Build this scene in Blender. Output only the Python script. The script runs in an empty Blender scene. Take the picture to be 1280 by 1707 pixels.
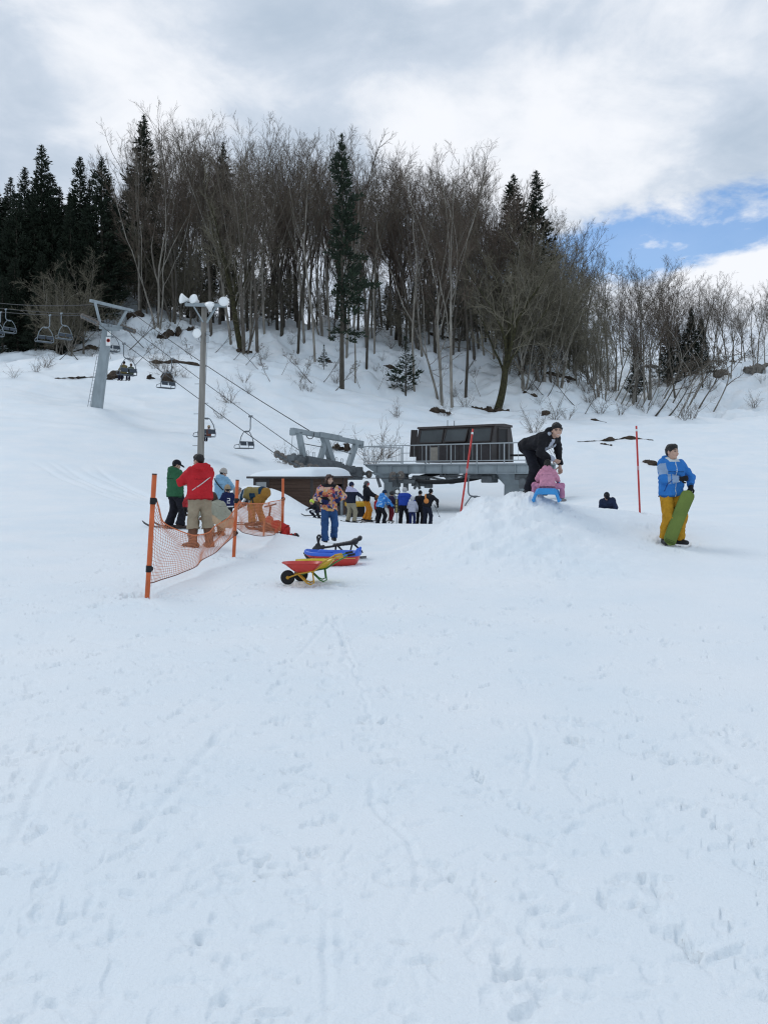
import bpy, math, random
import numpy as np
from mathutils import Vector, Matrix
R = math.radians
S = bpy.context.scene
COL = S.collection

# ---------------------------------------------------------------- camera, sky, sun, exposure
F, HY, CZ = 1280.0, 785.0, 1.6          # focal length and horizon in photo pixels, eye height in metres
cam_d = bpy.data.cameras.new('camera')
cam = bpy.data.objects.new('camera', cam_d); COL.objects.link(cam); S.camera = cam
cam.location = (0, 0, CZ); cam.rotation_euler = (R(90), 0, 0)
cam_d.sensor_fit = 'VERTICAL'; cam_d.sensor_height = 24.0; cam_d.lens = 24.0 * F / 1707.0
cam_d.shift_y = -(853.5 - HY) / 1707.0
cam_d.clip_start = 0.1; cam_d.clip_end = 6000

SUN_EL, SUN_AZ = R(53), R(-44)           # azimuth measured from +Y (the way the camera looks) towards +X
sun_d = bpy.data.lights.new('sun', 'SUN'); sun_d.energy = 0.72; sun_d.angle = R(22); sun_d.color = (1.0, 0.975, 0.94)
sun = bpy.data.objects.new('sun', sun_d); COL.objects.link(sun)
sdir = Vector((math.sin(SUN_AZ) * math.cos(SUN_EL), math.cos(SUN_AZ) * math.cos(SUN_EL), math.sin(SUN_EL)))
sun.rotation_euler = sdir.to_track_quat('Z', 'Y').to_euler()
S.view_settings.view_transform = 'Standard'; S.view_settings.look = 'None'
S.view_settings.exposure = 0.08; S.view_settings.gamma = 1.0
S.render.film_transparent = False
try:
    S.cycles.max_bounces = 6; S.cycles.transparent_max_bounces = 8
    S.cycles.diffuse_bounces = 3; S.cycles.glossy_bounces = 3
    S.cycles.caustics_reflective = False; S.cycles.caustics_refractive = False
    S.cycles.filter_width = 1.2; S.cycles.use_denoising = True; S.cycles.denoiser = 'OPENIMAGEDENOISE'; S.cycles.denoising_prefilter = 'NONE'; S.cycles.denoising_input_passes = 'RGB_ALBEDO_NORMAL'
except Exception: pass

W = bpy.data.worlds.new('World'); S.world = W; W.use_nodes = True
def build_world():
    nt = W.node_tree; nt.nodes.clear(); N = nt.nodes.new; L = nt.links.new
    out = N('ShaderNodeOutputWorld'); mix = N('ShaderNodeMixShader')
    bg1 = N('ShaderNodeBackground'); bg2 = N('ShaderNodeBackground')
    sky = N('ShaderNodeTexSky'); sky.sky_type = 'NISHITA'; sky.sun_disc = False
    sky.sun_elevation = SUN_EL; sky.sun_rotation = SUN_AZ % (2 * math.pi); sky.air_density = 1.3; sky.dust_density = 0.6; sky.ozone_density = 2.5
    tint = N('ShaderNodeMixRGB'); tint.blend_type = 'MULTIPLY'; tint.inputs[0].default_value = 1; tint.inputs[2].default_value = (.66, .92, 1.22, 1); L(sky.outputs[0], tint.inputs[1]); L(tint.outputs[0], bg1.inputs[0]); bg1.inputs[1].default_value = 0.105
    tc = N('ShaderNodeTexCoord'); sx = N('ShaderNodeSeparateXYZ'); L(tc.outputs['Generated'], sx.inputs[0])
    def M(op, a, b=None, c=None):
        n = N('ShaderNodeMath'); n.operation = op
        for i, v in enumerate((a, b, c)):
            if v is None: continue
            if isinstance(v, (int, float)): n.inputs[i].default_value = v
            else: L(v, n.inputs[i])
        return n.outputs[0]
    def MR(v, a, b, c=0.0, d=1.0):
        n = N('ShaderNodeMapRange'); n.interpolation_type = 'SMOOTHSTEP'; L(v, n.inputs[0])
        for i, q in zip((1, 2, 3, 4), (a, b, c, d)): n.inputs[i].default_value = q
        return n.outputs[0]
    # layered cloud noise on the dome: the direction is flattened onto a cloud deck
    zz = M('MAXIMUM', sx.outputs[2], 0.02)
    dk = M('DIVIDE', 1.0, M('ADD', zz, 0.32))
    cv = N('ShaderNodeCombineXYZ')
    L(M('MULTIPLY', sx.outputs[0], dk), cv.inputs[0]); L(M('MULTIPLY', sx.outputs[1], dk), cv.inputs[1]); L(M('MULTIPLY', zz, 0.6), cv.inputs[2])
    def noise(scale, det, off, rough=0.55, dist=0.0):
        mp = N('ShaderNodeMapping'); mp.inputs['Location'].default_value = off; L(cv.outputs[0], mp.inputs[0])
        n = N('ShaderNodeTexNoise'); n.inputs['Scale'].default_value = scale; n.inputs['Detail'].default_value = det
        n.inputs['Roughness'].default_value = rough; n.inputs['Distortion'].default_value = dist
        L(mp.outputs[0], n.inputs['Vector']); return n.outputs['Fac']
    n1 = noise(1.5, 6, (3.1, 1.7, 0.4), 0.52, 0.25); n2 = noise(4.6, 8, (7.3, 2.2, 1.4), 0.6, 0.4); n3 = noise(9, 6, (1.3, 8.2, 4.4), 0.6, 0.2)
    az = M('ARCTAN2', sx.outputs[0], sx.outputs[1]); el = M('ARCSINE', sx.outputs[2])
    def blob(px, py, rx, ry):
        a0 = math.atan((px - 640) / F); e0 = math.atan((HY - py) / F * math.cos(a0))
        da = M('DIVIDE', M('SUBTRACT', az, a0), rx / F); de = M('DIVIDE', M('SUBTRACT', el, e0), ry / F)
        return M('ADD', M('MULTIPLY', da, da), M('MULTIPLY', de, de))
    def lump(px, py, rx, ry): return M('POWER', 2.718, M('MULTIPLY', blob(px, py, rx, ry), -1.0))
    # thin bright places and thick grey places of the deck
    br = M('ADD', M('MULTIPLY', M('SUBTRACT', n1, 0.5), 1.6), M('MULTIPLY', M('SUBTRACT', n2, 0.5), 1.75))
    br = M('ADD', br, M('MULTIPLY', M('SUBTRACT', n3, 0.5), 0.7))
    for (a, k) in ((lump(215, 120, 190, 120), .75), (lump(740, 190, 220, 110), .8), (lump(1010, 110, 240, 150), .35), (lump(960, 300, 260, 90), .12), (lump(1240, 450, 130, 60), .9), (lump(1060, 425, 70, 35), .55),
                   (lump(520, 90, 190, 160), -.5), (lump(40, 190, 170, 120), -.35), (lump(1260, 230, 160, 90), -.12), (lump(850, 30, 200, 60), -.25)):
        br = M('ADD', br, M('MULTIPLY', a, k))
    ramp = N('ShaderNodeValToRGB'); L(MR(br, -0.65, 0.80), ramp.inputs[0])
    e = ramp.color_ramp.elements
    e[0].position = 0.0; e[0].color = (0.455, 0.545, 0.66, 1); e[1].position = 1.0; e[1].color = (0.88, 0.905, 0.955, 1)
    q = e.new(0.45); q.color = (0.595, 0.67, 0.775, 1)
    # behind and above the camera the deck is thinner and bluer
    back = MR(sx.outputs[1], 0.55, -0.2)
    mixc = N('ShaderNodeMixRGB'); L(back, mixc.inputs[0]); L(ramp.outputs[0], mixc.inputs[1]); mixc.inputs[2].default_value = (0.64, 0.735, 0.84, 1)
    zen = N('ShaderNodeMixRGB'); L(MR(sx.outputs[2], 0.50, 0.85), zen.inputs[0]); L(mixc.outputs[0], zen.inputs[1]); zen.inputs[2].default_value = (0.45, 0.535, 0.655, 1); L(zen.outputs[0], bg2.inputs[0]); bg2.inputs[1].default_value = 1.0
    # the blue gap low on the right
    g = blob(1235, 402, 300, 56)
    g = M('ADD', g, M('ADD', M('MULTIPLY', M('SUBTRACT', n2, 0.5), 4.2), M('MULTIPLY', M('SUBTRACT', n3, 0.5), 3.4)))
    g = M('ADD', g, M('MULTIPLY', lump(1255, 448, 115, 42), 2.6))
    gap = MR(g, 0.25, 1.95)
    gap = M('MAXIMUM', gap, 0.16)
    L(gap, mix.inputs[0]); L(bg1.outputs[0], mix.inputs[1]); L(bg2.outputs[0], mix.inputs[2]); L(mix.outputs[0], out.inputs[0])
build_world()

# ---------------------------------------------------------------- helpers
def P(px, py, d): return np.array(((px - 640) / F * d, d, CZ - (py - HY) / F * d))
def pxy(p): return 640 + F * p[0] / p[1], HY + F * (CZ - p[2]) / p[1]

_m = {}
def mat(name, col, rough=0.7, var=0.12, scale=6.0, bump=0.0, bscale=40.0, metal=0.0, spec=0.35, col2=None, sheen=0.0, stretch=None):
    if name in _m: return _m[name]
    m = bpy.data.materials.new(name); m.use_nodes = True; nt = m.node_tree; b = nt.nodes['Principled BSDF']
    N = nt.nodes.new; L = nt.links.new
    b.inputs['Roughness'].default_value = rough; b.inputs['Metallic'].default_value = metal; b.inputs['Specular IOR Level'].default_value = spec
    tc = N('ShaderNodeTexCoord'); src = tc.outputs['Object']
    if stretch:
        mp = N('ShaderNodeMapping'); mp.inputs['Scale'].default_value = stretch; L(src, mp.inputs[0]); src = mp.outputs[0]
    n = N('ShaderNodeTexNoise'); n.inputs['Scale'].default_value = scale; n.inputs['Detail'].default_value = 5; L(src, n.inputs['Vector'])
    mx = N('ShaderNodeMixRGB'); L(n.outputs['Fac'], mx.inputs[0])
    c = np.array(col[:3]); c2 = np.array(col2[:3]) if col2 is not None else None
    if c2 is None: a1, a2 = c * (1 - var), np.minimum(c * (1 + var), 0.95)
    else: a1, a2 = c, c2
    mr = N('ShaderNodeMapRange'); L(n.outputs['Fac'], mr.inputs[0]); mr.inputs[1].default_value = 0.3; mr.inputs[2].default_value = 0.7
    L(mr.outputs[0], mx.inputs[0])
    mx.inputs[1].default_value = (*a1, 1); mx.inputs[2].default_value = (*a2, 1)
    L(mx.outputs[0], b.inputs['Base Color'])
    if bump:
        n2 = N('ShaderNodeTexNoise'); n2.inputs['Scale'].default_value = bscale; n2.inputs['Detail'].default_value = 4; L(src, n2.inputs['Vector'])
        bp = N('ShaderNodeBump'); bp.inputs['Strength'].default_value = bump; bp.inputs['Distance'].default_value = 0.03
        L(n2.outputs['Fac'], bp.inputs['Height']); L(bp.outputs[0], b.inputs['Normal'])
    if sheen: b.inputs['Sheen Weight'].default_value = sheen
    _m[name] = m; return m

def tag(o, label=None, cat=None, group=None, kind=None):
    for k, v in (('label', label), ('category', cat), ('group', group), ('kind', kind)):
        if v: o[k] = v
    return o
def thing(name, label, cat, loc=(0, 0, 0), rz=0.0, group=None):
    o = bpy.data.objects.new(name, None); COL.objects.link(o); o.empty_display_size = 0.2
    o.location = tuple(float(v) for v in loc); o.rotation_euler = (0, 0, rz)
    return tag(o, label, cat, group)
def rootof(o):
    while o.parent is not None: o = o.parent
    return o
def copy_tree(o, parent=None):
    c = o.copy(); COL.objects.link(c)
    if parent is not None: c.parent = parent
    for ch in list(o.children): copy_tree(ch, c)
    return c

def mesh_np(name, V, quads=None, tris=None, mats=(), smooth=True, mi=None):
    me = bpy.data.meshes.new(name)
    V = np.asarray(V, dtype=np.float32)
    nq = 0 if quads is None else len(quads); nt_ = 0 if tris is None else len(tris)
    idx = []; 
    if nq: idx.append(np.asarray(quads, dtype=np.int32).ravel())
    if nt_: idx.append(np.asarray(tris, dtype=np.int32).ravel())
    idx = np.concatenate(idx)
    me.vertices.add(len(V)); me.vertices.foreach_set('co', V.ravel())
    me.loops.add(len(idx)); me.loops.foreach_set('vertex_index', idx)
    me.polygons.add(nq + nt_)
    ls = np.concatenate((np.arange(nq) * 4, nq * 4 + np.arange(nt_) * 3)).astype(np.int32)
    me.polygons.foreach_set('loop_start', ls)
    if mi is not None: me.polygons.foreach_set('material_index', np.asarray(mi, dtype=np.int32))
    for m in mats: me.materials.append(m)
    me.update(calc_edges=True); me.validate()
    if smooth: me.polygons.foreach_set('use_smooth', np.ones(len(me.polygons), dtype=bool))
    return me
def obj(name, me, parent=None):
    o = bpy.data.objects.new(name, me); COL.objects.link(o)
    if parent is not None: o.parent = parent
    return o

class MB:
    """collects boxes, beams, tubes, lathes and sheets and links them as ONE mesh"""
    def __init__(s): s.v = []; s.f = []; s.sm = []
    def add(s, V, Fc, smooth=False):
        o = len(s.v); s.v += [tuple(float(c) for c in p) for p in V]; s.f += [tuple(i + o for i in f) for f in Fc]; s.sm += [smooth] * len(Fc); return s
    def box(s, c, size, rot=None, bev=0.0):
        c = np.array(c, float); h = np.array(size, float) / 2
        Rm = np.eye(3) if rot is None else np.array(rot)
        b = min(bev, 0.45 * min(2 * h)) 
        if b <= 0:
            V = [c + Rm @ (h * np.array(q)) for q in ((-1,-1,-1),(1,-1,-1),(1,1,-1),(-1,1,-1),(-1,-1,1),(1,-1,1),(1,1,1),(-1,1,1))]
            return s.add(V, [(0,3,2,1),(4,5,6,7),(0,1,5,4),(1,2,6,5),(2,3,7,6),(3,0,4,7)])
        V = []; ix = {}
        for sx in (-1,1):
            for sy in (-1,1):
                for sz in (-1,1):
                    for ax in range(3):
                        q = h * np.array((sx,sy,sz)) - b * np.array((sx,sy,sz)) * np.array([0 if k == ax else 1 for k in range(3)])
                        ix[(sx,sy,sz,ax)] = len(V); V.append(c + Rm @ q)
        Fc = []
        for ax in range(3):
            o1, o2 = [k for k in range(3) if k != ax]
            for sg in (-1,1):
                ring = []
                for a, bb in ((-1,-1),(1,-1),(1,1),(-1,1)):
                    k = [0,0,0]; k[ax] = sg; k[o1] = a; k[o2] = bb; ring.append(ix[(*k, ax)])
                flip = (sg > 0) != (ax == 1)
                Fc.append(tuple(ring if flip else ring[::-1]))
        for ax in range(3):                      # edges run along ax
            o1, o2 = [k for k in range(3) if k != ax]
            for a in (-1,1):
                for bb in (-1,1):
                    k0 = [0,0,0]; k0[ax] = -1; k0[o1] = a; k0[o2] = bb; k1 = list(k0); k1[ax] = 1
                    Fc.append((ix[(*k0,o1)], ix[(*k1,o1)], ix[(*k1,o2)], ix[(*k0,o2)]))
        for sx in (-1,1):
            for sy in (-1,1):
                for sz in (-1,1): Fc.append(tuple(ix[(sx,sy,sz,a)] for a in range(3)))
        return s.add(V, Fc)
    def beam(s, p0, p1, w, h=None, up=(0,0,1), bev=0.0):
        h = w if h is None else h
        p0 = np.array(p0, float); p1 = np.array(p1, float); x = p1 - p0; Ln = np.linalg.norm(x); x /= Ln
        up = np.array(up, float)
        if abs(x @ up) > 0.98: up = np.array((1.0, 0, 0)) if abs(x[0]) < .9 else np.array((0, 1.0, 0))
        y = np.cross(up, x); y /= np.linalg.norm(y); z = np.cross(x, y)
        return s.box((p0 + p1) / 2, (Ln, w, h), np.stack((x, y, z), 1), bev)
    def tube(s, pts, r, n=8, caps=True, closed=False):
        pts = [np.array(p, float) for p in pts]; m = len(pts)
        rr = r if isinstance(r, (list, tuple, np.ndarray)) else [r] * m
        T = []
        for i in range(m):
            a = pts[(i - 1) % m] if (closed or i > 0) else pts[i]; b = pts[(i + 1) % m] if (closed or i < m - 1) else pts[i]
            t = b - a; T.append(t / (np.linalg.norm(t) + 1e-9))
        u = np.array((0, 0, 1.0)) if abs(T[0][2]) < .9 else np.array((1.0, 0, 0))
        V = []; Fc = []
        for i in range(m):
            u = u - T[i] * (u @ T[i]); u /= np.linalg.norm(u) + 1e-9; w = np.cross(T[i], u)
            for k in range(n):
                a = 2 * math.pi * k / n; V.append(pts[i] + rr[i] * (math.cos(a) * u + math.sin(a) * w))
        for i in range(m if closed else m - 1):
            j = (i + 1) % m
            for k in range(n):
                k2 = (k + 1) % n; Fc.append((i*n+k, i*n+k2, j*n+k2, j*n+k))
        if caps and not closed: Fc.append(tuple(range(n))[::-1]); Fc.append(tuple((m-1)*n + k for k in range(n)))
        return s.add(V, Fc, True)
    def cyl(s, p0, p1, r0, r1=None, n=12): return s.tube([p0, p1], [r0, r0 if r1 is None else r1], n)
    def lathe(s, c, axis, prof, n=20):
        """prof: (radius, distance along axis)"""
        c = np.array(c, float); t = np.array(axis, float); t /= np.linalg.norm(t)
        u = np.cross(t, (0, 0, 1.0)) if abs(t[2]) < .9 else np.cross(t, (1.0, 0, 0)); u /= np.linalg.norm(u); w = np.cross(t, u)
        V = []; Fc = []; m = len(prof)
        for (r, z) in prof:
            for k in range(n):
                a = 2 * math.pi * k / n; V.append(c + t * z + max(r, 1e-4) * (math.cos(a) * u + math.sin(a) * w))
        for i in range(m - 1):
            for k in range(n):
                k2 = (k + 1) % n; Fc.append((i*n+k, i*n+k2, (i+1)*n+k2, (i+1)*n+k))
        Fc.append(tuple(range(n))[::-1]); Fc.append(tuple((m-1)*n + k for k in range(n)))
        return s.add(V, Fc, True)
    def loft(s, rings, caps=True, smooth=True):
        n = len(rings[0]); V = [p for r in rings for p in r]; Fc = []
        for i in range(len(rings) - 1):
            for k in range(n):
                k2 = (k + 1) % n; Fc.append((i*n+k, i*n+k2, (i+1)*n+k2, (i+1)*n+k))
        if caps: Fc.append(tuple(range(n))[::-1]); Fc.append(tuple((len(rings)-1)*n + k for k in range(n)))
        return s.add(V, Fc, smooth)
    def build(s, name, m, parent=None, local=False):
        V = np.array(s.v, float)
        if parent is not None and not local: V = V - np.array(rootof(parent).location)
        me = bpy.data.meshes.new(name); me.from_pydata(V.tolist(), [], s.f); me.materials.append(m)
        me.polygons.foreach_set('use_smooth', np.array(s.sm, dtype=bool)); me.update()
        return obj(name, me, parent)

def rotz(a): c, s_ = math.cos(a), math.sin(a); return np.array(((c, -s_, 0), (s_, c, 0), (0, 0, 1.0)))
def rotx(a): c, s_ = math.cos(a), math.sin(a); return np.array(((1.0, 0, 0), (0, c, -s_), (0, s_, c)))
def roty(a): c, s_ = math.cos(a), math.sin(a); return np.array(((c, 0, s_), (0, 1.0, 0), (-s_, 0, c)))
def arc(c, u, w, r, a0, a1, n): return [np.array(c) + r * (math.cos(a0 + (a1-a0)*i/n) * np.array(u) + math.sin(a0 + (a1-a0)*i/n) * np.array(w)) for i in range(n + 1)]

# value noise, any dimension up to 3, vectorised
_rng = np.random.default_rng(5); _tab = _rng.random(65536).astype(np.float32)
def _h(*i):
    k = np.zeros_like(i[0])
    for q, c in zip(i, (73856093, 19349663, 83492791)): k = k ^ (q * c)
    return _tab[(k ^ (k >> 13)) & 65535]
def vnoise(*p):
    fl = [np.floor(q).astype(np.int64) for q in p]; fr = [q - f for q, f in zip(p, fl)]; fr = [t * t * (3 - 2 * t) for t in fr]
    out = 0.0
    for c in range(1 << len(p)):
        w = 1.0; ii = []
        for k in range(len(p)):
            b = (c >> k) & 1; ii.append(fl[k] + b); w = w * (fr[k] if b else 1 - fr[k])
        out = out + w * _h(*ii)
    return out - 0.5
def fbm(*p, o=4, g=0.5):
    s_ = 0.0; a = 1.0
    for k in range(o):
        s_ = s_ + a * vnoise(*[q * 2.03 ** k + 17.3 * k for q in p]); a *= g
    return s_
# ---------------------------------------------------------------- the snow: one sheet
CX = np.array([-900, -350, 0, 150, 215, 300, 450, 600, 750, 900, 975, 1050, 1200, 1350, 1900], float)
ROWS = [  # distance, heights in metres ('z') or where the surface shows in the photograph ('p')
 (1.0, 'z', [0]*15), (4.0, 'z', [0]*15), (8.0,'z', [0.1,0.08,0.06,0.06,0.06,0.06,0.06,0.05,0.06,0.08,0.08,0.1,0.12,0.14,0.2]),
 (11.0,'z', [0.22,0.18,0.14,0.11,0.106,0.1,0.09,0.08,0.09,0.12,0.13,0.15,0.2,0.25,0.3]), (14.0,'z', [0.4,0.3,0.22,0.18,0.171,0.16,0.12,0.06,0.07,0.15,0.18,0.22,0.28,0.34,0.42]),
 (17.5,'z', [0.6,0.45,0.3,0.22,0.198,0.17,0.08,-0.02,-0.02,0.12,0.18,0.26,0.36,0.42,0.5]),
 (22.0,'p', [862,862,858,858,859.733,862,868,882,885,870,864,858,850,845,840]),
 (27.0,'z', [1.35,1.1,0.9,0.72,0.616,0.48,0.1,-0.3,-0.34,0.05,0.2,0.38,0.52,0.62,0.7]),
 (32.0,'p', [795,790,790,800,808.667,820,850,868,868,850,840,830,826,824,820]),
 (40.0,'p', [718,725,735,755,765.833,780,826,855,852,832,820,814,812,810,808]),
 (50.0,'p', [645,662,692,705,714.967,728,768,797,790,770,768,768,768,767,765]),
 (60.0,'p', [622,634,656,673,680.8,691,727,752,742,724,726,730,730,731,730]),
 (70.0,'p', [602,609,624,634,638.333,644,674,704,712,710,710,711,707,692,682]),
 (78.0,'p', [596,605,614,607,605.267,603,626,668,697,702,706,709,708,691,674]),
 (85.0,'p', [600,606,614,606,605.133,604,624,660,686,685,695,706,712,692,672]),
 (95.0,'p', [570,580,596,575,552,568,585,612,635,622,652,692,708,685,662]),
 (105.0,'p', [530,540,566,530,512,545,558,575,588,590,645,698,690,665,648]),
 (115.0,'p', [495,505,535,500,494,540,548,557,566,588,655,690,660,645,636]),
 (130.0,'p', [485,495,525,512,500,546,553,562,572,596,650,655,636,628,624]),
 (150.0,'p', [500,510,540,535,540,560,565,575,585,600,620,612,607,602,610]),
 (170.0,'p', [560,570,590,580,584.333,590,590,600,600,606,612,606,604,600,606]),
 (220.0,'p',[650]*15), (400.0,'p',[740]*15), (3000.0,'p',[783]*15)]
def pchip(xs, Y, xq):
    """monotone cubic along axis 0"""
    h = np.diff(xs)[:, None]; dl = np.diff(Y, axis=0) / h
    m = np.zeros_like(Y); m[0] = dl[0]; m[-1] = dl[-1]
    w1 = 2 * h[1:] + h[:-1]; w2 = h[1:] + 2 * h[:-1]
    ok = dl[:-1] * dl[1:] > 0
    with np.errstate(divide='ignore', invalid='ignore'):
        hm = (w1 + w2) / (w1 / dl[:-1] + w2 / dl[1:])
    m[1:-1] = np.where(ok, hm, 0)
    i = np.clip(np.searchsorted(xs, xq) - 1, 0, len(xs) - 2); t = ((xq - xs[i]) / h[i, 0])[:, None]; hh = h[i]
    return (Y[i]*(1+2*t)*(1-t)**2 + m[i]*hh*t*(1-t)**2 + Y[i+1]*t*t*(3-2*t) + m[i+1]*hh*t*t*(t-1))
_D = np.array([r[0] for r in ROWS]); _Z = []
for d_, k_, v_ in ROWS: _Z.append(np.array(v_, float) if k_ == 'z' else CZ - (np.array(v_, float) - HY) / F * d_)
_Z = np.array(_Z)
NLD, NU = 420, 420
LD = np.linspace(0, math.log(3000.0), NLD); PU = np.linspace(-900, 1900, NU)
_G = pchip(np.log(_D), _Z, LD); _G = pchip(CX, _G.T.copy(), PU)      # [u, ld]
for _ in range(3):
    g = _G.copy(); g[:, 1:-1] = (_G[:, :-2] + 2 * _G[:, 1:-1] + _G[:, 2:]) / 4; _G = g.copy(); g[1:-1] = (_G[:-2] + 2 * _G[1:-1] + _G[2:]) / 4; _G = g
CREST_X = np.array([-1.0, .05, .65, 1.1, 1.65, 2.3, 2.7, 3.2, 3.95, 4.6, 5.1, 5.8, 6.6, 7.6])
CREST_H = np.array([0.0, .05, .26, .56, .88, 1.02, .99, .84, .72, .64, .54, .42, .27, .13])
def base_z(x, y):
    x = np.asarray(x, float); y = np.asarray(y, float)
    yy = np.maximum(y, 1.0); s_ = np.where(y > 2, yy, np.sqrt(y * y + 1)); u = 640 + F * x / np.maximum(s_, 1)
    fu = np.clip((u + 900) / 2800 * (NU - 1), 0, NU - 1.001); fd = np.clip(np.log(yy) / LD[-1] * (NLD - 1), 0, NLD - 1.001)
    i = fu.astype(int); j = fd.astype(int); a = fu - i; b = fd - j
    z = _G[i, j]*(1-a)*(1-b) + _G[i+1, j]*a*(1-b) + _G[i, j+1]*(1-a)*b + _G[i+1, j+1]*a*b
    # the heap of piled snow right of the middle
    hx = np.interp(x, CREST_X, CREST_H); yc = 14.0 + 0.10 * (x - 2.5)
    dy = y - yc; z = z + hx * np.exp(-(np.where(dy < 0, dy / 2.05, dy / 1.5)) ** 2)
    return z
FEET = []   # (px, py, distance, reach): places where the photograph fixes the surface
def foot(px, py, d, s=None): FEET.append((px, py, d, s or 0.055 * d)); return px, d
for q in [(245,992,9.4),(388,926,13.1),(470,893,17.9),(337,911,14.45),(290,881,19.0),(370,876,21.0),(320,892,16.6),(366,892,16.5),(380,880,20.2),(430,875,18.5),
          (472,891,17.5),(548,905,17.5),(524,863,27),(585,872,31.5),(611,868,33),(636,873,32),(651,868,34),(674,871,32),(700,872,32),(712,873,31.5),
          (888,824,13.6,.5),(912,836,13.2,.45),(1118,904,12.6,.8),(1015,885,25),(768,852,14.2,.5),(1066,853,14.2,.5),(505,974,10.1),(555,941,12.6),
          (160,683,55),(333,842,29),(446,813,33.6,1.2),(482,829,33.2,1.0),(520,850,33.8,1.0),(585,862,37,1.4),(424,808,35,1.2)]: foot(*q)
_FX = np.array([(q[0] - 640) / F * q[2] for q in FEET]); _FY = np.array([q[2] for q in FEET]); _FS = np.array([q[3] for q in FEET])
_FD = np.array([CZ - (q[1] - HY) / F * q[2] for q in FEET]) - base_z(_FX, _FY)
for k in range(len(FEET)):
    if abs(_FD[k]) > .35: print('foot far off', FEET[k], round(float(_FD[k]), 2))
_K = np.exp(-((_FX[:, None] - _FX[None]) ** 2 + (_FY[:, None] - _FY[None]) ** 2) / _FS[None] ** 2)
_FW = np.linalg.solve(_K + 1e-2 * np.eye(len(FEET)), _FD); _FW = np.clip(_FW, -.6, .6)
def tz(x, y):
    x = np.asarray(x, float); y = np.asarray(y, float); z = base_z(x, y)
    for k in range(len(FEET)):
        r2 = ((x - _FX[k]) ** 2 + (y - _FY[k]) ** 2) / _FS[k] ** 2
        z = z + _FW[k] * np.exp(-np.minimum(r2, 60))
    # broad unevenness, growing with distance; rough on the wooded hillside
    hill = np.clip((y - 72) / 20, 0, 1)
    z = z + fbm(x / 7.3, y / 7.3, o=3) * np.clip((y - 25) / 30, 0, 1) * (0.42 + .75 * hill) + fbm(x / 2.1 + 9, y / 2.1, o=4) * hill * .75 + (1 - 2 * np.abs(fbm(x / 5.5 + 3, y / 3.1 + 2, o=3))) * (hill * 1.15 + np.clip((y - 42) / 12, 0, 1) * .28)
    led = np.tanh(7 * (fbm(x / 10.0 + 21, y / 4.6 + 7, o=3))) * np.clip((y - 60) / 6, 0, 1) * np.clip((135 - y) / 12, 0, 1)
    z = z + led * (.26 + .30 * hill)
    return z
def ground(px, d):
    x = (px - 640) / F * d; return np.array((x, d, float(tz(x, d))))
def find_d(px, py, d0=74.0, d1=130.0):
    ds = np.arange(d0, d1, .5); x = (px - 640) / F * ds; z = tz(x, ds); q = HY + F * (CZ - z) / ds
    k = np.where(q <= py)[0]
    return float(ds[k[0]]) if len(k) else float(ds[int(np.argmin(q))])

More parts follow.
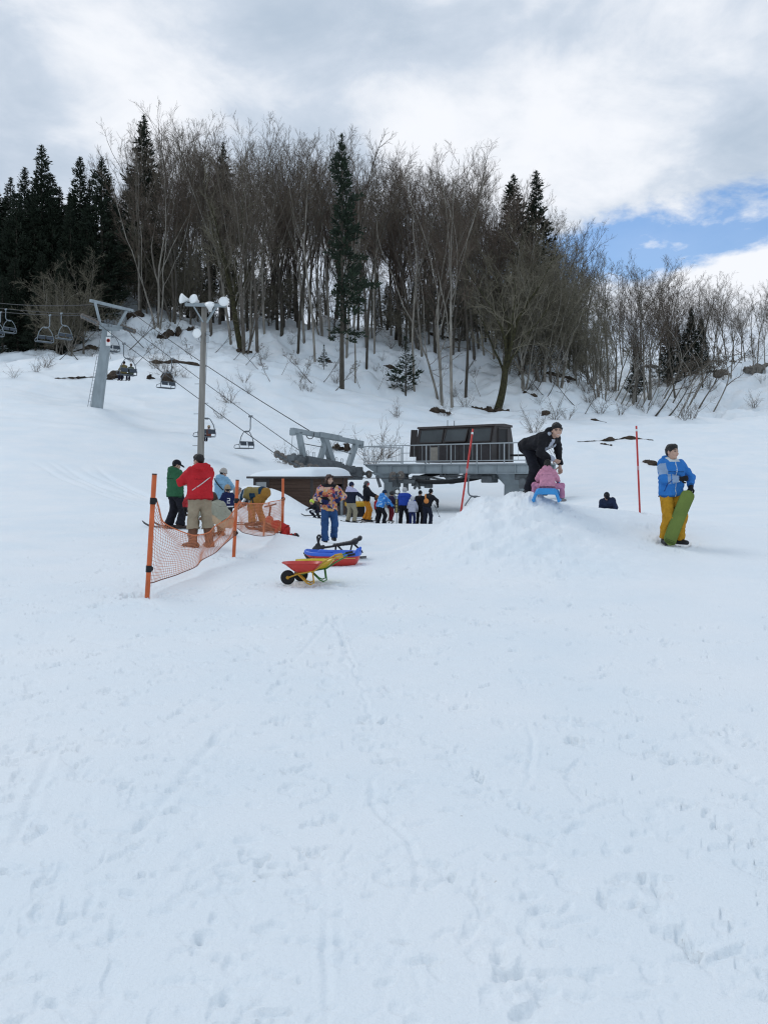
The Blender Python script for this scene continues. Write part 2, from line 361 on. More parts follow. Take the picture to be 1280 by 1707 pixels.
def build_snow():
    rng = np.random.default_rng(11)
    rows = np.concatenate((np.array([-60, -35, -20, -10, -5, -2, -.5, .4]), np.exp(np.linspace(math.log(1.0), math.log(200.0), 1040)), np.array([215, 240, 280, 340, 420, 560, 800, 1300, 2200, 3000])))
    ui = np.linspace(-.545, .545, 860); uo = np.concatenate((np.linspace(-2.2, -.7, 24), np.linspace(-.69, -.55, 40)))
    us = np.concatenate((uo, ui, -uo[::-1]))
    Y, U = np.meshgrid(rows, us, indexing='ij'); sc = np.where(Y > 2, np.maximum(Y, 1), np.sqrt(Y * Y + 1)); X = U * sc
    Z = tz(X, Y)
    near = np.clip((60 - Y) / 40, 0, 1)
    # trampled, refrozen spring snow: lumps at several sizes, patchy
    patch = np.clip(.55 + 1.5 * fbm(X / 1.9 + 3, Y / 1.9, o=2), .12, 1.5)
    e = fbm(X / .55, Y / .45, o=4) * .019 * patch + fbm(X / 2.4, Y / 2.4 + 5, o=2) * .035
    rid = 1 - 2 * np.abs(fbm(X / .42 + 31, Y / .30 + 4, o=3)); e += (rid - .7) * .012 * patch
    e += vnoise(X / .085, Y / .085) * .004 * patch
    e += vnoise(X / .16 + 7, Y / .16) * .007 * patch
    heap = np.interp(X, CREST_X, CREST_H) * np.exp(-((Y - 13.2) / 2.6) ** 2)
    e += heap * np.clip(1.25 - (X - 1.2) / 3.2, .25, 1.2) * (fbm(X / .26 + 50, Y / .20, o=4) * .20 + (1 - 2 * np.abs(fbm(X / .5 + 5, Y / .36, o=3))) * .08)
    e *= .36 + .30 * np.clip((Y - 5) / 8, 0, 1)
    Z += e * near
    WRP = (1.4 * vnoise(X / .03, Y / .03 + 3) + 1.5 * vnoise(X / .08 + 8, Y / .08)) * near
    def stamp(px, py_, rx, ry, ang, dep, rim=.3):
        """a dent with a raised rim, at a place on the ground"""
        dep *= .98 * min(1.0, .38 + py_ / 13)
        j0, j1 = np.searchsorted(rows, [py_ - 3 * max(rx, ry), py_ + 3 * max(rx, ry)]); j0 = max(j0, 0)
        if j1 <= j0: return
        u0 = (px - 3 * max(rx, ry)) / py_; u1 = (px + 3 * max(rx, ry)) / py_
        i0, i1 = np.searchsorted(us, [min(u0, u1) * 1.1 - .005, max(u0, u1) * 1.1 + .005] if px > 0 else [u0 - .03, u1 + .03])
        sl = (slice(j0, j1), slice(max(i0 - 2, 0), i1 + 2))
        dx = X[sl] - px; dy = Y[sl] - py_; c, s_ = math.cos(ang), math.sin(ang)
        q = np.sqrt(((c * dx + s_ * dy) / rx) ** 2 + ((-s_ * dx + c * dy) / ry) ** 2) + WRP[sl]
        Z[sl] += -dep / (1 + np.exp(np.clip((q - 1.0) * 7.5, -30, 30))) + dep * rim * .3 * np.exp(-((q - 1.6) / .4) ** 2)
    # footprints: trails of steps plus scattered scuffs
    for t in range(60):
        d0 = float(np.exp(rng.uniform(math.log(2.4), math.log(30)))); x0 = rng.uniform(-.5, .5) * d0; a = rng.uniform(0, 2 * math.pi); k = rng.integers(3, 12)
        dep = rng.uniform(.010, .028)
        for i in range(k):
            x = x0 + .62 * i * math.cos(a) + (.11 if i % 2 else -.11) * math.sin(a); y = d0 + .62 * i * math.sin(a) - (.11 if i % 2 else -.11) * math.cos(a)
            if y < 2.2 or y > 34 or abs(x / y) > .53: continue
            stamp(x, y, .115 * rng.uniform(.7, 1.1), .042 * rng.uniform(.7, 1.2), a + rng.normal(0, .25), dep * rng.uniform(.4, 1.1)); a += rng.normal(0, .06)
    for t in range(2100):
        y = float(np.exp(rng.uniform(math.log(2.2), math.log(34)))); x = rng.uniform(-.52, .52) * y
        stamp(x, y, rng.uniform(.02, .085), rng.uniform(.010, .024), rng.normal(0, .5) + (math.pi / 2 if rng.random() < .25 else 0), rng.uniform(.006, .024), rng.uniform(.0, .5))
    for q in FEET:                                        # round the feet of things
        if q[2] < 35:
            x = (q[0] - 640) / F * q[2]
            stamp(x, q[2] - .05, .26, .16, 0, .03, .5)
            for _ in range(7): stamp(x + rng.normal(0, .3), q[2] + rng.normal(0, .45), .13, .06, rng.uniform(0, 3), .02)
    # ski and sledge tracks: grooves along lines given by photograph points on the flat
    def groove(pts, w, dep, wob=0.0, rim=.3, wave=.9):
        dep *= .5; w *= .8; wob = max(wob, .02)
        g = []
        for (px, py_) in pts:
            d = 1280 * 1.52 / (py_ - HY)
            g.append(((px - 640) / F * d, d))
        g = np.array(g); seg = np.linalg.norm(np.diff(g, axis=0), axis=1); L_ = np.concatenate(([0], np.cumsum(seg)))
        y0, y1 = g[:, 1].min() - .6, g[:, 1].max() + .6; j0, j1 = np.searchsorted(rows, [y0, y1])
        x = X[j0:j1]; y = Y[j0:j1]; best = np.full(x.shape, 9.0); bl = np.zeros(x.shape)
        for k in range(len(g) - 1):
            d = g[k+1] - g[k]; t = np.clip(((x - g[k, 0]) * d[0] + (y - g[k, 1]) * d[1]) / (d @ d), 0, 1)
            nx, ny = -d[1], d[0]; ln = math.hypot(nx, ny)
            lat = ((x - g[k, 0] - t * d[0]) * nx + (y - g[k, 1] - t * d[1]) * ny) / ln
            dist = np.hypot(x - g[k, 0] - t * d[0], y - g[k, 1] - t * d[1]); m = dist < np.abs(best); best = np.where(m, np.sign(lat) * dist + (lat == 0) * dist, best); bl = np.where(m, L_[k] + t * seg[k], bl)
        lat = best + wob * (vnoise(bl / .5, bl * 0 + pts[0][0]) * 1.2 + vnoise(bl / .14, bl * 0 + 3.) * .5)
        amp = np.clip(.75 + 1.6 * vnoise(bl / wave + pts[0][1], bl * 0 + 1.0), 0, 1.3) * np.clip(bl / .4, 0, 1) * np.clip((L_[-1] - bl) / .4, 0, 1)
        Z[j0:j1] += amp * (-dep * np.exp(-(lat / w) ** 2) + rim * dep * np.exp(-((np.abs(lat) - 2.1 * w) / w) ** 2))
    groove([(545, 1020), (590, 1090), (612, 1160), (645, 1290), (668, 1380), (678, 1430), (655, 1560), (628, 1706)], .020, .036, .16, .30, .8)
    groove([(545, 1440), (545, 1706)], .016, .02, .03); groove([(690, 1560), (705, 1640)], .014, .02, .02); groove([(570, 1050), (600, 1120), (625, 1200)], .016, .03, .06); groove([(820, 1500), (835, 1580), (838, 1700)], .03, .02, .06)
    groove([(95, 1052), (180, 1068), (300, 1088), (370, 1096), (470, 1104)], .022, .022); groove([(0, 1056), (80, 1038)], .022, .02)
    groove([(410, 965), (350, 1000), (262, 1060)], .02, .014); groove([(700, 1110), (900, 1112), (1020, 1114), (1280, 1118)], .018, .018)
    groove([(705, 1207), (760, 1232), (820, 1255)], .022, .024); groove([(1150, 1190), (1270, 1290), (1330, 1350)], .035, .022); groove([(1000, 1100), (1150, 1080)], .02, .014)
    groove([(15, 1400), (60, 1300), (100, 1220)], .03, .026); groove([(180, 1400), (300, 1280), (390, 1180)], .035, .022); groove([(360, 1345), (310, 1400), (210, 1500)], .03, .018)
    groove([(470, 1110), (520, 1060), (555, 1020)], .025, .018); groove([(560, 1020), (575, 1090), (610, 1130)], .03, .02, .03)
    groove([(0, 1160), (110, 1150), (240, 1120)], .02, .014); groove([(880, 1165), (890, 1220), (870, 1300)], .02, .018, .05); groove([(940, 1330), (945, 1400)], .02, .016, .03)
    groove([(1140, 1560), (1280, 1625)], .04, .022); groove([(450, 1500), (448, 1700)], .02, .012, .05); groove([(120, 1640), (330, 1560)], .03, .015, .05)
    # long soft ski tracks on the left slope
    for k in range(9):
        xa, ya = -16.5 + .45 * k + rng.normal(0, .15), 36.0 + rng.normal(0, .6); xb, yb = -6.6 + .2 * k, 24 + rng.normal(0, .5)
        t = ((X - xa) * (xb - xa) + (Y - ya) * (yb - ya)) / ((xb - xa) ** 2 + (yb - ya) ** 2)
        lat = ((X - xa) * -(yb - ya) + (Y - ya) * (xb - xa)) / math.hypot(xb - xa, yb - ya) + .2 * vnoise(t * 6, t * 0 + k)
        Z += -.045 * np.exp(-(lat / .12) ** 2) * np.clip(t * 5, 0, 1) * np.clip((1 - t) * 4, 0, 1)
    n, m = Y.shape; V = np.stack((X, Y, Z), -1).reshape(-1, 3)
    i = (np.arange(n - 1)[:, None] * m + np.arange(m - 1)[None]).ravel()
    me = mesh_np('snow_ground', V, quads=np.stack((i, i + 1, i + m + 1, i + m), 1), mats=[snow_mat()])
    return tag(obj('snow_ground', me), kind='structure')
def snow_mat():
    if 'snow' in _m: return _m['snow']
    m = bpy.data.materials.new('snow'); m.use_nodes = True; nt = m.node_tree; b = nt.nodes['Principled BSDF']; N = nt.nodes.new; L = nt.links.new
    b.inputs['Roughness'].default_value = .62; b.inputs['Specular IOR Level'].default_value = .25
    tc = N('ShaderNodeTexCoord')
    def noise(s, d, r=.55):
        n = N('ShaderNodeTexNoise'); n.inputs['Scale'].default_value = s; n.inputs['Detail'].default_value = d; n.inputs['Roughness'].default_value = r; L(tc.outputs['Object'], n.inputs['Vector']); return n.outputs['Fac']
    a = N('ShaderNodeMixRGB'); a.inputs[1].default_value = (.80, .86, .90, 1); a.inputs[2].default_value = (.865, .895, .915, 1)
    mr = N('ShaderNodeMapRange'); L(noise(.55, 4), mr.inputs[0]); mr.inputs[1].default_value = .35; mr.inputs[2].default_value = .65; L(mr.outputs[0], a.inputs[0])
    # wind-blown bark crumbs and needles lying on it
    sp = N('ShaderNodeTexVoronoi'); sp.inputs['Scale'].default_value = 3.1; L(tc.outputs['Object'], sp.inputs['Vector'])
    m2 = N('ShaderNodeMapRange'); L(sp.outputs['Distance'], m2.inputs[0]); m2.inputs[1].default_value = .012; m2.inputs[2].default_value = .03; m2.inputs[3].default_value = .45; m2.inputs[4].default_value = 0
    c = N('ShaderNodeMixRGB'); L(m2.outputs[0], c.inputs[0]); L(a.outputs[0], c.inputs[1]); c.inputs[2].default_value = (.35, .31, .27, 1)
    L(c.outputs[0], b.inputs['Base Color'])
    add = N('ShaderNodeMath'); add.operation = 'ADD'; L(noise(14, 5, .6), add.inputs[0]); L(noise(70, 3, .6), add.inputs[1])
    bp = N('ShaderNodeBump'); bp.inputs['Strength'].default_value = .5; bp.inputs['Distance'].default_value = .012; L(add.outputs[0], bp.inputs['Height']); L(bp.outputs[0], b.inputs['Normal'])
    _m['snow'] = m; return m
build_snow()
# ---------------------------------------------------------------- trees
M_BARK = mat('beech_bark', (.17, .15, .125), .9, scale=3, col2=(.07, .06, .05), bump=.5, bscale=9, stretch=(1, 1, .35))
M_BARKD = mat('dark_bark', (.04, .034, .027), .95, scale=4, col2=(.10, .088, .07), bump=.6, bscale=12, stretch=(1, 1, .3))
M_PALE = mat('pale_bark', (.33, .305, .265), .9, scale=2.2, col2=(.13, .115, .095), bump=.4, bscale=9, stretch=(1, 1, .4))
M_TWIG = mat('twigs', (.155, .126, .094), .95, scale=.6, col2=(.082, .067, .052))
M_TWIGR = mat('reddish_twigs', (.15, .112, .084), .95, scale=.6, col2=(.08, .06, .047))
M_TWIGG = mat('olive_twigs', (.225, .20, .145), .95, scale=.7, col2=(.13, .116, .083))
M_MOSS = mat('mossy_bark', (.018, .016, .010), .95, scale=4, col2=(.065, .06, .025), bump=.8, bscale=14)
M_CEDAR = mat('cedar_needles', (.008, .015, .009), .8, scale=1.2, col2=(.022, .034, .018))
M_CEDARN = mat('fir_needles', (.009, .018, .011), .8, scale=1.2, col2=(.026, .042, .022))

def seg_mesh(name, segs, n, m):
    """every twig segment a tapered prism"""
    A = np.array([s[0] for s in segs]); B = np.array([s[1] for s in segs]); ra = np.array([s[2] for s in segs]); rb = np.array([s[3] for s in segs])
    t = B - A; t /= np.linalg.norm(t, axis=1)[:, None] + 1e-9
    ref = np.where(np.abs(t[:, 2:3]) < .9, np.array([[0, 0, 1.0]]), np.array([[1.0, 0, 0]])); u = np.cross(t, ref); u /= np.linalg.norm(u, axis=1)[:, None]; w = np.cross(t, u)
    V = np.empty((len(segs), 2 * n, 3))
    for k in range(n):
        a = 2 * math.pi * k / n; d = math.cos(a) * u + math.sin(a) * w
        V[:, k] = A + ra[:, None] * d; V[:, n + k] = B + rb[:, None] * d
    o = (np.arange(len(segs)) * 2 * n)[:, None]
    Q = np.concatenate([o + np.array([[k, (k + 1) % n, n + (k + 1) % n, n + k]]) for k in range(n)], 0)
    return mesh_np(name, V.reshape(-1, 3), quads=Q, mats=[m])
def unit(v): return v / (np.linalg.norm(v) + 1e-9)
def bare_tree(seed, H=22.0, r0=.2, fork=.35, nl=5, spread=.30, up=.10, dens=1.0, sec_len=.30, m_t=None, m_c=None, curve=0.0, lean=(0, 0), twr=.0068, multi=0, crook=.5):
    rng = np.random.default_rng(seed); thick = []; thin = []
    def path(p, d, L, k, ra, rb, wob, upk, store):
        pts = [p]; step = L / k
        for i in range(k):
            d = unit(d + rng.normal(0, wob, 3) + np.array((0, 0, upk))); q = pts[-1] + d * step
            store.append((pts[-1], q, ra + (rb - ra) * i / k, ra + (rb - ra) * (i + 1) / k)); pts.append(q)
        return pts, d
    def child_dir(d, ang):
        a = rng.normal(0, 1, 3); a = unit(a - d * (a @ d)); return unit(d * math.cos(ang) + a * math.sin(ang))
    def branch(pts, L, lvl, r):
        """twigs along a parent line"""
        n = [0, int(16 * dens), 8, 5][lvl]; m = len(pts) - 1
        for i in range(n):
            t = (.18 if lvl == 1 else .25) + (.82 if lvl == 1 else .75) * (i + rng.random()) / n; f = t * m; k = min(int(f), m - 1); p = pts[k] + (pts[k+1] - pts[k]) * (f - k); d = unit(pts[k+1] - pts[k])
            l = L * [0, sec_len, .46, .52][lvl] * rng.uniform(.55, 1.15) * (1.15 - .55 * t)
            dd = child_dir(d, rng.uniform(.35, .95)); rr = r * [0, .42, .5, .55][lvl] * (1.1 - .5 * t)
            if lvl == 3: path(p, dd, l, 2, max(rr, twr), twr * .55, .12, up * .9, thin)
            else:
                q, _ = path(p, dd, l, 4 if lvl == 1 else 3, max(rr, twr * 1.5), twr * 1.0, .13 * crook * 2, up, thin); branch(q, l, lvl + 1, rr)
    ld = np.array((lean[0], lean[1], 1.0))
    stems = [(np.zeros(3), unit(ld))]
    for k in range(multi):
        a = rng.uniform(0, 6.28); stems.append((np.array((math.cos(a) * .35, math.sin(a) * .35, 0)), unit(ld + .22 * np.array((math.cos(a), math.sin(a), 0)))))
    for si, (p, d) in enumerate(stems):
        h = H * (1 if si == 0 else rng.uniform(.75, .95)); r = r0 * (1 if si == 0 else rng.uniform(.6, .85))
        p = p - d * .8
        pts, d2 = path(p, d, .9, 2, r * 1.5, r * 1.1, .0, 0, thick)
        pts, d2 = path(pts[-1], d2, h * fork, 7, r * 1.1, r * .78, .035 + curve, .02, thick)
        nn = nl if si == 0 else max(2, nl - 2)
        for i in range(nn):
            a = 6.28 * (i + rng.random() * .7) / nn; sp = rng.uniform(.25, 1.0) * spread
            st = pts[-1] if i < 3 else pts[-1 - rng.integers(1, 4)]
            dd = unit(d2 + sp * np.array((math.cos(a), math.sin(a), 0)) * (1.2 if i else .35))
            L = h * (1 - fork) * (.93 if i == 0 else rng.uniform(.68, .95)); rr = r * (.62 if i == 0 else rng.uniform(.32, .5))
            q, _ = path(st, dd, L, 10, rr, .018, .06 * (1 + crook), up * .45, thick); branch(q, L, 1, rr)
        # a few low dead side twigs
        for i in range(int(3 * dens)):
            k = rng.integers(3, len(pts)); dd = child_dir(np.array((0, 0, 1.0)), rng.uniform(1.0, 1.5)); q, _ = path(pts[k], dd, rng.uniform(1, 2.6), 4, .03, .012, .15, .05, thin); branch(q, 2.0, 3, .02)
    return thick, thin
def tree_proto(seed, mt=None, mc=None, **kw):
    a, b = bare_tree(seed, **kw); return seg_mesh('trunk', a, 7, mt or M_BARK), seg_mesh('crown', b, 3, mc or M_TWIG), float(np.percentile([q[1][2] for q in b], 99.3))
BT = [tree_proto(1, H=22, r0=.16, fork=.34, nl=5, spread=.42), tree_proto(2, mt=M_PALE, H=22, r0=.13, fork=.42, nl=4, spread=.36, mc=M_TWIG),
      tree_proto(3, mt=M_BARKD, H=22, r0=.18, fork=.28, nl=6, spread=.45, mc=M_TWIGR), tree_proto(4, mt=M_PALE, H=22, r0=.11, fork=.5, nl=4, spread=.3, dens=.8),
      tree_proto(5, H=22, r0=.13, fork=.25, nl=4, spread=.38, multi=3, mc=M_TWIG, dens=.75), tree_proto(6, mt=M_BARK, H=22, r0=.15, fork=.38, nl=6, spread=.52, mc=M_TWIGR, dens=1.1),
      tree_proto(7, mt=M_BARKD, H=22, r0=.13, fork=.46, nl=4, spread=.32, dens=.9), tree_proto(8, mt=M_PALE, H=22, r0=.13, fork=.22, nl=4, spread=.4, multi=2, mc=M_TWIGR, dens=.85)]
SCR = [tree_proto(21, mt=M_BARK, mc=M_TWIGG, H=12, r0=.12, fork=.14, nl=8, spread=.95, up=.02, sec_len=.38, crook=1.0, dens=.95), tree_proto(22, mt=M_PALE, mc=M_TWIGG, H=12, r0=.12, fork=.14, nl=5, spread=.65, up=.02, multi=2, sec_len=.34, crook=1.0, dens=.8),
       tree_proto(23, mt=M_BARK, mc=M_TWIG, H=12, r0=.10, fork=.2, nl=5, spread=.8, up=.0, sec_len=.4, crook=1.1, lean=(.35, -.1))]
MOSSY = tree_proto(31, mt=M_MOSS, mc=M_TWIGG, H=20, r0=.40, fork=.30, nl=7, spread=.5, lean=(.30, 0), up=.05, dens=.8, sec_len=.34, crook=1.0)
SAP = [tree_proto(41, mt=M_BARK, mc=M_TWIG, H=5.5, r0=.05, fork=.3, nl=3, spread=.45, up=-.01, lean=(.6, 0), dens=.45, crook=1.0, twr=.007), tree_proto(42, mt=M_BARKD, mc=M_TWIG, H=5.5, r0=.045, fork=.4, nl=2, spread=.5, up=-.035, lean=(1.0, .3), dens=.4, crook=1.0, twr=.007),
       tree_proto(43, mt=M_PALE, mc=M_TWIG, H=5.5, r0=.04, fork=.45, nl=2, spread=.3, up=.02, lean=(.45, -.2), dens=.4, crook=.8, twr=.007)]
def bush_proto(seed, H=1.8, n=14, m=None):
    rng = np.random.default_rng(seed); s = []
    for k in range(n):
        a = rng.uniform(0, 6.28); p = np.array((math.cos(a) * .12, math.sin(a) * .12, -.15)); d = unit(np.array((math.cos(a) * rng.uniform(.2, 1.0), math.sin(a) * rng.uniform(.2, 1.0), 1.0)))
        L = H * rng.uniform(.5, 1.1)
        for i in range(6):
            d = unit(d + rng.normal(0, .16, 3)); q = p + d * L / 6; s.append((p, q, .014 * (1 - i / 8), .014 * (1 - (i + 1) / 8)))
            for j in range(2):
                e = unit(d + rng.normal(0, .6, 3)); m_ = q + e * L * .16; s.append((q, m_, .007, .005)); e2 = unit(e + rng.normal(0, .5, 3)); s.append((m_, m_ + e2 * L * .13, .005, .003))
            p = q
    return seg_mesh('twigs', s, 3, m or M_TWIG)
BUSH = [bush_proto(51), bush_proto(52, m=M_TWIGR), bush_proto(53, n=8)]

def conifer_proto(seed, H=24.0, Rm=3.2, base=.12, n=230, droop=.10, m=None, gap=.3, leaf=.40, per=34, r0=.24, bm=None, tip=1.05):
    rng = np.random.default_rng(seed); br = []; LV = []
    for k in range(n):
        t = ((k + rng.random()) / n) ** .9; z = H * (base + (1 - base) * t)
        side = k * 2.4 + rng.normal(0, .5); wob = 1 + gap * 2.4 * float(vnoise(np.array([t * 7.0 + seed]), np.array([math.cos(side) * 1.3 + seed * 3.1]))[0])
        L = Rm * ((1 - t) ** tip * .96 + .025) * rng.uniform(.65, 1.12) * max(.25, wob)
        if t < .10: L *= rng.uniform(.3, .8)
        d = np.array((math.cos(side), math.sin(side), .25 - droop * 4 * (1 - t))); p = np.array((0, 0, z)); pts = [p]
        for i in range(4):
            d = unit(d + np.array((0, 0, -droop + .12 * i)) + rng.normal(0, .06, 3)); p = p + d * L / 4; pts.append(p)
        for i in range(4): br.append((pts[i], pts[i+1], .035 * (1 - i / 5) * (1.2 - t), .03 * (1 - (i + 1) / 5) * (1.2 - t)))
        c = max(7, int(per * (.25 + L / Rm)))
        for j in range(c):
            f = min((.30 + .72 * rng.random() ** .7) * 4, 3.99); i = int(f); o = rng.normal(0, 1, 3); sp = (.07 + .085 * L ** .5) * (leaf / .4); q = pts[i] + (pts[i+1] - pts[i]) * (f - i) + o * sp * np.array((1, 1, .75))
            a = unit(d * .9 + unit(o) * .75 + np.array((0, 0, .28))) * leaf * rng.uniform(.5, 1.15) * min(1, .35 + L * .6); b = unit(np.cross(a, rng.normal(0, 1, 3))) * np.linalg.norm(a) * rng.uniform(.16, .28)
            LV.append((q - a * .4 - b * .6, q - a * .4 + b * .6, q + a * .2 + b, q + a * .75, q + a * .2 - b))
    for j in range(30):
        q = np.array((0, 0, H * (1 - .05 * rng.random() ** 1.5))) + rng.normal(0, .04, 3); a = np.array((rng.normal(0, .35), rng.normal(0, .35), 1.0)) * leaf * .5; b = unit(np.cross(a, rng.normal(0, 1, 3))) * .06
        LV.append((q - a * .4 - b, q - a * .4 + b, q + b * .6, q + a * .8, q - b * .6))
    V = np.array(LV).reshape(-1, 3); o = (np.arange(len(LV)) * 5)[:, None]
    Q = np.concatenate((o + np.array([[0, 1, 2, 4]]),), 0); T = o + np.array([[4, 2, 3]])
    crown = mesh_np('crown', V, quads=Q, tris=T, mats=[m or M_CEDAR], smooth=False)
    seg = [(np.array((0, 0, -.8)), np.array((0, 0, H * .35)), r0 * 1.15, r0 * .8), (np.array((0, 0, H * .35)), np.array((0, 0, H * .7)), r0 * .8, r0 * .4), (np.array((0, 0, H * .7)), np.array((0, 0, H * .98)), r0 * .4, .03)]
    tr = seg_mesh('trunk', seg, 8, bm or M_BARKD); bo = seg_mesh('boughs', br, 3, bm or M_BARKD)
    return tr, crown, bo, H
CON = [conifer_proto(61, Rm=3.4, n=300, tip=.85, per=42), conifer_proto(62, Rm=3.9, n=300, gap=.45, tip=.8, per=42), conifer_proto(63, Rm=3.0, n=270, base=.15, per=40, tip=.85), conifer_proto(64, Rm=4.4, n=320, base=.03, tip=.7, per=46)]
BIGC = conifer_proto(65, H=26, Rm=2.9, base=.20, n=190, gap=1.0, m=M_CEDARN, per=46, leaf=.42, tip=.8)
SMC = conifer_proto(66, H=5.0, Rm=1.3, base=.03, n=70, gap=.5, m=M_CEDARN, per=26, leaf=.24, r0=.06, droop=.04)

LANDM = [(-900, 'outside the left edge'), (70, 'above the pale chairs'), (150, 'above the lift tower'), (240, 'left of the floodlights'), (300, 'at the leftmost floodlight'), (380, 'at the rightmost floodlight'), (440, 'well right of the floodlights'),
         (520, 'left of the tallest evergreen'), (585, 'at the tallest evergreen'), (640, 'right of the tallest evergreen'), (700, 'above the cabin left half'), (765, 'above the cabin right half'), (830, 'near the mossy tree'), (885, 'above the stooping man'), (960, 'on the right shoulder'),
         (1030, 'left of the right pole'), (1085, 'above the right pole'), (1140, 'above the teenager'), (1210, 'toward the right edge'), (1275, 'at the right edge')]
NT = 0
def put_tree(proto, px, d, top_py, label_kind, cat='tree', group=None, name='bare_tree', rz=None, label=None, wide=1.0, row=None):
    global NT
    NT += 1; rng = random.Random(NT * 7 + 1)
    g = ground(px, d); h = CZ - (top_py - HY) / F * d - g[2]; s = max(h, 1.0) / proto[-1]
    if label is None:
        lm = min(LANDM, key=lambda q: abs(q[0] - px))[1]
        rw = row or ('low on the hill' if d < 90 else 'midway up' if d < 101 else 'in the wood' if d < 135 else 'on the far ridge')
        label = f'{label_kind} {lm}, {rw}'
    t = thing(name, label, cat, g, rng.uniform(0, 6.28) if rz is None else rz, group)
    t.scale = (s * wide, s * wide, s)
    if name == 'bare_tree': t.rotation_euler = (rng.gauss(0, .035), rng.gauss(0, .05), t.rotation_euler[2])
    for me in proto[:-1]:
        o = obj(me.name.split('.')[0], me, t)
    return t
SKX = [-300, 40, 90, 140, 180, 205, 235, 270, 330, 390, 450, 520, 560, 600, 640, 680, 720, 770, 820, 860, 900, 940, 980, 1010, 1060, 1100, 1160, 1220, 1270, 1500]
SKY_ = [500, 470, 430, 380, 330, 270, 235, 205, 200, 212, 217, 226, 228, 262, 262, 266, 262, 256, 282, 322, 342, 364, 404, 424, 414, 444, 446, 460, 468, 490]
def sky_top(px): return float(np.interp(px, SKX, SKY_))
def kindname(i): return ['grey bare tree with a broad crown', 'pale slender bare tree', 'dark bare tree with reddish twigs', 'thin pale bare tree', 'many stemmed bare tree', 'wide bare tree with reddish twigs', 'dark slender bare tree', 'pale forked bare tree'][i]
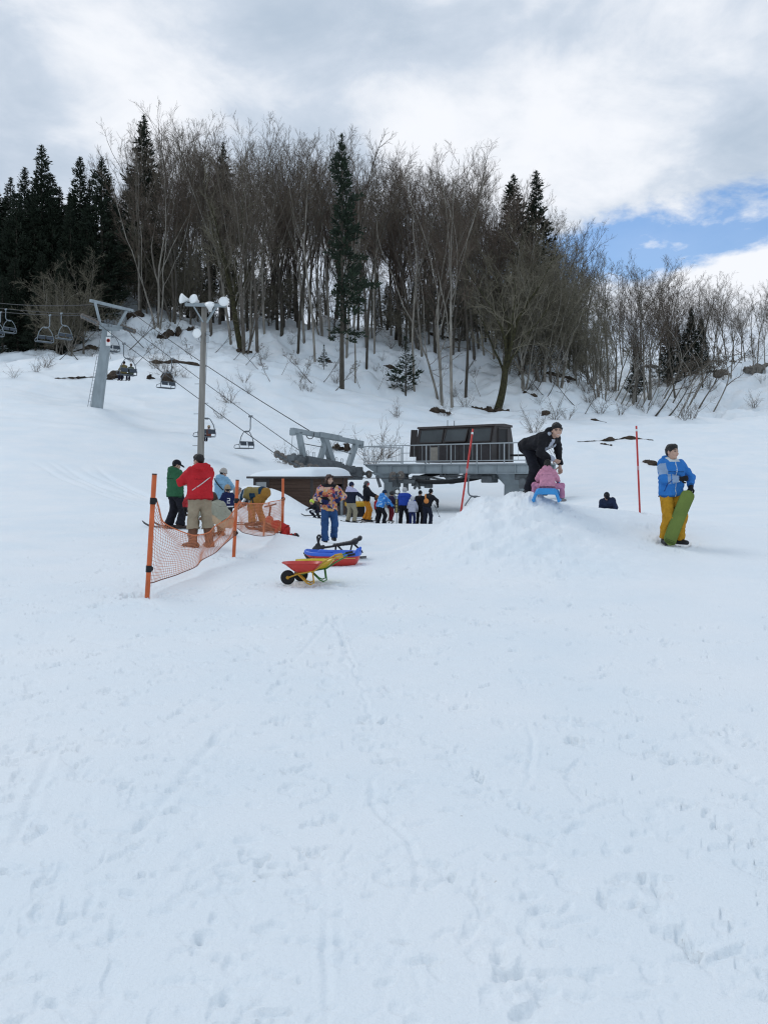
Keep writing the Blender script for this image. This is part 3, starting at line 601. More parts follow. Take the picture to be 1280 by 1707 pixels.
def build_trees():
    rng = random.Random(4)
    G1 = 'bare trees of the wood on the hill'
    ex = [(407,590,216,4),(429,588,228,0),(418,572,232,3),(441,556,224,1),(497,592,222,6),(507,572,232,1),(525,604,226,3),(549,566,226,1),(611,618,262,6),(624,592,268,3),(652,560,262,1),(690,662,270,3),(736,674,258,7),(753,678,256,1),(776,662,262,6),
          (703,600,268,1),(806,592,274,3),(823,600,286,1),(850,606,308,5),(872,622,322,2),(232,520,238,1),(264,548,206,7),(290,540,200,4),(255,515,212,1),(330,540,198,3),(352,560,206,0),(385,575,212,1),(470,560,222,2),(592,640,350,3),(578,600,228,1),(668,575,268,5),(725,590,262,2),(790,600,262,5)]
    for (px, py, tp, v) in ex:
        d = find_d(px, py); put_tree(BT[v], px, d, tp, kindname(v), group=G1)
    for k in range(86):
        px = 195 + (k + rng.random()) * 800 / 86; d = rng.uniform(99, 124) if px > 335 else rng.uniform(113, 124); v = rng.choice([0, 1, 2, 3, 5, 5, 2, 6, 7, 0])
        put_tree(BT[v], px, d, sky_top(px) + rng.choice([4, 10, 20, 35, 55, 90]) + rng.uniform(-6, 10), kindname(v), group=G1, wide=rng.uniform(.85, 1.15))
    for k in range(19):      # the brown brushy edge on the right shoulder
        px = 838 + (k + rng.random()) * 175 / 19; d = rng.uniform(88, 99); v = rng.choice([0, 1])
        put_tree(SCR[v], px, d, sky_top(px) + rng.uniform(40, 170), 'scraggly olive grey tree', group='scraggly trees at the wood edge', name='scraggly_tree')
    for (px, tp) in [(70,478),(95,462),(120,440),(140,418),(150,455),(170,395),(185,355),(200,372),(215,335),(225,408),(245,392),(105,505),(265,372),(285,400),(130,480),(85,500),(115,490),(160,430),(195,400),(210,430),(235,360),(255,425),(300,420),(150,505),(275,340),(318,390),(178,470),(228,455),(262,450)]:
        d = rng.uniform(84, 97) if px < 150 else rng.uniform(99, 107); put_tree(SCR[rng.choice([0, 1, 0])], px, d, tp, 'scraggly olive grey tree', group='scraggly trees at the wood edge', name='scraggly_tree', wide=1.0 if px < 150 else 1.15)
    for k in range(30):      # understorey
        px = 205 + (k + rng.random()) * 740 / 30; d = rng.uniform(101, 120) if px > 335 else rng.uniform(110, 120)
        put_tree(SCR[rng.choice([0, 1, 0])], px, d, rng.uniform(385, 470), 'low spreading bare tree', group='low trees under the tall bare trees', name='understorey_tree')
    # far right ridge
    for k in range(38):
        px = 985 + (k + rng.random()) * 330 / 38; d = rng.uniform(116, 152); v = rng.choice([0, 1, 3, 5, 6, 7])
        put_tree(BT[v], px, d, sky_top(px) + rng.choice([0, 8, 18, 40, 70]) + rng.uniform(-4, 8), kindname(v), group='bare trees on the right ridge', wide=1.15)
    for k in range(20):      # thin leaning stems in the gully
        px = 1000 + k * 9.2 + rng.uniform(-4, 4); d = rng.uniform(97, 112)
        put_tree(SAP[rng.choice([0, 2, 2])], px, d, 585 + rng.uniform(-50, 60), 'thin leaning sapling', group='saplings in the gully on the right', name='sapling', rz=rng.uniform(-.5, .5))
    for (px, py, tp, rz) in [(160,590,545,.3),(185,600,560,2.6),(215,590,520,.2),(240,580,525,3.0),(268,575,530,.1),(288,560,500,.6),(305,575,540,2.8),(130,600,545,2.5),(100,600,550,.4),(390,600,560,.3),(450,640,590,2.9),(540,640,590,.4),(600,650,600,2.8),(630,655,605,.2),(660,640,600,.1),(870,640,585,2.6),(895,650,590,.5),(905,660,610,2.9),(340,585,540,3.1),(875,660,600,.4),(500,640,590,.2),(1118,690,600,.1),(1130,695,590,.4),(1100,690,590,.2),(250,610,560,.1),(275,600,560,2.9),(225,610,570,.4),(320,600,560,2.7),(360,590,545,.2),(410,610,570,.3),(430,620,580,2.8),(470,625,580,.4),(520,640,590,3.0),(560,655,600,.2),(700,640,600,2.9),(730,650,600,.3),(770,640,595,.5),(800,660,610,2.8),(880,650,590,.2),(915,660,600,.5),(930,680,620,.4),(955,680,620,2.9),(975,690,625,.3),(180,560,530,.2)]:
        put_tree(SAP[rng.choice([0, 1, 1, 2])], px, find_d(px, py), tp, 'snow bent sapling', group='saplings bent over the snowy slope', name='sapling', rz=rz)
    GC = 'dark evergreens in the wood'
    for (px, d, tp, v) in [(18,104,296,2),(42,100,280,0),(70,97,242,0),(100,102,312,2),(134,98,262,0),(170,96,262,1),(150,108,300,2),(85,110,290,3),(55,108,320,3),(-10,100,300,1),(-45,104,270,0),(-90,100,290,1),(10,112,330,3),(120,112,330,3),(190,106,330,1),(25,90,430,3),(-25,92,400,3),(70,92,420,3),(112,95,400,3),(155,97,420,3),(0,98,400,3),(45,96,380,3),(90,98,370,3),(30,89,470,3),(60,88,480,3),(5,88,460,3),(92,90,490,3),(130,104,350,3),(-15,95,330,3),(28,94,325,3),(58,95,340,3),(88,96,330,3),(118,95,345,3),(146,95,350,3),(178,99,350,0),(104,90,430,3),(15,94,370,3)]:
        put_tree(CON[v], px, d, tp, 'tall dark cedar', group=GC, name='cedar_tree', wide=1.3, row='in the dense stand on the left')
    put_tree(CON[1], 241, 103, 192, 'tall thin cedar', label='tall cedar spire rising above the bare crowns left of the floodlight pole', name='cedar_tree', wide=1.1)
    put_tree(CON[2], 372, 112, 238, 'cedar', label='narrow cedar top half hidden among bare branches right of the floodlight pole', name='cedar_tree')
    put_tree(CON[1], 856, 112, 291, 'cedar', label='bushy dark cedar top poking out behind bare trees, the left one of a pair', name='cedar_tree', wide=1.3)
    put_tree(CON[0], 893, 108, 285, 'cedar', label='pointed dark cedar top poking out behind bare trees, the right one of a pair', name='cedar_tree', wide=1.3)
    for (px, d, tp, v) in [(455,122,440,3),(480,124,430,0),(645,124,470,1),(668,122,455,0),(700,125,440,3),(725,123,462,1),(750,126,450,0),(775,124,436,3),(800,125,450,1),(830,126,440,0),(865,122,430,3),(895,120,400,0),(920,118,420,1),(655,119,480,3),(690,121,470,3),(715,120,450,3),(740,121,470,3),(765,121,446,3),(785,122,470,3),(815,121,460,3),(845,121,450,3),(880,117,430,3),(905,117,440,3),(930,116,460,3),(210,118,400,3),(260,118,380,3),(225,120,350,1),(285,119,420,3),(315,121,440,3),(350,124,450,3),(392,124,430,1),(955,112,480,3),(440,126,430,3),(492,126,480,3),(630,124,500,3),(300,120,360,1),(330,124,420,3),(275,122,400,3),(240,112,420,3),(420,124,430,1),(940,112,470,1)]:
        put_tree(CON[v], px, d, tp, 'dark evergreen', group=GC, name='cedar_tree', row='half hidden behind bare trunks')
    for (px, d, tp, v) in [(1112,128,528,0),(1128,130,540,3),(1152,128,512,0),(1168,129,530,3),(1060,122,560,0),(1140,132,548,1)]:
        put_tree(CON[v], px, d, tp, 'blackish green evergreen', group='evergreens on the right ridge', name='fir_tree', wide=1.2)
    put_tree(BIGC, 570, find_d(570, 650), 224, '', label='tallest evergreen standing alone among bare trees above the lift hut', name='fir_tree', rz=.4, wide=1.0)
    put_tree(SMC, 676, find_d(676, 668), 562, '', label='small dark young fir on the snow slope above the cabin', name='fir_tree', wide=1.35)
    put_tree(SMC, 540, find_d(540, 618), 575, '', label='tiny young fir on the snow left of the tall evergreen', name='fir_tree', wide=1.2)
    put_tree(MOSSY, 829, find_d(829, 684), 395, '', label='thick mossy dark tree leaning right, its foot bare of snow above the cabin', name='mossy_tree', rz=0.15)
    put_tree(MOSSY, 402, find_d(402, 588) + 2, 300, '', label='thick dark mossy tree among pale stems right of the floodlight pole', name='mossy_tree', rz=2.6, wide=.8)
    bl = ['above the chair by the floodlight pole', 'above the lift hut roof', 'on the bank near the lift tower', 'below the rider on the chair', 'left of the dark cabin', 'right of the dark cabin', 'left of the right red pole', 'under the leaning saplings', 'on the open slope', 'at the far left crest']
    for (px, py, d0, h, v, lb) in [(383,672,55,2.0,1,'dry brown bush on the slope above the empty chair right of the floodlight pole'),(368,700,50,1.2,0,'low sprig under the dry brown bush above the empty chair'),(278,625,60,2.4,1,'brown bush growing from the bank right of the chair rider'),(262,610,66,2.0,0,'leafless bush on the bank just above the chair rider'),(292,632,60,1.8,2,'sparse bush right of the dark empty chair near the crest'),
            (620,752,44,2.4,0,'leafless bush beside the lift pylon crossbeam, left of the platform railing'),(550,730,47,2.0,2,'sparse twigs behind the lift pylon crossbeam'),(640,745,45,2.6,1,'bent leafless bush behind the left end of the platform railing'),(662,698,62,1.6,1,'dark bush on the slope left above the cabin roof'),(505,655,68,2.0,2,'pale dry bush on the crest above the lift pylon'),(890,722,58,2.2,0,'leafless bush right of the cabin behind the stooping man'),(945,700,66,2.0,2,'twiggy bush on the slope above the stooping man'),
            (925,700,68,2.2,0,'leafless bush above the stooping man, farther up the bank'),(1000,690,80,2.2,0,'thin bush left of the right red pole by the gully'),(1140,705,78,2.4,0,'bush at the foot of the gully above the teenager'),(1152,700,80,2.8,2,'tall sparse bush at the gully foot, right of its neighbour'),(1180,650,105,3,0,'bush on the white slope below the right ridge'),(1075,690,88,2.5,2,'bush under the leaning saplings above the right red pole'),(655,650,80,1.8,1,'brown bush just left of the young fir'),(495,772,40,1.6,2,'few thin twigs behind the left pulleys of the pylon'),(475,774,40,1.4,0,'small bush left of the pulleys above the hut'),
            (25,632,60,1.3,2,'grey bush at the left edge on the crest'),(560,640,78,1.6,1,'leafy brown bush at the foot of the tall evergreen')]:
        d = find_d(px, py, d0 * .82, d0 * 1.25); t = thing('bush', lb, 'bush', ground(px, d), random.Random(px).uniform(0, 6)); s = h / 1.8; t.scale = (s, s, s)
        obj('twigs', BUSH[v], t)
build_trees()
def build_brush():
    rng = random.Random(9)
    def one(px, py, lb, grp, hh):
        d = find_d(px, py, 52, 128); t = thing('brush', lb, 'brush', ground(px, d), rng.uniform(0, 6), grp); s = hh / 1.8; t.scale = (s, s, s); obj('twigs', BUSH[rng.choice([0, 1, 2])], t)
    for k in range(16): one(rng.uniform(60, 340), rng.uniform(560, 640), 'low leafless brush on the snowbank near the lift tower', 'brush on the bank near the lift tower', rng.uniform(.9, 2.2))
    for k in range(14): one(rng.uniform(400, 690), rng.uniform(575, 660), 'low leafless brush on the snow under the tall trees', 'brush under the tall trees', rng.uniform(.8, 1.8))
    for k in range(18): one(rng.uniform(740, 1010), rng.uniform(600, 698), 'low leafless brush on the slope right of the mossy tree', 'brush on the slope by the mossy tree', rng.uniform(.8, 2.0))
    for k in range(16): one(rng.uniform(1010, 1275), rng.uniform(615, 695), 'low leafless brush under the right ridge', 'brush under the right ridge', rng.uniform(1.0, 2.4))
build_brush()

# bare earth and rock showing where the snow has slid or melted
M_EARTH = mat('bare_earth', (.020, .015, .011), .95, scale=2.5, col2=(.085, .060, .042), bump=1.0, bscale=6)
M_ROCK = mat('rock', (.10, .09, .08), .9, scale=1.5, col2=(.26, .24, .21), bump=1.0, bscale=5)
def earth(pts, th, d0, d1, label, m=None, name='earth_bank', cat='earth bank'):
    rng = np.random.default_rng(int(pts[0][0])); W_ = [ (lambda d: ground(px, d))(find_d(px, py, d0, d1)) for px, py in pts]
    W_ = np.array(W_); n = 12; t = np.linspace(0, len(W_) - 1, n * (len(W_) - 1) + 1); i = np.minimum(t.astype(int), len(W_) - 2); f = (t - i)[:, None]; C = W_[i] * (1 - f) + W_[i + 1] * f
    rings = []; k = 16; m_ = len(C)
    for a in range(m_):
        d = C[a][1]; hh = th / F * d; env = math.sin(math.pi * (a + .5) / m_) ** .4 * max(.12, .72 + 1.5 * float(vnoise(np.array([a * .33 + pts[0][0]]), np.array([3.0]))[0]) + .7 * float(vnoise(np.array([a * 1.1 + pts[0][0]]), np.array([9.0]))[0]))
        tt = C[min(a + 1, m_ - 1)] - C[max(a - 1, 0)]; tt[2] = 0; tt = unit(tt); nn = np.array((-tt[1], tt[0], 0))
        if nn[1] > 0: nn = -nn                               # towards the viewer's side, downhill
        rings.append([C[a] + env * (nn * (math.cos(q) * hh * .55) + np.array((0, 0, math.sin(q) * hh * .46 + hh * .04))) + rng.normal(0, hh * .06, 3) for q in np.linspace(0, 2 * math.pi, k, endpoint=False)])
    mb = MB(); mb.loft(rings); return tag(mb.build(name, m or M_EARTH), label, cat, 'bare patches in the snow')
for a in [([(92,633),(150,632),(200,627)], 7, 55, 72, 'long brown strip of bare earth under the snow lip left of the lift tower'), ([(182,634),(196,624)], 20, 52, 70, 'wedge of reddish earth just right of the lift tower'), ([(246,630),(258,634)], 15, 52, 70, 'dark earth hollow beside the chair rider'), ([(272,632),(292,626)], 22, 52, 70, 'dark earth hollow with bush roots behind the empty chair near the crest'),
          ([(250,604),(300,605),(345,612)], 8, 72, 90, 'long dark earth strip crossing behind the floodlight pole'), ([(262,566),(290,560),(322,556)], 17, 80, 105, 'large brown earth bank left of the low floodlight'), ([(215,530),(240,532)], 14, 88, 112, 'rocky brown patch under the snow hump on the left hill'), ([(395,586),(420,592)], 16, 76, 105, 'dark earth round the stems right of the floodlight pole'),
          ([(552,738),(570,744),(583,746)], 20, 43, 60, 'dark hole of bare earth seen through the lift pylon frame'), ([(716,687),(735,688),(750,692)], 12, 66, 86, 'dark earth patch just above the cabin roof'), ([(785,680),(815,686),(848,686)], 10, 66, 90, 'dark strip of earth at the foot of the mossy leaning tree'), ([(872,657),(895,661)], 9, 70, 98, 'small earth patch right of the mossy leaning tree'),
          ([(962,737),(1010,737),(1040,731),(1088,739)], 7, 50, 75, 'long dark crack in the snow left and right of the right red pole'), ([(1000,741),(1020,744)], 5, 48, 75, 'short crack below the long one, left of the right red pole'), ([(1072,770),(1088,775),(1104,780)], 9, 44, 62, 'dark slanting slit of earth between the right red pole and the teenager'),
          ([(902,695),(915,690)], 12, 60, 85, 'small dark earth hole right above the stooping man'), ([(930,640),(955,640)], 9, 80, 100, 'earth patch on the right shoulder of the hill')]: earth(*a)
for a in [([(640,612),(662,616)], 6, 80, 120, 'small dark earth patch between trunks right of the tallest evergreen'), ([(700,560),(740,566),(770,570)], 6, 95, 125, 'thin dark earth line at the wood edge above the cabin'), ([(905,622),(935,628),(960,640)], 8, 78, 112, 'slanting dark earth line on the right shoulder'), ([(535,601),(560,606)], 6, 80, 118, 'small earth patch left of the tallest evergreen'), ([(120,590),(150,584),(178,588)], 7, 74, 104, 'dark earth strip behind the lift tower column'), ([(985,700),(1010,706)], 6, 58, 90, 'small dark hollow left of the gully foot')]: earth(*a)
for a in [([(1075,612),(1110,618),(1160,612),(1235,606)], 13, 120, 152, 'long grey brown rock band under the right ridge'), ([(1195,630),(1215,628)], 18, 112, 150, 'brown rounded boulder right end of the rock band'), ([(1238,620),(1262,618),(1278,610)], 15, 112, 150, 'broken rocks at the right edge below the ridge')]: earth(*a, m=M_ROCK, name='rock_outcrop', cat='rock')
# ---------------------------------------------------------------- lift, hut, station, poles
M_GALV = mat('galvanised_steel', (.36, .385, .40), .55, var=.14, scale=3, metal=.25, bump=.1)
M_GALVD = mat('dark_galvanised_steel', (.13, .142, .15), .6, var=.25, scale=5, metal=.3, bump=.15)
M_GREYP = mat('grey_paint', (.285, .325, .345), .55, var=.16, scale=3, bump=.1, stretch=(1, 1, .4))
M_BLACK = mat('black_rubber', (.015, .015, .017), .7, var=.3)
M_ROPE = mat('steel_rope', (.035, .037, .04), .6)
M_CHAIR = mat('chair_tube', (.15, .165, .18), .5, metal=.3)
M_CHAIRL = mat('chair_light_metal', (.24, .275, .30), .5, metal=.2)
M_SEAT = mat('chair_pad', (.05, .062, .078), .7)
M_WHITE = mat('white_enamel', (.80, .81, .80), .35, var=.04)
M_POLEW = mat('weathered_pole', (.20, .185, .165), .85, scale=2.5, col2=(.33, .31, .28), bump=.4, bscale=10, stretch=(3, 3, .2))
M_BRCAB = mat('dark_brown_cladding', (.022, .016, .015), .45, var=.3, scale=2, spec=.4)
M_GLASS = mat('dark_window_glass', (.035, .04, .044), .2, scale=.8, col2=(.075, .085, .088), spec=.25)
M_INSHADE = mat('painted_inside_shade', (.012, .012, .014), .6)  # near-black colour painted in for the shade of an interior, not glass
M_CREAM = mat('cream_paint', (.55, .50, .38), .7, var=.15)
M_RUST = mat('wheel_liner', (.16, .14, .125), .7, var=.3, scale=9)
M_RIM = mat('pale_wheel_rim', (.38, .36, .32), .6, var=.2, scale=9)

def rope_points(pts, sag=.004, n=10):
    out = []
    for a, b in zip(pts[:-1], pts[1:]):
        a = np.array(a); b = np.array(b); L = np.linalg.norm(b - a)
        for i in range(n): 
            t = i / n; out.append(a + (b - a) * t - np.array((0, 0, 4 * sag * L * t * (1 - t) if L > 6 else 0)))
    out.append(np.array(pts[-1])); return out
NEAR = rope_points([P(790,793,36.6), P(668,797,38.4), P(610,797,38.9), P(503,780,39.2), P(460,757,40.3), P(165,540,53.1), P(137,526,54.3), P(0,520,66), P(-260,528,88)])
FAR = rope_points([P(786,789,41.0), P(655,789,42.6), P(604,787,44.4), P(512,760,45.6), P(226,552,55.9), P(199,543,57), P(138,523.5,61), P(0,514,70), P(-260,520,93)])
COMM = rope_points([P(516,718,41.4), P(217,518,56.5), P(152,508,59.5), P(0,505.5,68), P(-260,510,90)], sag=.010)
tag(obj('haul_rope', MB().tube(NEAR, .022, 6).build('t', M_ROPE).data), 'nearer steel haul rope climbing left past the lift towers', 'rope', 'ropes of the chairlift')
tag(obj('haul_rope', MB().tube(FAR, .022, 6).build('t', M_ROPE).data), 'farther steel haul rope running behind the nearer one', 'rope', 'ropes of the chairlift')
tag(obj('signal_cable', MB().tube(COMM, .026, 6).build('t', M_ROPE).data), 'topmost black cable from the pylon crossbeam to the lift tower crossarm', 'cable', 'ropes of the chairlift')
for o in [o for o in S.objects if o.name == 't' or o.name.startswith('t.')]: bpy.data.objects.remove(o)
def on_rope(rp, px):
    for a, b in zip(rp[:-1], rp[1:]):
        qa, qb = pxy(a)[0], pxy(b)[0]
        if (qa - px) * (qb - px) <= 0 and abs(qa - qb) > 1e-6:
            t = (px - qa) / (qb - qa); d = 1 / ((1 - t) / a[1] + t / b[1]); f = (d - a[1]) / (b[1] - a[1] + 1e-9) if abs(b[1] - a[1]) > 1e-6 else t
            return a + (b - a) * f, math.atan2(b[1] - a[1], b[0] - a[0])
    raise ValueError(px)

def wheel(mb_t, mb_r, c, ax, r, w=.1):
    mb_t.lathe(c, ax, [(r*.80, -w/2), (r*.97, -w/2), (r, -w*.3), (r*.90, 0), (r, w*.3), (r*.97, w/2), (r*.80, w/2)], 16)
    mb_r.lathe(c, ax, [(r*.22, -w*.75), (r*.24, -w*.42), (r*.5, -w*.30), (r*.82, -w*.36), (r*.82, w*.36), (r*.5, w*.30), (r*.24, w*.42), (r*.22, w*.75)], 16)
def sheave_train(parent, p0, p1, n, r, name='pulley'):
    p0 = np.array(p0); p1 = np.array(p1); t = unit(p1 - p0); ax = unit(np.cross(t, (0, 0, 1.0)))
    fr = MB(); fr.beam(p0 - ax * .09 - np.array((0,0,r*.1)), p1 - ax * .09 - np.array((0,0,r*.1)), .05, .12); fr.beam(p0 + ax * .09, p1 + ax * .09, .05, .10)
    for i in range(n - 1):
        a = p0 + (p1 - p0) * (i + .5) / max(n - 1, 1); fr.cyl(a - ax * .16, a + ax * .16, .05, n=8)
    fr.build('pulley_frame', M_GALVD, parent)
    for i in range(n):
        c = p0 + (p1 - p0) * i / max(n - 1, 1); a = MB(); b = MB(); wheel(a, b, c, ax, r)
        o = a.build(name, M_RUST, parent); b.build('wheel_rim', M_RIM, o)

# tower on the slope
T1 = thing('lift_tower', 'grey steel lift tower leaning right on the snowy slope at the left', 'lift tower', ground(160, 55))
b0 = ground(160, 55) - np.array((0, 0, .6)); b1 = P(180, 547, 55)
ax = unit(b1 - b0); cr = unit(np.array((.562, .827, 0))); cx = unit(np.cross(ax, cr))
def rect(c, u, w, a, b): return [c - u*a - w*b, c + u*a - w*b, c + u*a + w*b, c - u*a + w*b]
xx = np.array((1.0, 0, 0)); yy_ = np.array((0, 1.0, 0))
MB().loft([rect(b0, xx, yy_, .34, .3), rect(b1, xx, yy_, .27, .25)], smooth=False).build('column', M_GREYP, T1)
m = MB(); la, lb = b0 + np.array((-.56, -.1, .6)), b1 + np.array((-.42, -.1, -.3))
m.tube([la, lb], .02, 6); m.tube([la + np.array((.18,0,0)), lb + np.array((.12,0,0))], .02, 6)
for i in range(22): q = la + (lb - la) * i / 22; m.tube([q, q + np.array((.2, 0, 0))], .012, 5)
m.build('ladder', M_GALV, T1)
m = MB(); m.beam(P(162,540,53.4), P(203,547,56.6), .24, .22, bev=.02); m.beam(P(170,546,54), P(196,550,56), .4, .18); m.build('lower_crossarm', M_GREYP, T1)
MB().beam(P(151,501,53.4), P(222,518,56.8), .20, .19, bev=.02).build('upper_crossarm', M_GREYP, T1)
MB().beam(P(159,504,53.6), P(168,541,53.7), .18, .18).build('strut', M_GREYP, T1); MB().beam(P(213,516,56.4), P(196,546,56.2), .18, .18).build('strut', M_GREYP, T1)
m = MB()
for px, py in ((176,536),(181,535),(186,537)): m.tube([P(px,545,54.6), P(px,py+2,54.6)], .03, 6); m.box(P(px,py,54.6), (.14,.1,.2))
m.tube([P(172,546,54.4),P(172,538,54.4),P(190,540,55.6),P(190,548,55.6)], .02, 6); m.build('cable_clamp', M_GALVD, T1)
sheave_train(T1, P(138,527,54.2), P(163,539,53.2), 6, .19); sheave_train(T1, P(200,543.5,57), P(224,552,56), 6, .19)
def local_board(parent, px, py, d, w, h, m, name, t=.02): return MB().box(P(px, py, d), (w, t, h), bev=.004).build(name, m, parent)
local_board(T1, 182.3, 556, 54.62, .26, .3, M_WHITE, 'number_plate')
sg = local_board(T1, 181, 569, 54.60, .34, .62, M_WHITE, 'warning_sign')
MB().lathe(P(181, 567.5, 54.58), (0, -1, 0), [(.13, 0), (.13, .006), (.085, .006), (.085, 0)], 20).build('red_ring', mat('sign_red', (.55, .06, .05), .5), sg)
MB().beam(P(179.2,565.7,54.575), P(182.8,569.3,54.575), .03, .006).build('red_bar', mat('sign_red', (.55, .06, .05), .5), sg)

# pylon by the hut
T2 = thing('lift_pylon', 'grey steel lift pylon frame with pulley trains standing behind the snow covered hut', 'lift pylon', ground(545, 42))
NB, FB = 39.6, 44.6
dd = lambda px: 1 / (1 / NB + (1 / FB - 1 / NB) * (px - 487) / (603 - 487))
def Q(px, py): return P(px, py, dd(px))
m = MB(); m.beam(Q(486,717), Q(604,739), .26, .26, bev=.02)
for px, py in ((488,721),(602,743)): m.box(Q(px,py), (.3,.3,.3), bev=.03)
m.beam(Q(530,724.5), Q(566,731), .42, .30, bev=.02); m.build('upper_crossbeam', M_GREYP, T2)
for a, b, w in ((Q(498,720), Q(507,766), .26), (Q(545,728), Q(532,772), .26), (Q(540,728), Q(557,782), .34), (Q(594,738), Q(579,782), .28)): MB().beam(a, b, w, w, bev=.015).build('strut', M_GREYP, T2)
m = MB(); m.beam(Q(484,763), Q(598,786), .5, .34, bev=.03); m.beam(Q(505,768), Q(560,778), .9, .5, bev=.03)
for px in range(490, 598, 9): q = Q(px, 764 + (px - 484) * .2); m.box(q + np.array((0, 0, .2)), (.22, .25, .18), bev=.02)
m.box(Q(592,789), (.9,.6,.75), bev=.05); m.build('walkway_beam', M_GALVD, T2)
m = MB()
for px in (513,523,561,570): 
    a = Q(px, 763 + (px - 505) * .22)
    for s_ in (-.05, .05): m.tube([a + np.array((s_,0,0)), a + np.array((s_*1.0,0,.42))], .012, 5)
    m.tube([a + np.array((-.05,0,.42)), a + np.array((.05,0,.42))], .012, 5); m.box(a, (.14,.14,.16), bev=.02)
m.tube([Q(503,739), Q(530,744), Q(556,748), Q(587,757)], .022, 6); m.tube([Q(488,722), Q(487,735), Q(485,762)], .012, 5)
lp = Q(517,719); m.tube([lp + np.array((.22*math.cos(a), 0, .30*math.sin(a) - .1)) for a in np.linspace(math.pi*.95, 2.05*math.pi, 12)], .025, 6)
m.build('handrail', M_GALVD, T2)
for px, py in ((528,779),(556,786)):
    q = Q(px, py); MB().beam(np.array((q[0], q[1], float(tz(q[0], q[1])) - .4)), q, .5, .5).build('column', M_GREYP, T2)
sheave_train(T2, P(462,757,40.2), P(502,778,39.2), 6, .20); sheave_train(T2, P(602,789,44.4), P(615,790.5,44.0), 2, .22); sheave_train(T2, P(517,778,39.2), P(527,779.5,39.2), 2, .17)

# chairs
def make_chair(mt, seat_m, name='lift_chair', kink=-.33):
    t = thing(name, 'x', 'lift chair', (0, 0, 0), 0, 'chairs hanging on the chairlift')
    m = MB(); m.box((0, 0, -.03), (.34, .09, .13), bev=.02); m.tube([(0,0,-.05),(0,.02,-.45),(0,.02,-.75)] + [(0, .02 + kink * (1 - math.cos(a)) / 1.0 * .5, -.75 - .22 * math.sin(a)) for a in np.linspace(.3, math.pi / 2, 5)] + [(0, kink, -1.0)], .034, 8)
    m.box((0, kink, -1.0), (.13, .20, .11), bev=.02); m.build('hanger', mt, t, True)
    w = .60; k = kink
    pts = [(0, k - w, -1.98), (0, k - w - .02, -1.85), (0, k - w * .78, -1.35), (0, k - w * .45, -1.07), (0, k - .2, -1.0), (0, k + .2, -1.0), (0, k + w * .45, -1.07), (0, k + w * .78, -1.35), (0, k + w + .02, -1.85), (0, k + w, -1.98)]
    m = MB(); m.tube(pts, .028, 8)
    for s_ in (-1, 1):
        y = k + s_ * w; m.tube([(0, y, -1.98), (.0, y, -2.06), (.42, y, -2.06), (.50, y, -2.0), (.44, y, -1.86), (.1, y, -1.82), (0, y, -1.84)], .022, 6)
    m.tube([(0, k - w, -2.06), (0, k + w, -2.06)], .024, 6); m.tube([(.42, k - w, -2.07), (.42, k + w, -2.07)], .024, 6); m.tube([(-.05, k - w, -1.64), (-.05, k + w, -1.64)], .02, 6)
    m.build('bail_frame', mt, t, True)
    m = MB()
    for i in range(5): m.box((.06 + i * .085, k, -2.04 - .006 * i), (.075, 2 * w - .06, .035), bev=.01)
    m.build('seat', seat_m, t, True)
    for s_ in (-1, 1): MB().box((-.045, k + s_ * w * .5, -1.77), (.04, w - .09, .24), roty(.12), bev=.012).build('backrest', seat_m, t, True)
    return t
CHD = make_chair(M_CHAIR, M_SEAT); CHL = make_chair(M_CHAIRL, M_SEAT); used = set()
CHAIRS = [(NEAR, 207, 1, -.33, 'd', 'dark lift chair carrying two riders right of the lift tower'), (FAR, 287, 1, .33, 'd', 'empty dark lift chair in front of the bushy bank'), (NEAR, 337, 1, -.33, 'd', 'lift chair partly hidden behind the floodlight pole'), (FAR, 418, 1, .33, 'd', 'empty lift chair hanging nearest the lift pylon, right of the floodlight pole'),
          (FAR, 10.5, 1, -.33, 'l', 'pale lift chair farthest left, fully in view'), (NEAR, 2, 1, .33, 'l', 'pale lift chair cut off by the left edge'), (NEAR, 84, 1, .33, 'l', 'left one of two pale chairs left of the lift tower'), (FAR, 103, 1, -.33, 'l', 'right one of two pale chairs left of the lift tower'), (FAR, 186, 1, -.1, 'd', 'lift chair half hidden behind the lift tower column')]
CHOBJ = []
PROTO = {}
for rp, px, s_, kk, ty, lb in CHAIRS:
    p, a = on_rope(rp, px); key = (ty, kk)
    if key not in PROTO:
        t = CHD if (ty == 'd' and 'd' not in used and kk == -.33) else CHL if (ty == 'l' and 'l' not in used and kk == -.33) else make_chair(M_CHAIR if ty == 'd' else M_CHAIRL, M_SEAT, kink=kk)
        if kk == -.33: used.add(ty)
        PROTO[key] = t
    else: t = copy_tree(PROTO[key])
    t.location = p; t.rotation_euler = (0, 0, a); t['label'] = lb; CHOBJ.append((t, p, a, kk))
t = copy_tree(PROTO[('d', -.33)]); q = P(781, 793, 36.6); t.location = q; t.rotation_euler = (0, 0, R(75)); t['label'] = 'lift chair coming round at the station, behind the left red pole'
bpy.context.view_layer.update()

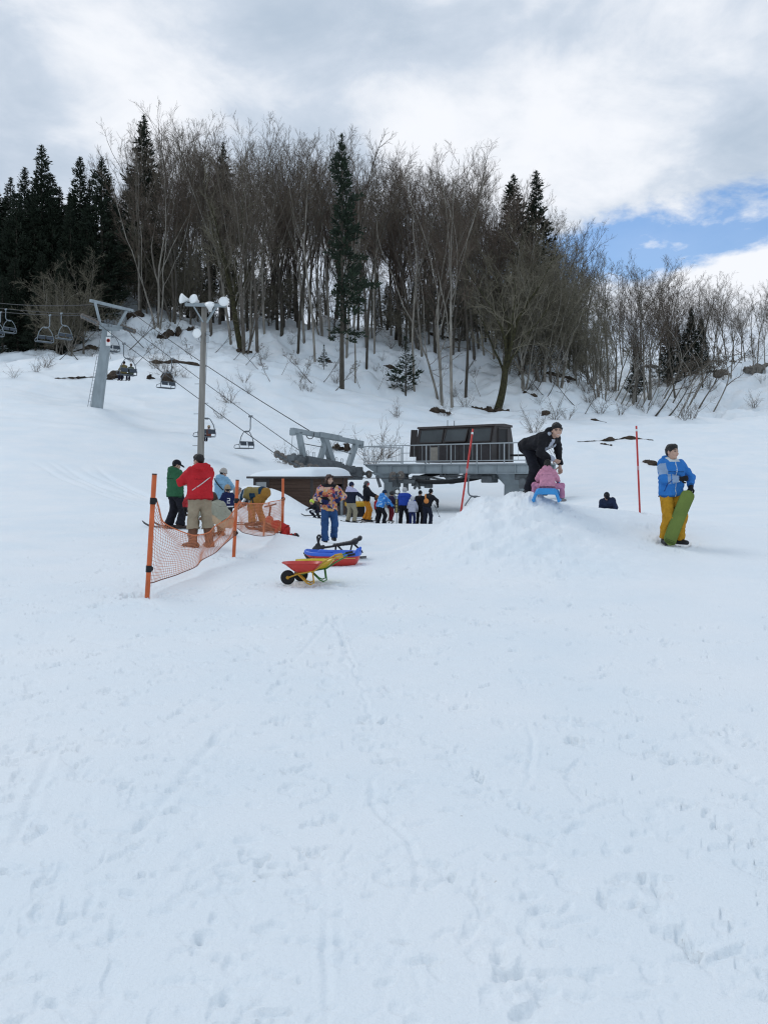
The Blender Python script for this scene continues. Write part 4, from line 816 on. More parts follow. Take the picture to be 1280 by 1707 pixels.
# floodlight pole
pg = ground(333, 29)
FP = thing('floodlight_pole', 'weathered floodlight pole with white round lamps, behind the man in red', 'floodlight pole', pg)
MB().tube([pg - np.array((0,0,.5)), P(336,700,29), P(341,505,29)], [.135, .122, .10], 16).build('pole', M_POLEW, FP)
cp = lambda px, py, d=28.8: P(px, py, d)
m = MB(); m.beam(cp(309,507.5), cp(377,509.5), .1, .12, bev=.01); m.beam(cp(309,507.5,29.2), cp(377,509.5,29.2), .1, .12, bev=.01); m.build('crossarm', M_GREYP, FP)
m = MB(); m.beam(cp(323,510), cp(339,537), .05, .05); m.beam(cp(362,511), cp(345,538), .05, .05); m.beam(cp(360,511,29.2), cp(343,538,29.2), .05, .05); m.build('brace', M_GREYP, FP)
def flood(px, py, r, dirv, d=28.75, stem=None):
    c = cp(px, py, d); dirv = unit(np.array(dirv, float)); a = MB()
    a.lathe(c, dirv, [(.03, -.30), (.06, -.30), (.08, -.2), (r * .55, -.16), (r * .92, -.03), (r, 0), (r * .985, .012), (r * .93, .012)], 24)
    o = a.build('floodlight', M_WHITE, FP); MB().lathe(c, dirv, [(r * .93, .004), (r * .6, .022), (.01, .03)], 24).build('lens', mat('milky_lens', (.86, .88, .88), .25, var=.03), o)
    if stem is not None: MB().tube([c - dirv * .2, stem], .02, 6).build('bracket', M_GREYP, o)
flood(302.5, 497.5, .19, (-.9, -.65, .1), stem=cp(312,507)); flood(322.5, 498, .185, (-.45, -1, .25), stem=cp(323,507)); flood(350, 507, .185, (.1, -.75, .9), stem=cp(350,509)); flood(373, 502.5, .185, (.12, -1, .15), stem=cp(373,509)); flood(328.5, 555.5, .18, (-.35, -1, -.05), stem=cp(339,556,29))
m = MB(); m.box(cp(346,566,28.85), (.09,.1,.24), bev=.01); m.box(cp(347,556,28.95), (.14,.14,.14), bev=.03); m.tube([cp(346,571), cp(345.5,585,28.87), cp(343,640,28.87)], .012, 5); m.build('switch_box', M_GALV, FP)
m = MB()
for i, py in enumerate((640, 672, 690, 724, 743)): 
    s_ = 1 if i % 2 else -1; px = 337 - (py - 640) * .035; m.tube([P(px + s_*4,py,29), P(px + s_ * 12,py,29)], .011, 5)
m.build('climbing_peg', M_GALVD, FP)

# hut
C0 = np.array((-3.23, 34.5)); e1 = unit(np.array((-.94, .34, 0)))[:2]; e2 = unit(np.array((.34, .94, 0)))[:2]
gz = float(tz(C0[0], C0[1])) - .9; EZ = CZ - 13 / F * 34.5
HUT = thing('lift_hut', 'low dark brown wooden hut under a thick pillow of snow', 'hut', (C0[0], C0[1], gz))
M_WOOD = mat('dark_brown_boards', (.065, .038, .027), .8, scale=2, col2=(.115, .070, .050), bump=.6, bscale=14, stretch=(.4, .4, 9))
M_FASC = mat('grey_brown_trim', (.055, .047, .045), .7, var=.2)
LA, LB = 2.95, 4.2; U3 = np.array((*e1, 0)); V3 = np.array((*e2, 0)); O3 = np.array((*C0, 0)); Z3 = np.array((0, 0, 1.0))
def hp(a, b, z): return O3 + U3 * a + V3 * b + Z3 * z
Hrot = np.stack((U3, V3, Z3), 1)
def hbox(m, a0, a1, b0, b1, z0, z1, bev=0.0): return m.box(hp((a0+a1)/2, (b0+b1)/2, (z0+z1)/2), (abs(a1-a0), abs(b1-b0), abs(z1-z0)), Hrot, bev)
m = MB(); nb = 16
for i in range(nb):                                        # lapped boards on the two faces in view, plain backs
    z0 = gz + (EZ - gz) * i / nb; z1 = gz + (EZ - gz) * (i + .97) / nb
    hbox(m, .05, LA - .72, 0, .06, z0, z1, .008); hbox(m, 0, .06, .08, 1.05, z0, z1, .008); hbox(m, 0, .06, 3.55, LB, z0, z1, .008)
    if z0 > EZ - .42 : hbox(m, 0, .06, 1.05, 3.55, z0, z1, .008)
hbox(m, LA - .1, LA, .06, LB, gz, EZ); hbox(m, .06, LA - .1, LB - .1, LB, gz, EZ); m.build('wall', M_WOOD, HUT)
for q_ in ((-.03,.08,-.03,.08,gz,EZ),(LA-.80,LA-.72,-.02,.07,gz,EZ),(LA-.08,LA+.02,-.03,.08,gz,EZ),(-.03,.07,1.0,1.08,gz,EZ),(-.03,.07,3.5,3.58,gz,EZ),(-.03,.07,2.55,2.62,gz,EZ-.4)): hbox(MB(), *q_, .01).build('corner_post', M_FASC, HUT)
for q_ in ((LA-.72,LA-.08,0,.06,EZ-.16,EZ),(LA-.72,LA-.08,0,.06,gz,EZ-.78),(LA-.72,LA-.64,0,.06,EZ-.78,EZ-.16),(-.035,.065,1.08,2.55,gz+.55,gz+1.05),(-.03,.065,2.62,3.5,gz+.4,gz+1.0)): hbox(MB(), *q_, .01).build('trim_board', M_FASC, HUT)
m = MB(); hbox(m, LA-.64, LA-.08, .03, .05, EZ-.78, EZ-.16); w1 = m.build('window', mat('frosted_pane', (.42,.44,.45), .3, var=.1, scale=2), HUT)
m = MB(); hbox(m, .10, .14, 1.08, 3.5, gz, EZ - .4); m.build('hatch_shade_sheet', M_INSHADE, HUT)  # solid dark sheet in the hatch opening, its colour standing for inner shade
m = MB(); hbox(m, .0, .05, 1.14, 1.75, gz+1.1, EZ-.45, .005); m.build('notice_board', mat('pale_board', (.36,.38,.40), .7, scale=5, col2=(.22,.24,.25)), HUT)
m = MB(); hbox(m, .02, .06, 2.9, 3.45, EZ-.85, EZ-.48, .005); hbox(m, .02,.06,2.75,3.4,EZ-1.18,EZ-.95,.005); m.build('poster', mat('pale_poster', (.50,.53,.53), .7, scale=7, col2=(.16,.2,.22)), HUT)
m = MB(); m.tube([hp(-.06, 3.15, gz+.3), hp(-.06, 3.15, EZ-.6)], .05, 8); m.tube([hp(-.06, 3.32, gz+.3), hp(-.06, 3.32, EZ-.75)], .03, 8); m.build('downpipe', M_GALV, HUT)
m = MB(); hbox(m, -.2, LA + .25, -.28, LB + .2, EZ, EZ + .10, .02); m.build('roof_slab', M_FASC, HUT)
# snow pillow on the roof
ns = 28; VV = []; QQ = []
for i in range(ns + 1):
    for j in range(ns + 1):
        u = -1 + 2 * i / ns; v = -1 + 2 * j / ns
        env = max(0.0, 1 - abs(u) ** 7) ** .45 * max(0.0, 1 - abs(v) ** 7) ** .45
        a = LA / 2 + u * (LA / 2 + .17); b = LB / 2 - .04 + v * (LB / 2 + .2)
        lip = .05 * env
        VV.append(hp(a, b, EZ + .10 + env * (.43 - .26 * max(0, u * .5 + .35) ** 1.3 + .08 * vnoise(np.array([a * .9]), np.array([b * .7]))[0])))
for i in range(ns):
    for j in range(ns): k = i * (ns + 1) + j; QQ.append((k, k + ns + 1, k + ns + 2, k + 1))
m = MB(); m.add(VV, QQ, True); m.build('roof_snow', snow_mat(), HUT)

# station: platform, cabin, bullwheel
E3 = unit(np.array((.78, -.62, 0))); N3 = unit(np.array((.62, .78, 0))); L0 = np.array((1.68, 40.5, 0)); Srot = np.stack((E3, N3, Z3), 1); DZ = 1.97
def sp(s, n, z): return L0 + E3 * s + N3 * n + Z3 * z
def sbox(m, s0, s1, n0, n1, z0, z1, bev=0.0): return m.box(sp((s0+s1)/2, (n0+n1)/2, (z0+z1)/2), (abs(s1-s0), abs(n1-n0), abs(z1-z0)), Srot, bev)
ST = thing('lift_station', 'grey steel lift station platform with railing, bullwheel beneath and dark cabin above', 'lift station', sp(1.3, .7, float(tz(3.1, 40.2))))
m = MB(); sbox(m, -2.9, 7.0, -.85, 2.6, DZ - .06, DZ, .01)
m.build('deck', M_GALV, ST)
m = MB(); sbox(m, -2.2, 6.9, -.72, -.58, DZ - .48, DZ - .06, .01); sbox(m, -2.2, 6.9, 2.1, 2.25, DZ - .48, DZ - .06, .01); sbox(m, -2.2, 6.9, -.80, -.5, DZ - .10, DZ - .065); sbox(m, -2.2, 6.9, -.80, -.5, DZ - .50, DZ - .465)
for s in np.arange(-2.1, 6.9, 1.05): sbox(m, s, s + .08, -.60, 2.1, DZ - .42, DZ - .07); sbox(m, s + .02, s + .05, -.80, -.70, DZ - .465, DZ - .10)
m.loft([[sp(-2.2, n, DZ - .06) for n in (-.7, -.6)] + [sp(-2.2, n, DZ - .48) for n in (-.6, -.7)], [sp(-2.9, n, DZ - .06) for n in (-.7, -.6)] + [sp(-2.9, n, DZ - .10) for n in (-.6, -.7)]], smooth=False)
m.build('deck_beam', M_GREYP, ST)
def column(s, w):
    q = sp(s, .7, 0); gzz = float(tz(q[0], q[1])) - .4; m = MB()
    ring = lambda z, a, b: [sp(s - a, .7 - b, z), sp(s + a, .7 - b, z), sp(s + a, .7 + b, z), sp(s - a, .7 + b, z)]
    m.loft([ring(gzz, w * .55, .35), ring(DZ - 1.05, w * .5, .35), ring(DZ - .8, w * .75, .45), ring(DZ - .48, w * 1.45, .8)], smooth=False); m.build('column', M_GREYP, ST)
column(5.5, .82); column(-2.15, .56)
m = MB(); zr = DZ + .95
RS = -.82
for s in (-2.85, -.25, 1.25, 2.75, 4.25, 5.75, 6.9): MB().beam(sp(s, RS, DZ), sp(s, RS, zr), .055, .055).build('railing_post', M_GALV, ST)
m = MB(); m.beam(sp(-2.85, RS, zr), sp(6.95, RS, zr), .055, .055); m.beam(sp(-2.85, RS, DZ + .13), sp(6.95, RS, DZ + .13), .045, .045)
m.beam(sp(-2.85, RS, zr), sp(-2.85, 2.5, zr), .05, .05); m.beam(sp(-2.85, RS, DZ + .13), sp(-2.85, 2.5, DZ + .13), .045, .045); m.beam(sp(-2.85, 2.5, DZ), sp(-2.85, 2.5, zr), .05, .05); m.beam(sp(-2.85, 2.5, zr - .3), sp(-.2, 2.5, zr - .3), .04, .04); m.beam(sp(-1.2,2.5,DZ),sp(-1.2,2.5,zr-.3),.05,.05)
m.beam(sp(-1.6, 2.5, zr - .25), sp(-1.0, 3.3, DZ - .4), .04, .04); m.build('handrail', M_GALV, ST)
m = MB()
for s in np.arange(-2.5, 6.9, .5): m.beam(sp(s, RS, DZ + .13), sp(s, RS, zr), .016, .016)
for n in np.arange(-.4, 2.5, .4): m.beam(sp(-2.85, n, DZ + .13), sp(-2.85, n, zr), .016, .016)
m.build('baluster', M_GALV, ST)
# cabin: battered upper half
CL = 4.6; D0 = 2.15; zc = DZ + .07; zm = zc + .92; zt = zc + 1.78
def sec(s, i=0.0): return [sp(s, i, zc), sp(s, D0 - i, zc), sp(s, D0 - i, zm), sp(s, D0 - .26 - i, zt), sp(s, .26 + i, zt), sp(s, i, zm)]
m = MB(); m.loft([sec(0), sec(CL)], smooth=False); cab = m.build('cabin', M_BRCAB, ST)
m = MB()
rf = lambda s: [sp(s, .18, zt - .01), sp(s, D0 - .18, zt - .01), sp(s, D0 - .22, zt + .10), sp(s, D0/2, zt + .15), sp(s, .22, zt + .10)]
m.loft([rf(-.06), rf(CL + .06)], smooth=False); m.build('cabin_roof', mat('brown_roof_sheet', (.04,.03,.028), .5, var=.2), ST)
sl = unit(sp(0, .26, zt) - sp(0, 0, zm)); so = unit(np.cross(E3, sl)); so = so if so @ N3 < 0 else -so
def slope(s, h, out=0.0): return sp(s, 0, zm) + sl * h + so * out
def wpan(s0, s1, tilt=0.0):
    f = MB(); a0, a1 = .10, .82; fr = .055
    A = [slope(s0 + tilt, a0, .012), slope(s1 + tilt * .2, a0, .012 + (.10 if tilt else 0)), slope(s1, a1, .012), slope(s0, a1, .012)]
    if tilt: A[0] = slope(s0, a0, .11); A[1] = slope(s1, a0, .11)
    for i in range(4): f.beam(A[i], A[(i + 1) % 4], fr, .05, up=so)
    w = f.build('window', M_BRCAB, ST)
    c = [p + so * .004 for p in A]; g = MB(); g.add(c + [p - so * .012 for p in c], [(0,1,2,3),(7,6,5,4),(0,4,5,1),(1,5,6,2),(2,6,7,3),(3,7,4,0)]); g.build('pane', M_GLASS, w)
wpan(.18, 1.62); wpan(1.80, 3.10, .06); wpan(3.28, 4.48)
m = MB()
for s in (.18, .82, 1.46, 2.10, 2.74, 3.38, 4.02): sbox(m, s, s + .58, -.012, .004, zc + .10, zc + .80, .004)
m.build('lower_panel', mat('brown_lower_panel', (.03, .024, .026), .3, var=.25), ST)
m = MB(); sbox(m, .95, 1.40, -.020, -.010, zc + .10, zc + .78); m.build('pale_curtain', mat('curtain', (.30, .27, .23), .6), ST)
m = MB(); sbox(m, CL + .001, CL + .02, .62, 1.42, zc + .05, zc + 1.66, .004); m.build('doorway_shade_sheet', M_INSHADE, ST)  # dark slab on the solid cabin end, shade of the doorway painted in
m = MB(); 
for a, b in (((CL+.02,.60),(CL+.02,.60)),((CL+.02,1.44),(CL+.02,1.44))): m.beam(sp(*a, zc), sp(*b, zc + 1.68), .06, .06)
m.beam(sp(CL+.02,.58,zc+1.68), sp(CL+.02,1.46,zc+1.68), .06, .06); m.build('door_frame', M_BRCAB, ST)
m = MB(); m.add([sp(-.02, .02, zc + .3), sp(-.3, -.16, zc + .3), sp(-.3, -.02, zt - .05), sp(-.02, .2, zt - .05), sp(-.04, .05, zc + .3), sp(-.32, -.13, zc + .3), sp(-.32, .01, zt - .05), sp(-.04, .23, zt - .05)], [(0,1,2,3),(7,6,5,4),(0,4,5,1),(1,5,6,2),(2,6,7,3),(3,7,4,0)]); m.build('open_door', M_BRCAB, ST)
m = MB(); m.tube([sp(1.6,.6,zt), sp(1.6,.6,zt+.42)], .02, 6); m.tube([sp(1.95,.7,zt), sp(1.95,.7,zt+.38)], .02, 6); m.build('antenna', M_GALVD, ST)
# bullwheel: tilted a little towards the front
bc = sp(1.75, .75, 1.34); tl = unit(Z3 - N3 * .15); ua = unit(np.cross(tl, N3)); wa = np.cross(tl, ua); BR = 1.85
m = MB(); m.tube([bc + BR * (math.cos(a) * ua + math.sin(a) * wa) for a in np.linspace(0, 2 * math.pi, 64, endpoint=False)], .075, 8, closed=True); m.tube([bc - tl * .1 + BR * .97 * (math.cos(a) * ua + math.sin(a) * wa) for a in np.linspace(0, 2 * math.pi, 64, endpoint=False)], .05, 8, closed=True); bw = m.build('bullwheel', M_BLACK, ST)
m = MB()
for k in range(10):
    a = 2 * math.pi * k / 10; dv = math.cos(a) * ua + math.sin(a) * wa; m.beam(bc - tl * .26 + dv * .2, bc - tl * .04 + dv * BR * .96, .07, .09)
m.lathe(bc, -tl, [(.32, -.1), (.34, .1), (.30, .36), (.12, .42)], 20); m.build('spoke', M_GALV, bw)
# machinery under the deck
m = MB(); sbox(m, -1.2, -.9, -.5, -.1, .75, DZ - .48, .02); sbox(m, -.7, .1, -.6, -.2, .95, 1.2, .02); sbox(m, -1.5, -.6, -.45, .2, 1.0, 1.3, .02); sbox(m, .1, 1.1, -.55, -.25, .80, 1.0, .02); sbox(m, -.45, -.25, -.55, -.3, .55, DZ - .48, .02); sbox(m, .9, 1.25, -.55, -.2, .72, 1.12, .03)
m.cyl(sp(.2,-.5,1.22), sp(1.05,-.5,1.22), .15, n=14); m.cyl(sp(1.05,-.5,1.22), sp(1.2,-.5,1.22), .1, n=12); sbox(m, 3.1, 4.9, -.3, .25, DZ - .75, DZ - .5, .03); sbox(m, 4.2, 4.8, -.4, .3, DZ - .95, DZ - .6, .04); sbox(m, 6.1, 7.3, -.5, .1, DZ - .80, DZ - .5, .04); sbox(m,6.4,6.7,-.6,.0,DZ-1.2,DZ-.7,.03)
m.beam(sp(1.9,-.55,DZ-.62), sp(4.1,-.55,DZ-.55), .05, .06); m.build('drive_machinery', M_GALVD, ST)
sheave_train(ST, P(655,793.5,39.9), P(668,792.5,39.5), 2, .23)
MB().beam(P(628,793,40.6), P(634,812,40.6), .5, .16).build('end_plate', M_GALVD, ST)
m = MB(); m.beam(P(690,796,39.8), P(700,815,39.6), .08, .12); m.beam(P(690,815,39.8), P(702,796,39.6), .08, .12); m.build('cross_brace', M_GALVD, ST)
MB().box(P(682,803,39.7), (.6,.3,.2), bev=.03).build('guide_box', M_GALVD, ST)
m = MB(); m.box(sp(6.35, 1.0, DZ + .55), (.62, .6, 1.1), Srot, bev=.02); cab2 = m.build('control_cabinet', M_CREAM, ST)
m = MB(); m.tube([sp(6.6,.65,DZ+.9), sp(6.75,.5,DZ+.8), sp(6.7,.55,DZ+.4), sp(6.75,.5,DZ+.02)], .04, 6); sbox(m, 5.1, 5.9, .9, 1.1, DZ+.35, DZ+.45); m.build('hose', M_BLACK, cab2)

# queue sign
qg = ground(661, 31.2); M_YEL = mat('sign_yellow', (.62, .52, .20), .6)
QS = thing('queue_sign', 'narrow black sign with yellow characters under a round white sign, at the queue', 'sign', qg)
MB().tube([qg - np.array((0,0,.2)), P(662,822,31.2)], .022, 8).build('stand', M_GALV, QS)
bd = MB().box(P(661,843.5,31.17), (.155,.03,.56), bev=.006).build('board', M_BLACK, QS)
m = MB(); rr = random.Random(2)
for i in range(5):
    c = P(661, 834.5 + i * 4.5, 31.15); 
    for k in range(3): m.box(c + np.array((0, 0, .032 - .03 * k)), (.075 if k != 1 else .05, .004, .010))
    m.box(c + np.array((rr.choice((-.02, 0, .02)), -.001, 0)), (.011, .004, .075))
m.build('lettering', M_YEL, bd)
rs = MB().lathe(P(662,819.5,31.15), (0,-1,0), [(.115,-.02),(.115,.0)], 24).build('round_sign', M_WHITE, QS); MB().lathe(P(662,819.5,31.15), (0,-1,0), [(.118,-.01),(.118,.008),(.088,.008),(.088,-.01)], 24).build('dark_ring', M_BLACK, rs)
MB().box(P(661,824.5,31.16), (.11,.02,.10)).build('small_plate', M_WHITE, QS)

# red slalom poles, orange fence
M_RED = mat('red_pole', (.52, .045, .04), .45, var=.1, scale=8); M_ORP = mat('orange_post', (.60, .13, .04), .5, var=.15, scale=9)
def slalom(px0, py0, px1, py1, d, lb):
    a, b = P(px0, py0, d), P(px1, py1, d); t = thing('slalom_pole', lb, 'marker pole', b, 0, 'red marker poles on the snow heap')
    MB().tube([b - (a - b) * .25, a], .018, 10).build('shaft', M_RED, t); u = unit(a - b)
    m = MB(); m.cyl(a - u * .10, a - u * .06, .0195, n=10); m.build('reflective_band', M_WHITE, t)
    m = MB(); m.cyl(a - u * .82, a - u * .74, .0190, n=10); m.build('faded_print', mat('faded_print', (.55,.3,.3), .6), t)
slalom(788, 715, 768, 853, 14.2, 'red marker pole leaning right in front of the dark cabin'); slalom(1060, 710, 1066, 855, 14.2, 'upright red marker pole between the stooping man and the teenager')
def fpost(px0, py0, px1, py1, d, lb):
    a, b = P(px0, py0, d), P(px1, py1, d); t = thing('fence_post', lb, 'post', b, 0, 'orange posts of the net fence')
    MB().tube([b - (a - b) * .2, a], .030, 14).build('shaft', M_ORP, t); u = unit(a - b); m = MB(); m.cyl(a - u*.012, a + u*.004, .0305, n=14); m.build('cap', mat('dark_cap', (.07,.04,.035), .7), t)
    return a, b, u, t
PA = fpost(258, 790, 246, 992, 9.4, 'nearest orange fence post, left end of the net'); PB = fpost(396, 800, 390, 926, 13.1, 'middle orange fence post between the two nets'); PC = fpost(472, 797, 471, 893, 17.9, 'farthest orange fence post, in front of the hut')
def net(p0, p1, q0, q1, sag_t, sag_b, bulge, lb, cellw=.058):
    """p: upper attachment points, q: lower ones; cords sag between"""
    t = thing('net', lb, 'net', (np.array(p0) + np.array(q0)) / 2, 0, 'orange nets of the fence'); W_ = np.linalg.norm(np.array(p1) - p0); nu = int(W_ / cellw); nv = 22
    dirv = unit(np.array(p1) - np.array(p0)); nrm = unit(np.cross(dirv, Z3))
    def sf(u, v):
        tp = p0 + (p1 - p0) * u - Z3 * sag_t * (4 * u * (1 - u)) ** .8 * (1 + .25 * (0.5 - u)); bt = q0 + (q1 - q0) * u - Z3 * sag_b * (4 * u * (1 - u)) ** .9
        x = tp + (bt - tp) * v
        x = x + nrm * bulge * math.sin(math.pi * u) ** .7 * math.sin(math.pi * min(1, v * 1.0)) * 1.0 + nrm * .06 * vnoise(np.array([u * 7.0]), np.array([v * 3.0]))[0] * 2 + dirv * .05 * vnoise(np.array([u * 9.0 + 4]), np.array([v * 2.0]))[0] * 2 * math.sin(math.pi * u)
        gz_ = float(tz(x[0], x[1])) + .02
        if x[2] < gz_: x[2] = gz_ + .004
        return x
    grid = np.array([[sf(i / nu, j / nv) for j in range(nv + 1)] for i in range(nu + 1)])
    sg = []
    for i in range(nu + 1):
        for j in range(nv):
            sg.append((grid[i, j], grid[i, j + 1], .0027, .0027))
    for j in range(nv + 1):
        for i in range(nu): sg.append((grid[i, j], grid[i + 1, j], .0027, .0027))
    off = np.array(t.location); sg = [(a - off, b - off, r, s_) for a, b, r, s_ in sg]
    obj('netting', seg_mesh('netting', sg, 3, mat('orange_net', (.62, .20, .08), .6)), t)
    m = MB(); m.tube([grid[i, 0] for i in range(nu + 1)], .009, 6); m.build('top_cord', mat('orange_cord', (.60, .16, .05), .6), t)
    m = MB(); m.tube([grid[i, nv] for i in range(nu + 1)], .007, 6); m.build('bottom_cord', mat('brown_cord', (.16, .05, .03), .7), t)
    return grid
def at(pp, f): return pp[1] + (pp[0] - pp[1]) * f
net(at(PA, .80), at(PB, .74), at(PA, .10) + np.array((-.02,-.0,0)), at(PB, .30), .52, .14, .05, 'larger orange net sagging between the nearest and middle posts')
net(at(PB, .74), at(PC, .66), at(PB, .36), at(PC, .10), .10, .14, .04, 'smaller orange net between the middle and farthest posts')
for pp, fs in ((PA, (.78, .22)), (PB, (.73, .30)), (PC, (.64,))):
    for f in fs:
        c = at(pp, f); m = MB(); m.cyl(c - pp[2] * .045, c + pp[2] * .035, .037, n=12); m.box(c + np.array((.035, -.03, 0)), (.05, .04, .05), bev=.01); m.build('net_hook', M_BLACK, pp[3])
# ---------------------------------------------------------------- solids from blended distance fields (bodies, clothes, plastic)
class SDF:
    def __init__(s): s.ops = []
    def cone(s, a, b, ra, rb=None, k=.02, cut=False): s.ops.append(('c', np.array(a, float), np.array(b, float), float(ra), float(ra if rb is None else rb), k, cut)); return s
    def ell(s, c, r, M=None, k=.02, cut=False): s.ops.append(('e', np.array(c, float), np.array(r, float), np.eye(3) if M is None else np.array(M), k, cut)); return s
    def plane(s, o, n, k=.004): s.ops.append(('p', np.array(o, float), unit(np.array(n, float)), k)); return s
    def add(s, q, k=.01): s.ops.append(('s', q, k)); return s
    def box(s):
        lo = np.full(3, 1e9); hi = -lo
        for o in s.ops:
            if o[0] == 'c' and not o[6]:
                for p, r in ((o[1], o[3]), (o[2], o[4])): lo = np.minimum(lo, p - r); hi = np.maximum(hi, p + r)
            elif o[0] == 'e' and not o[5]: r = max(o[2]); lo = np.minimum(lo, o[1] - r); hi = np.maximum(hi, o[1] + r)
            elif o[0] == 's': a, b = o[1].box(); lo = np.minimum(lo, a); hi = np.maximum(hi, b)
        return lo, hi
    def field(s, ax, sl=None):
        D = np.full((len(ax[0]), len(ax[1]), len(ax[2])), .5, np.float32)
        def sub(lo, hi):
            r = []
            for k in range(3):
                a = np.searchsorted(ax[k], lo[k]); b = np.searchsorted(ax[k], hi[k]); r.append(slice(max(a - 1, 0), min(b + 1, len(ax[k]))))
            return tuple(r)
        for o in s.ops:
            if o[0] == 'p':
                X = ax[0][:, None, None] - o[1][0]; Y = ax[1][None, :, None] - o[1][1]; Z = ax[2][None, None, :] - o[1][2]
                D = np.maximum(D, (X * o[2][0] + Y * o[2][1] + Z * o[2][2]).astype(np.float32)); continue
            if o[0] == 's':
                d = o[1].field(ax); k = o[2]; h = np.clip(.5 + .5 * (D - d) / k, 0, 1); D = D + (d - D) * h - k * h * (1 - h); continue
            if o[0] == 'c': k = o[5]; cut = o[6]; pad = k * 2 + .04; lo = np.minimum(o[1] - o[3], o[2] - o[4]) - pad; hi = np.maximum(o[1] + o[3], o[2] + o[4]) + pad
            else: k = o[4]; cut = o[5]; pad = k * 2 + .04; r = max(o[2]); lo = o[1] - r - pad; hi = o[1] + r + pad
            q = sub(lo, hi)
            X = ax[0][q[0]][:, None, None]; Y = ax[1][q[1]][None, :, None]; Z = ax[2][q[2]][None, None, :]
            if X.size == 0 or Y.size == 0 or Z.size == 0: continue
            if o[0] == 'c':
                a, b = o[1], o[2]; ba = b - a; L2 = max(ba @ ba, 1e-9); x = X - a[0]; y = Y - a[1]; z = Z - a[2]
                h = np.clip((x * ba[0] + y * ba[1] + z * ba[2]) / L2, 0, 1); d = np.sqrt((x - h * ba[0]) ** 2 + (y - h * ba[1]) ** 2 + (z - h * ba[2]) ** 2) - (o[3] + (o[4] - o[3]) * h)
            else:
                c, r, M_ = o[1], o[2], o[3]; x = X - c[0]; y = Y - c[1]; z = Z - c[2]
                u = [(x * M_[0, i] + y * M_[1, i] + z * M_[2, i]) for i in range(3)]
                k0 = np.sqrt(sum((u[i] / r[i]) ** 2 for i in range(3))); k1 = np.sqrt(sum((u[i] / r[i] ** 2) ** 2 for i in range(3))) + 1e-6; d = k0 * (k0 - 1) / k1
            d = d.astype(np.float32); E = D[q]
            if cut: h = np.clip(.5 - .5 * (E + d) / k, 0, 1); D[q] = E + (-d - E) * h + k * h * (1 - h)
            else: h = np.clip(.5 + .5 * (E - d) / k, 0, 1); D[q] = E + (d - E) * h - k * h * (1 - h)
        return D
    def mesh(s, vox, name, mats, rough=0.0, rscale=9.0, slots=None, seed=0):
        lo, hi = s.box(); ax = [np.arange(lo[k] - 2.5 * vox - .01, hi[k] + 3.5 * vox + .01, vox) for k in range(3)]
        D = s.field(ax)
        if rough:
            X, Y, Z = np.meshgrid(*ax, indexing='ij'); nz = np.abs(D) < .06
            x, y, z = X[nz] * rscale + seed * 3.7, Y[nz] * rscale, Z[nz] * rscale
            D[nz] += (rough * (1.3 * vnoise(x, y, z * .8) + .9 * vnoise(x * 2.3 + 4, y * 2.3, z * 1.7) + .5 * (1 - 4 * np.abs(vnoise(x * 1.4 + 9, y * 1.4, z * 1.9))))).astype(np.float32)
        ins = D < 0
        # surface nets
        c = sum(ins[i:ins.shape[0]-1+i, j:ins.shape[1]-1+j, k:ins.shape[2]-1+k].astype(np.int8) for i in (0,1) for j in (0,1) for k in (0,1))
        act = (c > 0) & (c < 8); idx = -np.ones(act.shape, np.int64); I = np.argwhere(act); idx[act] = np.arange(len(I))
        acc = np.zeros((len(I), 3)); cnt = np.zeros(len(I))
        cor = [(i, j, k) for i in (0,1) for j in (0,1) for k in (0,1)]
        val = {q: D[I[:,0]+q[0], I[:,1]+q[1], I[:,2]+q[2]] for q in cor}
        for q in cor:
            for a in range(3):
                if q[a] == 0:
                    r = list(q); r[a] = 1; r = tuple(r); v0, v1 = val[q], val[r]; m_ = (v0 < 0) != (v1 < 0); t = np.where(m_, v0 / (v0 - v1 + 1e-12), 0)
                    p = np.tile(np.array(q, float), (len(I), 1)); p[:, a] += t; acc[m_] += p[m_]; cnt[m_] += 1
        V = (I + acc / np.maximum(cnt, 1)[:, None]) * vox + np.array([ax[0][0], ax[1][0], ax[2][0]])
        Qs = []
        for a in range(3):
            b, c2 = (a + 1) % 3, (a + 2) % 3
            s0 = [slice(None)] * 3; s1 = [slice(None)] * 3; s0[a] = slice(0, -1); s1[a] = slice(1, None)
            A, B = ins[tuple(s0)], ins[tuple(s1)]; E = np.argwhere(A != B); E = E[(E[:, b] > 0) & (E[:, c2] > 0) & (E[:, b] < act.shape[b]) & (E[:, c2] < act.shape[c2])]
            if not len(E): continue
            def cell(db, dc): e = E.copy(); e[:, b] -= db; e[:, c2] -= dc; return idx[e[:,0], e[:,1], e[:,2]]
            q = np.stack((cell(1,1), cell(0,1), cell(0,0), cell(1,0)), 1); f = A[E[:,0], E[:,1], E[:,2]]
            q[~f] = q[~f][:, ::-1]; Qs.append(q)
        Qd = np.concatenate(Qs)
        mi = None
        if slots is not None: mi = slots(V[Qd].mean(1))
        return mesh_np(name, V, quads=Qd, mats=mats, mi=mi)

